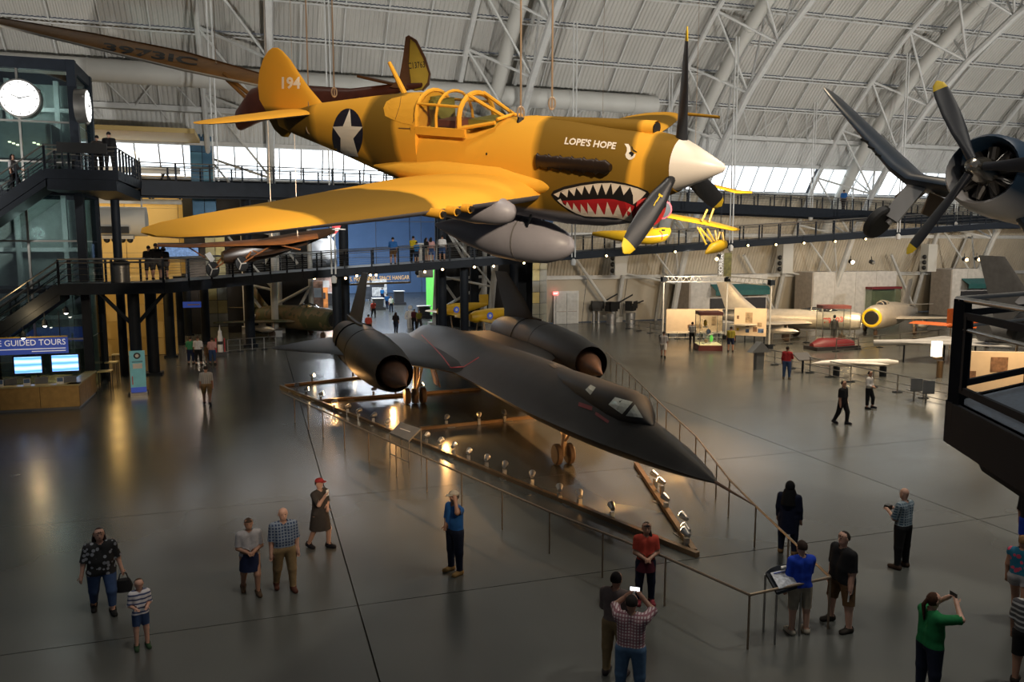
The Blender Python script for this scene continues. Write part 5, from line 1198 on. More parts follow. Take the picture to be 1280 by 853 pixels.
MB().tube([(5.0, 0, 0), (5.0, 0, 1.5)], .04, 6).build('tail_leg', M_gear, oh)
lamp('exhibit_lamp', 'SPOT', (52, 32, 9), (p.x, p.y, 1.5), 1800, TUNG, .15, 40, .5)
# small white research plane and grey delta on the floor
p = on_z(1072, 471); rp_ = thing('white_missile', 'slim white winged missile lying on low floor stands', 'missile', p, R_(-14))
ms = MB().lathe([(0, .01), (.6, .14), (1.6, .2), (4.2, .2), (4.8, .1)], (-2.6, 0, .75), (1, 0, 0), 14).build('body', M_wst, rp_, 60)
for sg in (-1, 1): MB().prism([(-.6, sg*.15, .75), (.9, sg*.15, .75), (1.2, sg*.9, .75), (.7, sg*.9, .75)], (0, 0, .04)).build('wing', M_wst, rp_)
for x in (-1.2, 1.4): MB().box((x, 0, .28), (.12, .5, .56)).build('stand', M_dark, rp_)
p = on_z(1160, 452); dw = thing('grey_delta', 'pale grey delta-wing drone resting on stands by the balcony', 'drone', p, R_(-12))
MB().loft([[Vector((x, a*w_, 1.2+b2*.18)) for a, b2 in sup(1, 1, 12)] for x, w_ in ((-3.6, .05), (-2.4, .22), (0, .3), (3, .28))]).build('body', M_navl, dw, 60); MB().prism([(-2.4, 0, 1.18), (2.8, -2.8, 1.18), (3.2, -2.8, 1.18), (3, 2.8, 1.18), (2.8, 2.8, 1.18)], (0, 0, .05)).build('wing', M_navl, dw)
for x, y in ((-1.6, 0), (2, -1.4), (2, 1.4)): MB().tube([(x, y, 0), (x, y, 1.2)], .05, 6).build('stand', M_dark, dw)
# ================================================================== BARRIERS, LAMPS, BALCONY, EXHIBITS
M_rustb = mat('bronze_floor_bar', (.20, .13, .07), .4, .5)
for i, (a, b2, lab) in enumerate((((351, 483), (872, 694), 'long bronze light bar on the floor along the black jet'), ((356, 482), (470, 470), 'bronze light bar on the floor behind the jet nacelle'), ((403, 501), (600, 486), 'bronze light bar on the floor passing the main wheels'), ((525, 536), (670, 521), 'bronze light bar on the floor short of the nose wheel'), ((795, 580), (868, 690), 'bronze light bar on the floor under the jet nose'))):
    p, q = on_z(*a, .06), on_z(*b2, .06); t = thing('light_bar', lab, 'floor bar')
    MB().bar(p, q, .13, .12).build('bar', M_rustb, t)
    for k in range(int((q-p).length/3)+1):
        c = p.lerp(q, (k+.5)/(int((q-p).length/3)+1)); MB().box((c.x, c.y, .01), (.3, .3, .02)).build('foot_plate', M_rail, t)
Zz = lambda L, ox, oy, k: [(ox+x/k, oy+y/k) for x, y in L]
fl_px = Zz([(280, 187), (203, 237), (250, 257), (323, 281), (390, 322), (457, 347), (512, 370), (585, 392), (655, 425), (850, 497), (918, 525), (985, 550), (1060, 580), (1150, 615), (1240, 650), (483, 160), (697, 250), (586, 257), (823, 238), (950, 405), (1113, 393), (1240, 380)], 320, 426, 3.99) + Zz([(100, 700), (237, 770), (338, 800), (715, 700), (748, 735), (768, 820)], 640, 426, 3.99) + Zz([(500, 12), (862, 65), (873, 125), (872, 147)], 640, 640, 4)
lit = {0, 2, 3, 8, 15, 16, 18, 10, 26, 29, 30, 31}
M_hot = mat('hot_lamp_lens', (1, .8, .5), .4, emit=(1, .70, .36), estr=22); M_off = mat('dim_lamp_lens', (.5, .5, .48), .2, .6)
M_can = mat('steel_lamp_can', (.42, .42, .42), .3, .8)
for i, (px, py) in enumerate(fl_px):
    g = on_z(px, py+2.5, .12); tg = Vector((SX, max(16, min(36, g.y+4)), 1.6)); d = (tg - g - Vector((0, 0, .32))).normalized()
    on = i in lit
    t = thing('floor_spotlight', 'small steel floor spotlight %s aimed up at the black jet' % ('glowing and' if on else 'unlit and'), 'spotlight', (g.x, g.y, 0), 0, 'lit floor spotlights' if on else 'unlit floor spotlights')
    MB().box((0, 0, .12), (.10, .10, .24)).build('post', M_can, t); c = Vector((0, 0, .36)); MB().tube([c-d*.10, c+d*.12], [.055, .10], 12).build('lamp_can', M_can, t, True); MB().tube([c+d*.118, c+d*.135], .09, 12).build('lens', M_hot if on else M_off, t)
for x, y, tx, ty, e in ((5.6, 34.4, 8.5, 30, 100), (3.2, 36.5, 7, 30, 60), (6.4, 27.5, 9.2, 22, 90), (8.8, 17.6, 8.8, 24, 110), (12.3, 20, 8, 21, 150), (12.8, 24, 8, 25, 190), (13, 28, 8, 29, 190), (13, 32, 8, 33, 150)):
    lamp('floor_spot_and_fill', 'SPOT', (x, y, .6), (tx, ty, .3), e*2.2, TUNG, .06, 140, .9)  # right-hand row is added fill without fixtures, warming the floor
lamp('jet_track_spot', 'SPOT', (24, 27, 17), (9.6, 23.5, 0), 26000, (1, .52, .20), .3, 38, .6)
# guard rail round the jet
M_thin = mat('thin_bronze_rail', (.26, .20, .14), .4, .6)
rail_px = [(757, 440), (787, 467), (833, 512), (870, 546), (912, 600), (945, 633), (1038, 722), (937, 744), (832, 697), (687, 640), (495, 556), (403, 514), (352, 491)]
gr_ = thing('guard_rail', 'thin bronze guard rail on slim posts running round the black jet', 'railing')
pts = [on_z(x, y, .98) for x, y in rail_px]
stub = MB().tube([(0, 0, 0), (0, 0, .98)], .02, 8).mesh('post', M_thin)
for a, b2 in zip(pts[:-1], pts[1:]):
    MB().tube([a, b2], .026, 8).build('rail', M_thin, gr_, True)
    n_ = max(1, round((b2-a).length/1.75))
    for k in range(n_): p = a.lerp(b2, k/n_); link('post', stub, gr_, (p.x, p.y, 0))
# two reading panels on the rail
def reading_panel(name, label, poly, legs, m):
    t = thing(name, label, 'information panel'); P = [on_z(x, y, z) for x, y, z in poly]
    MB().prism(P, (0, 0, -.05)).build('panel', m, t)
    for a, b2 in legs: MB().tube([a, b2], .02, 6).build('leg', M_rail, t)
    return t, P
rpn, P = reading_panel('reading_panel', 'grey reading panel on a wire stand beside the jet rail', [(487, 541, .95), (501, 528, 1.15), (526, 536, 1.15), (511, 551, .95)], [], mat('panel_grey', (.10, .10, .095), .5))
for k in (0, 3, 1, 2): q = P[k]; MB().tube([q, (q.x, q.y, 0)], .02, 6).build('leg', M_rail, rpn)
MB().tube([(P[3].x, P[3].y, .25), (P[0].x, P[0].y, .25)], .018, 6).build('stretcher', M_rail, rpn)
MB().bar((P[0]+P[1]+Vector((0, 0, .03)))/2+(P[2]-P[1])*.25, (P[0]+P[1]+Vector((0, 0, .03)))/2+(P[2]-P[1])*.75, .03, .01).build('print_line', M_pap, rpn)
rp2, P = reading_panel('text_panel', 'dark rounded reading panel with white text sheet on the jet rail', [(957, 716, 1.12), (963, 711, 1.18), (972, 707, 1.22), (985, 705, 1.24), (1000, 704, 1.24), (1002, 731, .95), (971, 741, .95)], [], M_dark)
sh_ = [on_z(x, y, z) for x, y, z in ((963, 717, 1.13), (998, 710, 1.18), (999, 729, .985), (974, 737, .985))]
MB().prism([p + Vector((0, 0, .012)) for p in sh_], (0, 0, -.01)).build('text_sheet', mat('printed_sheet', (.42, .44, .48), .6, var=.3, scale=22), rp2)
cA, cB = sh_[0], sh_[1]; MB().bar(cA.lerp(sh_[3], .12)+Vector((.05, 0, .025)), cB.lerp(sh_[2], .12)+Vector((-.05, 0, .025)), .03, .006).build('title_line', mat('blue_title', (.08, .12, .35), .6), rp2)
MB().prism([on_z(x, y, 1.26) for x, y in ((976, 708), (984, 706.5), (985, 708.5), (977, 710))], (0, 0, -.03)).build('white_tab', M_pap, rp2)
for k in (0, 5, 6): q = P[k]; MB().tube([(q.x, q.y, q.z-.04), (q.x, q.y, 0)], .02, 6).build('leg', M_rail, rp2)

# ---- balcony corner of the overlook (right)
M_bal = mat('balcony_black', (.006, .007, .010), .7, var=.2, spec=.12)
bz = 5.25; C0 = Vector((6.95, 6.3, bz)); D1_, D2_ = Vector((.955, .30, 0)), Vector((-.47, -.88, 0))
E1, E2 = C0 + D1_*6, C0 + D2_*4.6
bl = thing('overlook_balcony', 'black steel overlook balcony corner with steel top rail', 'balcony')
far = Vector((14, 1.0, bz))
MB().prism([C0, E1, far, E2], (0, 0, -.12)).build('deck', mat('balcony_deck', (.05, .07, .10), .5, var=.3, scale=20), bl)
for a, b2 in ((C0, E1), (C0, E2)):
    dn = (b2-a).normalized(); inn = Vector((0, 0, 0))
    MB().bar(a+Vector((0, 0, -.22)), b2+Vector((0, 0, -.22)), .10, .44).build('fascia', M_bal, bl)
    MB().tube([a+Vector((0, 0, 1.08)), b2+Vector((0, 0, 1.08))], .028, 10).build('top_rail', M_rail, bl, True)
    for h, r in ((.92, .05), (.16, .05)): MB().bar(a+dn*.18+Vector((0, 0, h)), b2+Vector((0, 0, h)), .04, .07).build('frame_rail', M_bal, bl)
    MB().tube([a+dn*.18+Vector((0, 0, .78)), b2+Vector((0, 0, .78))], .02, 8).build('mid_rail', M_rail, bl)
    for s in (.06, .20, 1.9, 3.6): MB().box(a+dn*s+Vector((0, 0, .40)), (.075, .075, 1.36)).build('post', M_bal, bl)
    MB().bar(a+dn*.30+Vector((0, 0, .92)), a+dn*.30+Vector((0, 0, .16)), .05, .06, dn).build('frame_stile', M_bal, bl)
    for s in (.06, .20):
        for h in (.86, .30, -.1, -.2): MB().ball(a+dn*s+Vector((-.03, -.045, h)), .009, 6, 4).build('bolt', M_rail, bl)
MB().prism([C0+D1_*.1+D2_*.1+Vector((0, 0, -.40)), E1+Vector((0, 0, -.40)), far+Vector((0, 0, -.40)), E2+Vector((0, 0, -.40))], (0, 0, -.04)).build('soffit', M_bal, bl)
MB().prism([C0+D1_*.25+D2_*.25+Vector((0, 0, -.44)), E1+D2_*.3+Vector((0, 0, -.44)), E1+D2_*.3+Vector((0, 0, -1.5)), C0+D1_*2.2+D2_*.3+Vector((0, 0, -1.15)), C0+D1_*.6+D2_*.25+Vector((0, 0, -.80))], D2_*2.0).build('haunch', M_bal, bl)
MB().box((12.8, 4.6, 2.0), (.6, .6, 4.1)).build('support_column', M_bal, bl)

# ---- lit display panels, cases, huts, guns along the far right
M_lit = mat('lit_display_board', (.72, .58, .42), .6, var=.04)
def board(name, label, px0, px1, ytop, ybot, base, pics):
    a, b2 = on_z(px0, base), on_z(px1, base+ (2 if px0 > 900 else 0)); d = (b2-a); L = d.length; x = d.normalized()
    t = thing(name, label, 'display board', a)
    h0 = (base-ybot)*a.length/1000; h1 = (base-ytop)*a.length/1000
    M = frame_mat((0, 0, 0), x, (0, 0, 1))
    o = MB().box((L/2, (h0+h1)/2, 0), (L, h1-h0, .12)).build('board', M_lit, t); o.matrix_local = M
    for u, v, w_, h_, m_ in pics: q = MB().box((L*u, h0+(h1-h0)*v, .07), (w_, h_, .03)).build('picture', m_, t); q.matrix_local = M
    for u in (.05, .35, .65, .95): q = MB().box((L*u, h0/2, 0), (.08, h0, .08)).build('leg', M_dark, t); q.matrix_local = M
    return t, a, b2
M_ph = [mat('photo_brown', (.22, .12, .07), .6, scale=5, var=.5), mat('photo_blue', (.08, .14, .28), .6, scale=5, var=.6), mat('photo_tan', (.36, .26, .16), .6, scale=5, var=.4), mat('photo_yellow', (.6, .38, .02), .6)]
b1, a1, c1 = board('long_display_board', 'long warm-lit display board behind the glass case', 832, 902, 386, 416, 423, [(.52, .28, 1.0, .3, M_ph[2]), (.42, .27, .3, .25, M_ph[0]), (.85, .5, .35, .7, M_ph[2])])
b2_, a2, c2 = board('photo_display_board', 'warm-lit display board hung with small photographs', 917, 957, 385, 419, 428, [(.46, .66, .5, .75, M_ph[2]), (.12, .66, .14, .25, M_ph[0]), (.12, .22, .16, .2, M_ph[3]), (.42, .36, .22, .2, M_ph[0]), (.42, .18, .25, .25, M_ph[1]), (.66, .24, .28, .35, M_ph[0]), (.80, .42, .3, .3, M_ph[2]), (.84, .2, .4, .3, M_ph[1])])
for a, c in ((a1, c1), (a2, c2)):
    m_ = (a+c)/2; lamp('board_lamp', 'AREA', (m_.x-1.2, m_.y-2.6, 3.4), (m_.x, m_.y, 1.6), 110, (1, .68, .34), 3.0, size_y=.3)
lamp('board_lamp', 'SPOT', (38, 42, 6), (42, 48.5, .5), 2600, (1, .68, .32), .15, 75, .7)  # added floor-warming spot with no fixture, as are the next two
lamp('board_lamp', 'SPOT', (44, 40, 6), (47, 50, .8), 3200, (1, .68, .32), .15, 75, .7)
lamp('board_lamp', 'SPOT', (32, 38, 7), (33, 45, 0), 1600, (1, .66, .30), .15, 80, .7)
Gk = glass_mat('case_glass', (.95, .96, .95), .02, .93)
def glass_case(name, label, px, py, w_, d_, h_, cap_m, fig):
    p = on_z(px, py); t = thing(name, label, 'glass case', p, R_(-20))
    MB().box((0, 0, .18), (w_+.1, d_+.1, .36)).build('base', mat('case_base_red', (.13, .03, .03), .5), t); MB().box((0, 0, h_-.1), (w_+.06, d_+.06, .22)).build('top', cap_m, t)
    MB().box((0, 0, .39), (w_, d_, .05)).build('case_floor', mat('case_floor_lit', (.7, .62, .35), .6, emit=(1, .85, .4), estr=.5), t)
    for sx in (-1, 1):
        for sy in (-1, 1): MB().box((sx*w_/2, sy*d_/2, h_/2), (.04, .04, h_-.3)).build('corner_bar', M_rail, t)
    for sx, sy, ww, dd in ((0, -1, w_, .02), (0, 1, w_, .02), (-1, 0, .02, d_), (1, 0, .02, d_)): MB().box((sx*w_/2, sy*d_/2, h_/2+.1), (ww-.05 if ww > .1 else ww, dd-.05 if dd > .1 else dd, h_-.6)).build('glass_pane', Gk, t)
    return t, p
gc, p = glass_case('tall_glass_case', 'tall glass case of small exhibits before the long lit board', 885, 437, 1.5, 1.5, 2.6, mat('case_top_red', (.10, .03, .03), .5), 0)
for i, (x, y, z, w_, h_) in enumerate(((-.3, -.2, .42, .5, .3), (.3, .1, .42, .4, .5), (0, 0, 1.0, .9, .35), (-.2, .1, 1.5, .3, .5))):
    t = thing('case_exhibit', 'small pale artefact on a stand inside the tall glass case', 'artefact', (p.x+x, p.y+y, z), .3*i, 'artefacts in the glass case'); MB().box((0, 0, .03), (w_, .3, .06)).build('stand', M_pap, t); MB().ball((0, 0, .06+h_/2), (w_*.3, .12, h_/2), 8, 6).build('body', (M_ph[2], M_green, M_ph[1], M_ph[3])[i], t, True)
gc2, p = glass_case('mannequin_case', 'glass case with dark red top holding a dressed mannequin', 1040, 433, 1.9, 1.2, 2.9, mat('case_top_red', (.10, .03, .03), .5), 1)
t = thing('mannequin', 'dark uniformed mannequin standing in the glass case', 'mannequin', (p.x+.1, p.y, .42), R_(-20)); MB().tube([(0, 0, .8), (0, 0, 1.1), (0, 0, 1.5)], [.2, .2, .1], 12).build('jacket', M_exh, t, True); MB().ball((0, 0, 1.68), (.1, .11, .13), 10, 8).build('head', M_exh, t, True)
for s in (-1, 1): MB().tube([(s*.1, 0, 0), (s*.1, 0, .85)], .1, 10).build('trouser_leg', M_exh, t, True); MB().tube([(s*.2, 0, 1.4), (s*.27, .03, 1.1), (s*.27, -.08, .8)], .06, 8).build('arm', M_exh, t, True)
for x in (30, 44, 58, 70): lamp('wall_wash_fill', 'SPOT', (x, 49.8, 6.2), (x+2, 66, 2.6), 1500, (1, .80, .56), .15, 100, .8)  # added fill from below the walkway, brightening the tan wall and huts
# exhibit huts against the wall
M_teal = mat('teal_awning', (.015, .10, .10), .6); M_hut = mat('hut_grey', (.60, .58, .55), .7)
def hut(name, label, px0, px1, ytop, base_y, Y, awn=None, red=None):
    a, b2 = on_y(px0, base_y, Y), on_y(px1, base_y, Y); tp = on_y(px0, ytop, Y); w_ = b2.x-a.x; h_ = tp.z
    t = thing(name, label, 'exhibit hut', (a.x, Y, 0))
    for k in range(4): MB().box((w_*(k+.5)/4, 0, h_/2), (w_/4-.03, .15, h_)).build('front_panel', M_hut, t)
    MB().box((-.07, 1.2, h_/2), (.15, 2.5, h_)).build('side_panel', mat('hut_side', (.42, .37, .32), .7), t); MB().box((w_/2, 1.2, h_), (w_, 2.5, .1)).build('roof', M_hut, t)
    if awn: u0, u1, z_ = awn; MB().prism([(w_*u0, -.1, z_), (w_*u1, -.1, z_), (w_*u1, -1.0, z_-.55), (w_*u0, -1.0, z_-.55)], (0, 0, -.05)).build('awning', M_teal, t); MB().box((w_*(u0+u1)/2, -1.0, z_-.78), (w_*(u1-u0), .05, .42)).build('awning_valance', M_teal, t); MB().box((w_*(u0+u1)/2, -.12, z_-1.9), (w_*(u1-u0), .1, 1.2)).build('opening', M_exh, t)
    if red: u0, u1, z_ = red; MB().box((w_*(u0+u1)/2, -.5, z_), (w_*(u1-u0), .9, .22)).build('case_top', mat('maroon', (.16, .015, .02), .5), t); MB().box((w_*(u0+u1)/2, -.5, z_/2), (w_*(u1-u0)-.1, .8, z_-.2)).build('case_glass', glass_mat('green_case_glass', (.75, .8, .7), .04, .85), t)
    return t, w_
hut('teal_awning_hut', 'grey exhibit hut with teal awning and dark shelves behind the lit boards', 862, 957, 345, 397, 62.5, (.25, .98, 3.6))
hut('red_case_hut', 'plain grey exhibit hut with maroon-topped glass case', 1015, 1118, 341, 384, 62.5, None, (.62, .99, 3.0))
hut('market_hut', 'grey exhibit hut with green awning behind the yellow-nosed jet', 1188, 1262, 337, 374, 62.0, (.15, .95, 3.8))
# scaffold truss frame round the boards
sf = thing('lighting_truss', 'grey scaffold lighting truss over the display boards', 'truss')
posts = [on_z(828, 424), on_z(907, 424), on_z(961, 436)]
for g in posts: MB().tube([g, (g.x, g.y, 4.6)], .06, 8).build('mast', M_steelw, sf); MB().box((g.x, g.y, .15), (.4, .4, .3)).build('mast_foot', M_dark, sf); MB().box((g.x, g.y, 4.55), (.35, .35, .35)).build('mast_corner', M_dark, sf)
for a, b2 in zip(posts[:-1], posts[1:]):
    for z in (4.35, 4.75): MB().tube([(a.x, a.y, z), (b2.x, b2.y, z)], .035, 6).build('chord', M_steelw, sf)
    mb = MB()
    for k in range(10): p, q = a.lerp(b2, k/10), a.lerp(b2, (k+.5)/10); r_ = a.lerp(b2, (k+1)/10); mb.tube([(p.x, p.y, 4.35), (q.x, q.y, 4.75)], .02, 5); mb.tube([(q.x, q.y, 4.75), (r_.x, r_.y, 4.35)], .02, 5)
    mb.build('lattice', M_steelw, sf)
# vertical hanging banner with white and olive halves
p = on_y(905.5, 331, 46); vb = thing('vertical_banner', 'tall narrow hanging banner of white script on grey beside olive print', 'banner', p)
MB().box((-.28, 0, 0), (.44, .05, 1.6)).build('white_half', mat('banner_grey', (.34, .32, .28), .6, var=.5, scale=9), vb); MB().box((.24, 0, 0), (.60, .05, 1.6)).build('olive_half', mat('banner_olive', (.13, .12, .03), .6, var=.5, scale=4), vb)
tx = text_mesh('banner_lettering', 'KOREA', .42, M_print, vb, frame_mat((-.28, -.035, .0), (0, 0, 1), (-1, 0, 0)), .003, 'CENTER')
for x in (-.4, .4): MB().tube([(x, 0, .8), (x, 0, 5.5)], .015, 5).build('hanger', M_dark, vb)
ls = thing('banner_spotlight', 'lit black spotlight beside the tall narrow banner', 'spotlight', on_y(896, 324, 45)); MB().tube([(.05, 0, .02), (.35, .3, .2)], .14, 10).build('lamp_can', NOZ, ls); MB().ball((0, 0, 0), .11, 8, 6).build('lens', M_bulb, ls); MB().tube([(.3, .05, .1), (.3, .05, 6)], .015, 5).build('hanger', M_dark, ls)
# wall lamps
M_single = mat('bright_lamp_lens', (1, .8, .5), .4, emit=(1, .70, .36), estr=130)
for px, py, Y, lab in ((1066, 328, 60, 'single glowing lamp on the wall above the grey hut'), (1092, 328.5, 60, 'small dark lamp beside the glowing wall lamp'), (1208.5, 325, 58, 'twin glowing lamp above the market hut'), (1224, 324.5, 58, 'twin glowing lamp above the market hut')):
    t = thing('wall_lamp', lab, 'lamp', on_y(px, py, Y), 0, 'wall lamps'); MB().tube([(0, .05, 0), (0, .4, .1)], .2, 10).build('housing', NOZ, t); MB().ball((0, 0, 0), .15, 10, 6).build('lens', (M_single if 'single' in lab else M_bulb) if 'dark' not in lab else M_off, t); MB().tube([(0, .3, .1), (0, .3, .6)], .03, 5).build('bracket', M_dark, t)
# guns on plinths near the double doors
for i, (px, py) in enumerate(((745, 404), (764, 405), (788, 404))):
    t = thing('deck_gun', ('black gun on a twin steel pedestal near the double doors', 'black gun with raised barrel on a steel drum pedestal', 'black gun on a low steel drum near the diagonal brace')[i], 'gun', on_z(px, py), .4*i)
    if i == 0:
        for x in (-.25, .25): MB().tube([(x, 0, 0), (x, 0, 1.3)], .16, 12).build('pedestal', M_can, t, True)
    else: MB().tube([(0, 0, 0), (0, 0, .95)], .45, 16).build('pedestal', M_can, t, True)
    MB().box((0, 0, 1.4), (.9, .8, .5)).build('cradle', NOZ, t); MB().box((0, .2, 1.8), (.6, .5, .45)).build('breech', NOZ, t)
    MB().tube([(.1, -.2, 1.7), ((1.8, -.7, 2.7), (2.2, -.6, 2.6), (1.3, -.8, 2.0))[i]], .07, 8).build('barrel', NOZ, t); MB().box((0, -.45, 1.7), (1.2, .05, .7)).build('shield', NOZ, t)
    for x in (-.55, .55): MB().lathe([(-.03, .05), (-.03, .25), (.03, .25), (.03, .05)], (x, 0, 1.5), (1, 0, 0), 12).build('hand_wheel', NOZ, t)
# queue barriers at the right and white rocket at the left
def barrier(label, a, b2, n_, h=.85):
    p, q = on_z(*a), on_z(*b2); t = thing('floor_barrier', label, 'barrier')
    for z in (h, .45, .12): MB().tube([p+Vector((0, 0, z)), q+Vector((0, 0, z))], .03 if z == h else .02, 6).build('rail', M_rail, t, True)
    for k in range(n_+1): c = p.lerp(q, k/n_); MB().box((c.x, c.y, h/2), (.05, .05, h)).build('post', M_rail, t); MB().box((c.x, c.y, .02), (.4, .25, .04)).build('foot', M_dark, t)
barrier('long grey rail barrier from the red-shirted visitor to the seats', (948, 452), (1190, 506), 9)
barrier('grey rail barrier before the yellow-nosed jet', (1045, 440), (1195, 425), 6)
barrier('grey rail barrier before the silver numbered jet', (965, 432), (1068, 424), 5)
barrier('grey rail barrier crossing before the camouflaged jet', (285, 441), (345, 436), 4)
barrier('pale rail barrier in front of the guns', (785, 411), (828, 420), 3)
barrier('grey rail barrier under the long lit board', (832, 424), (905, 424), 5, .55)
for i, (px, py) in enumerate(((1142, 500), (1157, 503))):
    t = thing('bench_seat', 'grey perforated metal seat fixed to a shared floor post', 'seat', on_z(px, py), R_(155), 'pair of metal seats'); MB().box((0, 0, .44), (.5, .48, .04)).build('seat', M_plas, t); MB().box((0, .24, .74), (.5, .04, .56)).build('backrest', M_plas, t); MB().tube([(0, 0, 0), (0, 0, .42)], .04, 8).build('leg', M_rail, t)
t = thing('lectern_panel', 'dark tilted exhibit lectern beside the red-shirted visitor', 'lectern', on_z(1003, 466)); MB().box((0, 0, .9), (1.0, .7, .05), 0, Matrix.Rotation(.5, 3, 'X')).build('panel', M_exh, t); MB().bar((0, 0, 0), (0, 0, .9), .08).build('leg', M_dark, t)
t = thing('direction_post', 'grey pointed roof sign post on the floor by the barrier', 'sign post', on_z(948, 462)); MB().box((0, 0, .55), (.5, .3, 1.1)).build('body', M_plas, t); MB().prism([(-.65, -.25, 1.0), (.65, -.25, 1.0), (0, -.25, 1.6)], (0, .5, 0)).build('pointed_top', M_plas, t)
t = thing('bonnet_exhibit', 'dark red engine cover lying on a low floor plinth', 'engine cover', on_z(1040, 436.5)); MB().loft([[Vector((x, a*.6*k, .25+max(0, b2)*.55*k)) for a, b2 in sup(1, 1, 12)] for x, k in ((-1.7, .4), (-1, 1), (.6, .9), (1.6, .6))]).build('cover', mat('maroon', (.16, .015, .02), .5), t, 50); MB().box((0, 0, .12), (3.6, 1.4, .24)).build('plinth', M_exh, t)
p = on_z(276, 445); t = thing('rocket_model', 'white and red model rocket standing beside the tiled pilaster', 'rocket', p); MB().lathe([(0, .16), (1.0, .16), (1.05, .13), (1.35, .11), (1.4, .05), (1.75, .01)], (0, 0, .25), (0, 0, 1), 14).build('body', M_wst, t, 50); MB().box((0, 0, .12), (.8, .6, .25)).build('plinth', M_exh, t); MB().lathe([(0, .165), (.2, .165)], (0, 0, .75), (0, 0, 1), 14).build('black_band', NOZ, t)
for s in (-1, 1): MB().box((s*.26, 0, .7), (.06, .06, .9)).build('gantry', M_rst, t)
p = on_z(1174, 472); t = thing('lit_stand', 'brightly lit white box on a brass pedestal beyond the barrier', 'lamp', p); MB().tube([(0, 0, 0), (0, 0, .9)], .16, 10).build('pedestal', M_rustb, t, True); MB().box((-.3, 0, 1.55), (.45, .3, .8)).build('lit_box', mat('glow_box', (1, .9, .75), .5, emit=(1, .8, .55), estr=5), t); MB().box((-.15, 0, 1.05), (.5, .2, .1)).build('bracket', M_rustb, t)
# display wall seen through the balcony frame
p = on_z(1262, 494); t = thing('display_wall', 'warm-lit low display wall with square pictures seen through balcony frame', 'display board', p, R_(-25)); MB().box((0, 0, 1.1), (5.4, .15, 1.9)).build('board', M_lit, t); MB().box((-.6, -.09, 1.45), (.75, .03, .7)).build('picture', M_ph[0], t); MB().box((1.2, -.09, 1.2), (.9, .03, .35)).build('picture', M_ph[2], t); MB().box((-1.8, -.09, .95), (.4, .03, .35)).build('picture', M_ph[0], t)
for x in (-2.4, 2.4): MB().box((x, .1, .1), (.2, .5, .2)).build('foot', M_dark, t)
lamp('board_lamp', 'AREA', (p.x-1.0, p.y-2.4, 3.4), (p.x, p.y, 1.2), 130, (1, .66, .32), 3.0, size_y=.3)
# ================================================================== PEOPLE
def sdf_mesh(D, o, vs):
    """surface nets on a signed distance grid"""
    I = D < 0; nx, ny, nz = D.shape
    acc = np.zeros((nx-1, ny-1, nz-1, 3)); cnt = np.zeros((nx-1, ny-1, nz-1))
    g = np.stack(np.meshgrid(np.arange(nx-1), np.arange(ny-1), np.arange(nz-1), indexing='ij'), -1).astype(float)
    sl = lambda d: (slice(d[0], nx-1+d[0]), slice(d[1], ny-1+d[1]), slice(d[2], nz-1+d[2]))
    cor = [(i, j, k) for i in (0, 1) for j in (0, 1) for k in (0, 1)]
    for a in cor:
        for ax in range(3):
            if a[ax]: continue
            b = list(a); b[ax] = 1; da, db = D[sl(a)], D[sl(b)]; m = (da < 0) != (db < 0)
            t = np.where(m, da/(da-db+1e-12), 0)
            p = g + np.array(a); p[..., ax] += t
            acc[m] += p[m]; cnt[m] += 1
    act = cnt > 0; idx = -np.ones(act.shape, int); idx[act] = np.arange(act.sum())
    V = o + vs*(acc[act]/cnt[act][:, None]); F = []
    for ax in range(3):
        u, v = [(1, 2), (2, 0), (0, 1)][ax]
        s0 = [slice(1, -1)]*3; s0[ax] = slice(0, -1); s1 = list(s0); s1[ax] = slice(1, None)
        a, b = I[tuple(s0)], I[tuple(s1)]; P = np.argwhere(a != b); fl = a[tuple(P.T)]
        off = np.ones(3, int); off[ax] = 0; P = P+off
        q = []
        for du, dv in ((-1, -1), (0, -1), (0, 0), (-1, 0)):
            c = P.copy(); c[:, u] += du; c[:, v] += dv; q.append(idx[tuple(c.T)])
        q = np.stack(q, 1); q[~fl] = q[~fl][:, ::-1]; F.append(q)
    F = np.concatenate(F); F = F[(F >= 0).all(1)]
    return V, F
def np_mesh(name, V, F, m, smooth=True):
    used = np.unique(F); mp = -np.ones(len(V), int); mp[used] = np.arange(len(used))
    me = bpy.data.meshes.new(name); me.from_pydata(V[used].tolist(), [], mp[F].tolist()); me.materials.append(m)
    me.polygons.foreach_set('use_smooth', [smooth]*len(me.polygons)); me.update(); return me
ARMS = {'down': ((.16, .02, -1), (.06, .16, -1)), 'out': ((.30, .0, -1), (.22, .22, -1)), 'bent': ((.15, -.08, -1), (-.35, .85, -.05)), 'clasp': ((.16, .12, -1), (-.72, .62, -.30)), 'phone': ((.20, .62, -.55), (-.30, .45, .75)),
        'up': ((.30, .85, .10), (-.80, .25, .72)), 'shade': ((.55, .60, .15), (-.62, -.25, .72)), 'cam': ((.15, .25, -1), (-.45, .80, .35)), 'fwd': ((.1, .35, -1), (-.1, .7, -.7)), 'back': ((.12, -.30, -1), (.05, -.05, -1)), 'rail': ((.2, .45, -1), (-.1, .8, -.25))}
LEGS = {'s': ((.07, .0, -1), (.02, -.02, -1)), 'f': ((.03, .40, -1), (0, -.03, -1)), 'b': ((.03, -.22, -1), (0, -.50, -1)), 'o': ((.20, .05, -1), (.05, -.02, -1))}
SKIN = {'l': mat('skin_light', (.52, .30, .22), .5, var=.05), 'm': mat('skin_tan', (.38, .20, .13), .5, var=.05), 'd': mat('skin_brown', (.20, .10, .06), .5, var=.05)}
M_eye = mat('eye_dark', (.02, .015, .012), .3); M_lip = mat('lip', (.35, .10, .09), .5)
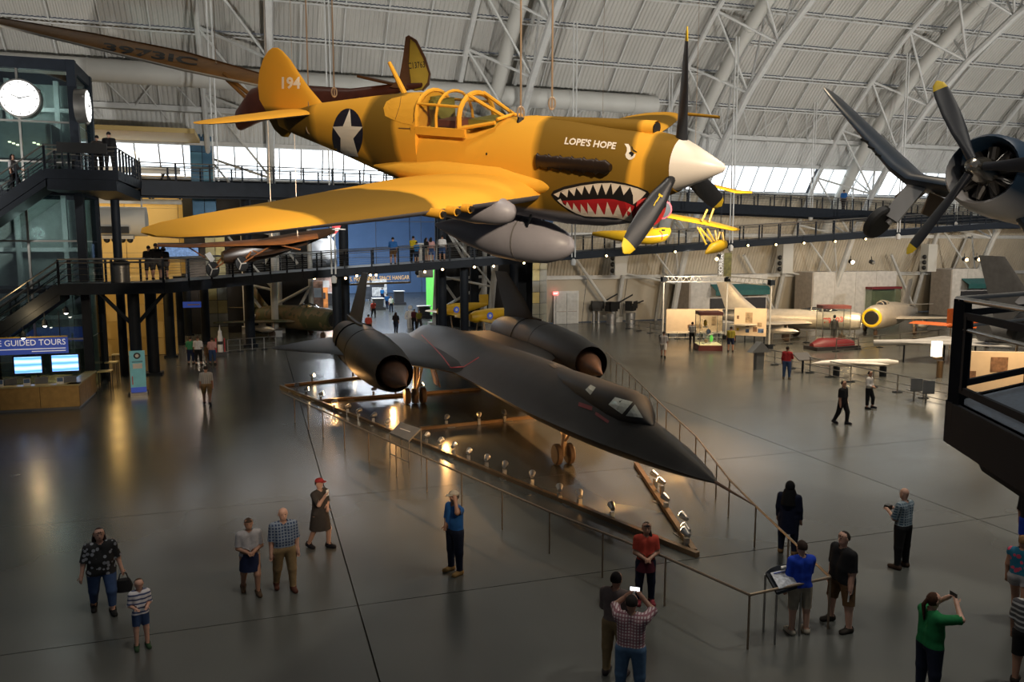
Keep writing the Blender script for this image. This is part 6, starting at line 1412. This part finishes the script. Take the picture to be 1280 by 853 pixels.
def cloth(name, c, **k): return mat('cloth_'+name, c, .85, var=k.pop('var', .12), scale=k.pop('scale', 14), spec=.2, **k)
def patt(name, a, b, kind, sc):
    key = 'cloth_'+name
    if key in MATS: return MATS[key]
    m, nt, bs = new_mat(key); bs.inputs['Roughness'].default_value = .85; tc = nt.nodes.new('ShaderNodeTexCoord'); s = nt.nodes.new('ShaderNodeSeparateXYZ'); nt.links.new(tc.outputs['Object'], s.inputs[0])
    def st(axis, k):
        mu = nt.nodes.new('ShaderNodeMath'); mu.operation = 'MULTIPLY'; mu.inputs[1].default_value = k; nt.links.new(s.outputs[axis], mu.inputs[0]); fr = nt.nodes.new('ShaderNodeMath'); fr.operation = 'FRACT'; nt.links.new(mu.outputs[0], fr.inputs[0]); gt = nt.nodes.new('ShaderNodeMath'); gt.operation = 'GREATER_THAN'; gt.inputs[1].default_value = .62; nt.links.new(fr.outputs[0], gt.inputs[0]); return gt
    if kind == 'plaid': x, z = st(0, sc), st(2, sc); fa = nt.nodes.new('ShaderNodeMath'); fa.operation = 'MAXIMUM'; nt.links.new(x.outputs[0], fa.inputs[0]); nt.links.new(z.outputs[0], fa.inputs[1])
    elif kind == 'hstripe': fa = st(2, sc)
    elif kind == 'vstripe': fa = st(0, sc)
    else:
        nz = nt.nodes.new('ShaderNodeTexVoronoi'); nz.inputs['Scale'].default_value = sc; nt.links.new(tc.outputs['Object'], nz.inputs['Vector']); fa = nt.nodes.new('ShaderNodeMath'); fa.operation = 'LESS_THAN'; fa.inputs[1].default_value = .36; nt.links.new(nz.outputs['Distance'], fa.inputs[0])
    mx = nt.nodes.new('ShaderNodeMix'); mx.data_type = 'RGBA'; mx.inputs[6].default_value = (*a, 1); mx.inputs[7].default_value = (*b, 1); nt.links.new(fa.outputs[0], mx.inputs[0]); nt.links.new(mx.outputs[2], bs.inputs['Base Color']); MATS[key] = m; return m
def person(label, pos, h, face, shirt, pants, skin='l', hair=(.03, .02, .015), style='short', arms=('down', 'down'), legs='ss', sleeve=.75, leg=1.95, shoe=(.03, .025, .02), girth=1.0, look=0.0, hem=0.0, skirt=None, detail=True, cap=None, group=None, child=False, scarf=None):
    pos = Vector(pos); tc_ = Vector((-pos.x, -pos.y, 0)).normalized(); ang = math.atan2(tc_.y, tc_.x) + math.pi/2 + R_(face)
    t = thing('person', label, 'person', pos, ang, group)
    s = h/1.75; gx = girth*(1.10 if not child else 1.0); vs = (.020 if detail else .034)*max(.8, s)
    hs = 1.12 if child else 1.0
    J = lambda x, y, z: np.array([x*s, -y*s, z*s])     # x: person's right is -x when facing -y ; y forward
    bones = []                                          # (a, b, ra, rb, label)
    def B(a, b, ra, rb, lab): bones.append((a, b, ra*s, rb*s, lab))
    pel, che, nck = J(0, 0, .95), J(0, .0, 1.28), J(0, -.005, 1.47)
    for sx in (-1, 1): B(J(sx*.055*gx, 0, .94), J(sx*.06*gx, .01, 1.12), .105*gx, .098*gx, 'tor'); B(J(sx*.06*gx, .01, 1.12), J(sx*.085*gx, 0, 1.35), .10*gx, .105, 'tor')
    B(J(-.12, 0, 1.41), J(.12, 0, 1.41), .068, .068, 'tor'); B(J(0, 0, 1.40), J(0, .01, 1.53), .058, .052, 'nck')
    lk = R_(look); hc = J(0, .02, 1.635)
    hd = np.array([0, -math.sin(lk), math.cos(lk)]); B(hc - hd*.045*s, hc + hd*.035*s, .078*hs, .090*hs, 'head'); B(hc - hd*.07*s + np.array([0, -.03*s, 0]), hc - hd*.02*s, .050*hs, .06, 'head')
    hands = []
    for sx, am in ((-1, arms[0]), (1, arms[1])):
        u, f = ARMS[am]; u = np.array([u[0]*sx, -u[1], u[2]]); u /= np.linalg.norm(u); f = np.array([f[0]*sx, -f[1], f[2]]); f /= np.linalg.norm(f)
        sh_ = J(sx*.185*(1+(gx-1)*.4), 0, 1.40); el = sh_ + u*.29*s; wr = el + f*.25*s
        B(sh_, el, .062*(.6+.4*gx), .048*(.6+.4*gx), 'ua'); B(el, wr, .047*(.6+.4*gx), .032, 'fa'); B(wr, wr + f*.075*s, .032, .036, 'hand'); hands.append((wr, f, sx))
    hz = []
    for sx, lg in ((-1, legs[0]), (1, legs[1])):
        u, f = LEGS[lg]; u = np.array([u[0]*sx, -u[1], u[2]]); u /= np.linalg.norm(u); f = np.array([f[0]*sx, -f[1], f[2]]); f /= np.linalg.norm(f)
        hp = J(sx*.095*gx, 0, .90); kn = hp + u*.42*s; an_ = kn + f*.40*s
        B(hp, kn, .100*(.5+.5*gx), .068*(.6+.4*gx), 'th'); B(kn, an_, .066*(.6+.4*gx), .046, 'sn')
        tl = an_ + np.array([sx*.02, -.16, -.045 if lg != 'b' else -.07])*s; B(an_ + np.array([0, .035, -.03])*s, tl, .044, .034, 'ft')
    lo = np.min([np.minimum(a, b)-max(ra, rb) for a, b, ra, rb, _ in bones], 0); hi = np.max([np.maximum(a, b)+max(ra, rb) for a, b, ra, rb, _ in bones], 0)
    dz = lo[2] + .012*s
    pad = 3*vs + .02; lo -= pad; hi += pad; n_ = np.ceil((hi-lo)/vs).astype(int)+1
    G = np.stack(np.meshgrid(*[lo[i] + vs*np.arange(n_[i]) for i in range(3)], indexing='ij'), -1)
    def dist(P, a, b, ra, rb):
        ab = b-a; tt = np.clip(((P-a)@ab)/(ab@ab+1e-9), 0, 1); return np.linalg.norm(P-a-tt[..., None]*ab, axis=-1) - (ra+(rb-ra)*tt), tt
    k = .030*s; D = None
    for a, b, ra, rb, lab in bones:
        d, _ = dist(G, a, b, ra, rb)
        if D is None: D = d
        else: hh = np.clip(.5+.5*(D-d)/k, 0, 1); D = D*(1-hh) + d*hh - k*hh*(1-hh)
    V, F = sdf_mesh(D, lo, vs); V[:, 2] -= dz
    body = np_mesh('body', V, F, SKIN[skin])
    t_body = link('body', body, t)
    if detail:   # fingers, nose rooted in the body surface
        mb = MB()
        for wr, f, sx in hands:
            side = np.cross(f, [0, 0, 1.]); side = side/np.linalg.norm(side) if np.linalg.norm(side) > .2 else np.array([1., 0, 0]); dn = np.cross(f, side)
            o_ = wr + f*.085*s - np.array([0, 0, dz])
            for q, (w_, L) in enumerate(((-.027, .055), (-.009, .070), (.009, .066), (.026, .050))):
                p0 = o_ + side*w_*s; p1 = p0 + f*L*.55*s; p2 = p1 + (f*.8+dn*.5)*L*.5*s; mb.tube([p0, p1, p2], [.0095*s, .009*s, .007*s], 5)
            p0 = o_ - f*.05*s - side*.03*s*sx; mb.tube([p0, p0 + (f*.5 - side*.6*sx)*.045*s, p0 + (f*.9 - side*.6*sx)*.07*s], [.012*s, .010*s, .008*s], 5)
        fc = hc - np.array([0, 0, dz]); fw = np.array([0, -math.cos(lk), -math.sin(lk)])*-1; fw = np.array([0, -math.cos(lk), math.sin(lk)*1.0]); upv = np.array([0, math.sin(lk), math.cos(lk)])
        mb.tube([fc + fw*.082*s + upv*.015*s, fc + fw*.105*s - upv*.022*s], [.010*s, .016*s], 5)
        bm = bmesh.new(); bm.from_mesh(body); tmp = mb.mesh('tmp', SKIN[skin], True); bm.from_mesh(tmp); bm.to_mesh(body); bm.free()
        for sx in (-1, 1): MB().ball(fc + fw*.083*s*hs + upv*.018*s + np.array([sx*.032*s, 0, 0]), .011*s, 6, 4).build('eye', M_eye, t)
        MB().ball(fc + fw*.085*s*hs - upv*.052*s, (.024*s, .010*s, .007*s), 6, 4).build('mouth', M_lip, t)
        for sx in (-1, 1): MB().ball(fc + np.array([sx*.088*s*hs, .01*s, -.005*s]), (.012*s, .022*s, .032*s), 6, 5).build('ear', SKIN[skin], t)
    # garments: the same figure, a little larger, cut to the cloth's extent
    Vc, Fc = sdf_mesh(D - .018*s, lo, vs); ctr = Vc[Fc].mean(1); best = np.full(len(ctr), 9.); lab_ = np.zeros(len(ctr), int); par = np.zeros(len(ctr)); names = [b[4] for b in bones]
    for i, (a, b, ra, rb, lb) in enumerate(bones):
        d, tt = dist(ctr, a, b, ra, rb); m = d < best; best[m] = d[m]; lab_[m] = i; par[m] = tt[m]
    lb = np.array(names)[lab_]; zz = ctr[:, 2]/s; Vc[:, 2] -= dz
    waist = .98 - hem
    sh_m = ((lb == 'tor') & (zz > waist)) | ((lb == 'nck') & (par < .25)) | ((lb == 'ua') & (par < min(1, sleeve*1.25 if sleeve < .8 else 1))) | ((lb == 'th') & (zz > waist))
    if sleeve > 1: sh_m |= (lb == 'ua') | ((lb == 'fa') & (par < sleeve-1))
    pn_m = (((lb == 'tor') & (zz <= waist)) | ((lb == 'th') & (par < leg) & (zz <= waist)) | ((lb == 'sn') & (par < leg-1))) & ~sh_m
    shm = cloth('shoe_%.2f_%.2f' % shoe[:2], shoe)
    ft_m = (lb == 'ft') | ((lb == 'sn') & (par > .93))
    for nm, mk, m in (('shirt', sh_m, shirt), ('trousers', pn_m & ~ft_m, pants), ('shoe', ft_m & (ctr[:, 0] < 0), shm), ('shoe', ft_m & (ctr[:, 0] >= 0), shm)):
        if mk.sum() > 3 and m is not None: link(nm, np_mesh(nm, Vc, Fc[mk], m), t)
    if skirt:
        m_, z0, z1, w0, w1 = skirt
        MB().loft([[Vector((a*s, b_*s, z*s-dz)) for a, b_ in sup(w_, w_*1.02, 18)] for z, w_ in ((z0, w0), ((z0+z1)/2, (w0+w1)/2*1.02), (z1, w1))], cap=False).build('skirt', m_, t, True)
    # hair / headgear
    hm = cloth('hair_%.3f_%.3f' % (hair[0], hair[1]), hair, var=.3, scale=40) if hair else None
    fc = hc - np.array([0, 0, dz])
    if hm and style != 'bald':
        mb = MB(); r = .104*s*hs; n1, n2 = 14, 10; c = Vector(fc) + Vector((0, .012*s, .012*s)); vs_, fs_ = [], []
        for i in range(n2+1):
            a = math.pi*i/n2
            for j in range(n1):
                q = 2*math.pi*j/n1; vs_.append(c + Vector((r*.93*math.sin(a)*math.cos(q), r*1.06*math.sin(a)*math.sin(q), r*1.12*math.cos(a))))
        for i in range(n2):
            for j in range(n1):
                f_ = (i*n1+j, (i+1)*n1+j, (i+1)*n1+(j+1) % n1, i*n1+(j+1) % n1); m_ = sum((vs_[k_]-c for k_ in f_), Vector())/4
                if m_.z > r*.44 or (m_.y > -.02*s and m_.z > (-r*.35 if style == 'short' else -r*.8)): fs_.append(f_)
        mb.add(vs_, fs_)
        if style in ('long', 'scarf'):
            for sx in (-.055, 0, .055): mb.tube([c + Vector((sx*s, .06*s, 0)), c + Vector((sx*1.4*s, .085*s, -.15*s)), c + Vector((sx*1.3*s, .07*s, -.30*s))], [.05*s, .055*s, .02*s], 8)
        if style == 'pony': mb.tube([c + Vector((0, .09*s, .02*s)), c + Vector((.02*s, .15*s, -.08*s)), c + Vector((.03*s, .12*s, -.34*s))], [.03*s, .035*s, .012*s], 8)
        if style == 'bob':
            for sx in (-.085, .085): mb.tube([c + Vector((sx*s, .02*s, .03*s)), c + Vector((sx*1.1*s, .02*s, -.12*s))], [.035*s, .03*s], 8)
            mb.tube([c + Vector((0, .07*s, 0)), c + Vector((0, .075*s, -.13*s))], [.07*s, .05*s], 8)
        if style == 'braid': mb.tube([c + Vector((.05*s, .05*s, -.02*s)), c + Vector((.09*s, -.03*s, -.16*s)), c + Vector((.10*s, -.08*s, -.34*s))], [.035*s, .032*s, .014*s], 8)
        mb.build('hair', hm, t, True)
    if cap:
        cm = cloth('cap_%.2f_%.2f' % cap[:2], cap); c = Vector(fc) + Vector((0, .005*s, .055*s)); o_ = MB().lathe([(0, .108*s), (.03*s, .108*s), (.065*s, .08*s), (.085*s, .03*s), (.087*s, .001)], c, (0, 0, 1), 16).build('cap', cm, t, True)
        MB().prism([c + Vector((x*s, y*s, .005*s)) for x, y in ((-.075, -.07), (-.06, -.17), (0, -.195), (.06, -.17), (.075, -.07))], (0, 0, .012*s)).build('brim', cm, o_)
    if scarf:
        mb = MB(); c = Vector(fc); mb.ball(c + Vector((0, .015*s, .01*s)), (.115*s, .125*s, .14*s), 14, 10); mb.tube([c + Vector((0, .03*s, -.05*s)), c + Vector((0, .02*s, -.22*s)), c + Vector((0, .01*s, -.40*s))], [.12*s, .19*s, .21*s], 14); mb.build('headscarf', scarf, t, True)
    hw = [Vector(wr + f*.11*s - np.array([0, 0, dz])) for wr, f, sx in hands]
    return t, s, hw
def handheld(name, label, cat, pt, hw, d, m, m2=None, group=None):
    """a small box-shaped device at a hand (local point hw of person pt)"""
    bpy.context.view_layer.update(); p = pt.matrix_world @ hw
    t = thing(name, label, cat, p, pt.rotation_euler.z, group)
    MB().box((0, 0, 0), d).build('casing', m, t)
    if m2 is not None: MB().box((0, d[1]/2+.002, 0), (d[0]*.9, .004, d[2]*.85)).build('screen', m2, t)
    return t
G_ = on_z
navy = cloth('navy', (.012, .018, .05)); jean = cloth('denim', (.035, .065, .15)); djean = cloth('dark_denim', (.014, .018, .036)); khaki = cloth('khaki', (.26, .18, .09)); blk = cloth('black', (.012, .012, .013)); wht = cloth('white', (.62, .60, .58)); lgrey = cloth('light_grey', (.34, .33, .34)); stone = cloth('stone', (.30, .26, .20)); brown_ = cloth('brown', (.10, .055, .025))
red_ = cloth('coral_red', (.42, .055, .035)); roy = cloth('royal_blue', (.012, .045, .38)); blue_ = cloth('mid_blue', (.02, .10, .30)); grn = cloth('green', (.012, .14, .045)); taup = cloth('taupe', (.16, .125, .115)); char = cloth('charcoal', (.045, .038, .035)); mar = cloth('maroon', (.07, .012, .02)); olive_ = cloth('olive', (.20, .18, .03)); yel_ = cloth('yellow', (.5, .38, .02)); pnk = cloth('pink', (.5, .28, .26))
M_ph_ = mat('phone_body', (.02, .02, .02), .4); M_phs = mat('phone_screen_lit', (.7, .8, .9), .3, emit=(.9, .95, 1), estr=2.0); M_bag = cloth('bag_black', (.014, .014, .016))
# --- near visitors on the floor
P_, s_, hw = person('woman-sized visitor in black floral blouse and torn jeans carrying a bag'.replace('woman-sized visitor', 'person'), G_(130, 766), 1.68, 5, patt('floral_bw', (.012, .012, .013), (.26, .27, .30), 'spot', 11), jean, 'l', (.03, .012, .01), 'long', ('out', 'out'), 'bf', .85, 1.75, (.012, .012, .012), 1.25, 0, .14)
bg = thing('handbag', 'black handbag hanging from the hand of the floral-bloused person', 'bag', (0, 0, 0)); bpy.context.view_layer.update(); q = P_.matrix_world @ hw[1]; bg.location = q - Vector((0, 0, .34)); MB().loft([[Vector((a*w_, b_*.07, z)) for a, b_ in sup(1, 1, 12, 3)] for z, w_ in ((-.02, .13), (.1, .16), (.22, .11))]).build('bag_body', M_bag, bg, True); MB().tube([(-.09, 0, .2), (-.05, 0, .34), (.05, 0, .34), (.09, 0, .2)], .012, 6).build('strap', M_bag, bg)
person('child in white and navy striped top and denim shorts', G_(178, 810), 1.24, 8, patt('boy_top', (.62, .60, .62), (.05, .07, .16), 'hstripe', 13), jean, 'l', (.06, .035, .02), 'short', ('bent', 'bent'), 'ss', .85, .72, (.03, .06, .03), .88, 14, .08, child=True)
P_, s_, hw = person('person in light grey top, navy skirt and sunglasses pushed up', G_(314, 742), 1.58, 8, lgrey, None, 'm', (.05, .03, .02), 'short', ('clasp', 'clasp'), 'bf', .7, .05, (.08, .05, .03), 1.08, -8, .04, (navy, 1.0, .60, .19, .235))
person('older person in blue plaid shirt and khaki trousers', G_(357, 740), 1.74, 10, patt('blue_plaid', (.02, .04, .10), (.18, .22, .28), 'plaid', 17), khaki, 'l', (.45, .43, .42), 'bald', ('down', 'down'), 'bs', .85, 1.95, (.08, .03, .02), 1.1, -4)
P_, s_, hw = person('person in dark dress and red cap raising a phone', G_(401, 685), 1.66, 48, char, None, 'l', (.05, .03, .02), 'short', ('phone', 'clasp'), 'bf', .8, .05, (.02, .02, .025), 1.02, 10, .1, (char, 1.05, .52, .18, .26), cap=(.30, .03, .03))
handheld('phone', 'white phone held up by the red-capped person', 'phone', P_, hw[0], (.075, .012, .14), M_pap)
P_, s_, hw = person('person in blue jacket and cap shading the eyes', G_(569, 716), 1.78, -55, blue_, djean, 'm', (.06, .05, .045), 'short', ('clasp', 'shade'), 'ss', .95, 1.97, (.34, .20, .07), 1.1, 12, .0, cap=(.40, .34, .26))
P_, s_, hw = person('person in red top with jacket tied at waist beside the rail', G_(806, 754), 1.63, 10, red_, djean, 'm', (.012, .010, .010), 'braid', ('clasp', 'clasp'), 'ss', .6, 1.9, (.20, .03, .04), .92, -4, 0, (mar, 1.04, .74, .15, .215))
P_, s_, hw = person('person in taupe shirt and khaki trousers holding a camera', G_(768, 845), 1.74, 158, taup, khaki, 'm', (.012, .010, .009), 'short', ('down', 'cam'), 'ss', 1.7, 1.97, (.05, .04, .04), 1.0, 0)
handheld('compact_camera', 'small silver camera in the hands of the taupe-shirted person', 'camera', P_, hw[1], (.10, .04, .07), M_can)
P_, s_, hw = person('person in pale plaid shirt and jeans lifting a lit phone', G_(787, 880), 1.72, 172, patt('pale_plaid', (.46, .38, .38), (.20, .08, .10), 'plaid', 22), cloth('light_denim', (.07, .13, .22)), 'm', (.02, .016, .014), 'short', ('up', 'up'), 'ss', .9, 1.97, (.04, .03, .03), 1.1, 8)
handheld('lit_phone', 'phone with bright screen held over the plaid-shirted head', 'phone', P_, (hw[0]+hw[1])/2 + Vector((0, 0, .03)), (.16, .012, .085), M_ph_, M_phs)
P_, s_, hw = person('person in long dark robe and black headscarf by the rail', G_(984, 692), 1.66, 165, cloth('indigo', (.010, .014, .034)), djean, 'm', None, 'bald', ('down', 'down'), 'ss', 1.9, 1.97, (.24, .14, .06), 1.12, 0, .1, (cloth('indigo', (.010, .014, .034)), 1.1, .55, .18, .215), scarf=blk)
person('person in royal blue shirt and stone shorts reading the panel', G_(998, 792), 1.72, -150, roy, stone, 'l', (.03, .02, .016), 'short', ('fwd', 'down'), 'ss', .85, .95, (.34, .30, .24), .98, -22, .06)
P_, s_, hw = person('bearded person in black shirt and brown shorts holding paper', G_(1050, 783), 1.80, -50, blk, brown_, 'l', (.02, .015, .012), 'short', ('down', 'down'), 'oo', .9, .98, (.03, .025, .02), 1.28, 0, .1)
bpy.context.view_layer.update(); q = P_.matrix_world @ hw[1]; pl = thing('folded_leaflet', 'white folded leaflet in the hand of the black-shirted person', 'leaflet', q); MB().prism([(-.05, 0, -.16), (.05, .01, -.18), (.06, 0, .04), (-.03, 0, .04)], (0, .004, 0)).build('front_leaf', M_pap, pl); MB().prism([(.02, .02, -.14), (.10, .03, -.12), (.06, .02, .04)], (0, .004, 0)).build('back_leaf', M_pap, pl)
P_, s_, hw = person('bald person in blue plaid shirt and black trousers with camera', G_(1126, 710), 1.76, -120, patt('teal_plaid', (.03, .07, .11), (.22, .27, .30), 'plaid', 18), blk, 'l', None, 'bald', ('cam', 'cam'), 'ss', .9, 1.97, (.05, .03, .02), 1.05, -5)
handheld('camera', 'black camera held by the bald plaid-shirted person', 'camera', P_, (hw[0]+hw[1])/2, (.14, .11, .10), M_ph_)
P_, s_, hw = person('person in green shirt with long ponytail raising a phone', G_(1158, 872), 1.68, 128, grn, djean, 'l', (.05, .022, .012), 'pony', ('up', 'up'), 'ss', .85, 1.97, (.03, .03, .03), 1.15, 8, .06)
handheld('raised_phone', 'dark phone raised by the green-shirted person', 'phone', P_, (hw[0]+hw[1])/2 + Vector((0, 0, .03)), (.15, .012, .08), M_ph_)
person('person in bright floral top and pale shorts', G_(1272, 776), 1.66, 165, patt('floral_bright', (.01, .13, .22), (.55, .06, .12), 'spot', 9), lgrey, 'm', (.22, .12, .05), 'short', ('down', 'down'), 'bf', .2, .35, (.10, .04, .03), 1.0)
person('person in striped shirt and dark skirt at the floor edge', G_(1281, 858), 1.64, 160, patt('dark_stripe', (.05, .05, .055), (.40, .40, .40), 'hstripe', 12), blk, 'm', (.03, .02, .015), 'short', ('down', 'down'), 'ss', .9, .9, (.03, .03, .03), 1.1)
person('person in dark top and blue shorts below the balcony', G_(1284, 700), 1.70, 150, blk, roy, 'm', (.02, .015, .012), 'short', ('down', 'down'), 'ss', .9, .8, (.03, .03, .03), 1.05)
# --- middle distance
person('person in white striped shirt and tan shorts walking away', G_(259, 506), 1.74, 178, patt('white_stripe', (.46, .45, .43), (.16, .17, .18), 'vstripe', 18), khaki, 'm', (.02, .015, .012), 'short', ('down', 'down'), 'bf', .9, .9, (.02, .02, .02), 1.05)
person('person all in black striding across the floor', G_(1052, 530), 1.74, 60, blk, blk, 'm', (.012, .01, .01), 'short', ('down', 'down'), 'bf', .9, 1.97, (.02, .02, .02), 1.0)
person('person in white blouse and cropped black trousers', G_(1085, 511), 1.63, 70, wht, blk, 'm', (.012, .01, .01), 'short', ('clasp', 'clasp'), 'sf', 1.6, 1.75, (.02, .02, .02), .95)
person('person in red shirt and jeans at the barrier', G_(983, 474), 1.74, 170, cloth('crimson', (.26, .02, .025)), jean, 'm', (.015, .012, .01), 'short', ('rail', 'down'), 'ss', 1.6, 1.97, (.10, .08, .06), 1.0, detail=False)
person('person in pale shirt and white shorts walking with arm out', G_(829, 447), 1.68, 175, lgrey, wht, 'm', (.03, .02, .015), 'short', ('down', 'rail'), 'bf', .9, .9, (.03, .03, .03), 1.05, detail=False)
person('person in olive shirt and navy shorts facing the photo board', G_(913, 440), 1.70, 180, olive_, navy, 'm', (.02, .015, .012), 'short', ('down', 'down'), 'ss', .9, .9, (.04, .03, .02), 1.05, detail=False)
person('person in striped top and black trousers before the lit board', G_(865, 432), 1.68, 172, patt('white_stripe2', (.5, .48, .46), (.08, .08, .10), 'hstripe', 9), blk, 'm', (.02, .015, .012), 'short', ('down', 'bent'), 'ss', .9, 1.97, (.02, .02, .02), 1.0, detail=False)
# --- on the walkways
def ramp_z(x): return 5.5 + (x-3.6)/56.4*3.55 if x > 3.6 else 5.4
for lab, px, hgt, sh, pn, fc_, st, kid in (('person in blue T-shirt and shorts on the lower walkway', 491.5, 1.78, blue_, brown_, 175, 'short', 0), ('person in yellow shirt behind the walkway rail', 517, 1.78, yel_, blk, 150, 'short', 0), ('child in bright blue shirt on the lower walkway', 521, 1.4, cloth('sky_blue', (.02, .16, .42)), djean, 150, 'short', 1), ('person in black top leaning at the walkway rail', 533, 1.62, blk, stone, 120, 'long', 0), ('person in pink top and shorts on the lower walkway', 539, 1.62, pnk, jean, 160, 'long', 0), ('person in white shirt and blue shorts on the lower walkway', 553, 1.72, wht, jean, 170, 'short', 0)):
    g = on_y(px, 330, 51.6 if not kid else 51.2); person(lab, (g.x, g.y, ramp_z(g.x)), hgt, fc_, sh, pn, 'm', (.015, .012, .01), st, ('down', 'rail'), 'ss', .85, .95 if pn is not blk else 1.97, (.05, .04, .03), 1.0 if not kid else .9, detail=False)
for lab, px, dy, hgt, st in (('person in dark shirt at the lower landing rail', 187, 41.6, 1.66, 'short'), ('broad person in black shirt on the diagonal walkway', 196, 41.6, 1.78, 'short'), ('person in dark top leaning over the diagonal walkway', 205.5, 42.2, 1.62, 'bob')):
    g = on_y(px, 340, dy); person(lab, (g.x, g.y, 5.33), hgt, 175, (navy, blk, mar)[int(px) % 3], char, 'm', (.012, .01, .01), st, ('down', 'rail'), 'ss', .85, .95, (.03, .03, .03), 1.1 if 'broad' in lab else 1.0, detail=False)
for lab, px, hgt in (('person in dark shirt behind the upper landing rail', 122.5, 1.60), ('person in black jacket at the upper landing corner', 137.5, 1.78)):
    g = on_y(px, 200, 40.0); person(lab, (g.x, g.y, 10.32), hgt, 170, char if hgt < 1.7 else blk, blk, 'm', (.012, .01, .01), 'short', ('down', 'down'), 'ss', 1.6, 1.97, (.02, .02, .02), 1.05, detail=False)
person('person in pale top climbing the upper stair', (-9.95, 39.7, 9.27), 1.66, 60, lgrey, blk, 'm', (.012, .01, .01), 'bob', ('down', 'rail'), 'sf', .8, 1.97, (.02, .02, .02), 1.0, detail=False)
g = on_y(1054, 262, 58.0); person('lone person in blue shirt on the upper walkway', (g.x, g.y, 10.32), 1.76, 165, blue_, char, 'm', (.02, .015, .012), 'short', ('down', 'down'), 'bf', .9, 1.97, (.02, .02, .02), 1.0, detail=False)
# --- far visitors at the entrance colonnade and in the next hangar
farp = [('person in green shirt chatting at the colonnade', 239, 456, 1.66, cloth('mid_green', (.05, .22, .10)), navy), ('person in white shirt chatting at the colonnade', 248.5, 457, 1.74, wht, blk), ('seated-height child in brown by the pilaster'.replace('seated-height child', 'child'), 260, 455, 1.2, brown_, brown_), ('person in pink top beside the model rocket', 266, 456, 1.62, pnk, jean)]
for lab, px, py, hgt, sh, pn in farp: person(lab, G_(px, py), hgt, 160, sh, pn, 'm', (.05, .03, .02), 'short', ('bent', 'down'), 'ss', .9, 1.6, (.03, .03, .03), 1.0, detail=False)
farh = [('person in red shirt and lime shorts inside the next hangar', 426, 391, mar, cloth('lime', (.16, .5, .03))), ('person in grey suit inside the next hangar', 434.5, 391, lgrey, stone), ('person in white shirt and black skirt inside the next hangar', 446, 388, wht, blk), ('person in red jacket beside the jet fin', 467, 397, red_, blk), ('person in sky blue shirt deep inside the next hangar', 478, 376, cloth('sky_blue', (.02, .16, .42)), navy), ('person in blue shirt by the glowing green panel', 484, 386, blue_, navy), ('person in white cap near the green panel', 489, 390, wht, djean), ('person with long hair in dark top on the lit passage floor', 495, 416, blk, djean), ('person in red shirt behind the black jet nacelle', 461, 420, red_, blk), ('person in green vest beside the white figure', 524, 412, olive_, char), ('person in red top by the passage pier', 518, 411, mar, blk), ('person in pale shirt near the hangar exhibits', 423, 372, pnk, wht)]
for i, (lab, px, py, sh, pn) in enumerate(farh): person(lab, G_(px, py), 1.70, 170 if i % 3 else 20, sh, pn, 'm', (.03, .02, .015), 'long' if 'long' in lab else 'short', ('down', 'bent' if i % 2 else 'down'), 'bf' if i % 2 else 'ss', .9, .95 if 'shorts' in lab else 1.97, (.03, .03, .03), 1.0, detail=False)
g = G_(524, 411.5); g = Vector((g.x-.6, g.y+.8, 0)); wf_ = thing('space_suit', 'white space suit standing by the dark passage pier', 'space suit', g); MB().tube([(0, 0, .9), (0, 0, 1.2), (0, 0, 1.55)], [.26, .3, .2], 12).build('torso', wht, wf_, True); MB().ball((0, 0, 1.8), .2, 12, 8).build('helmet', wht, wf_, True)
for sx in (-1, 1): MB().tube([(sx*.14, 0, 0), (sx*.14, 0, .95)], .15, 10).build('leg', wht, wf_, True); MB().tube([(sx*.28, 0, 1.5), (sx*.42, 0, 1.1), (sx*.38, -.1, .8)], .1, 8).build('arm', wht, wf_, True)
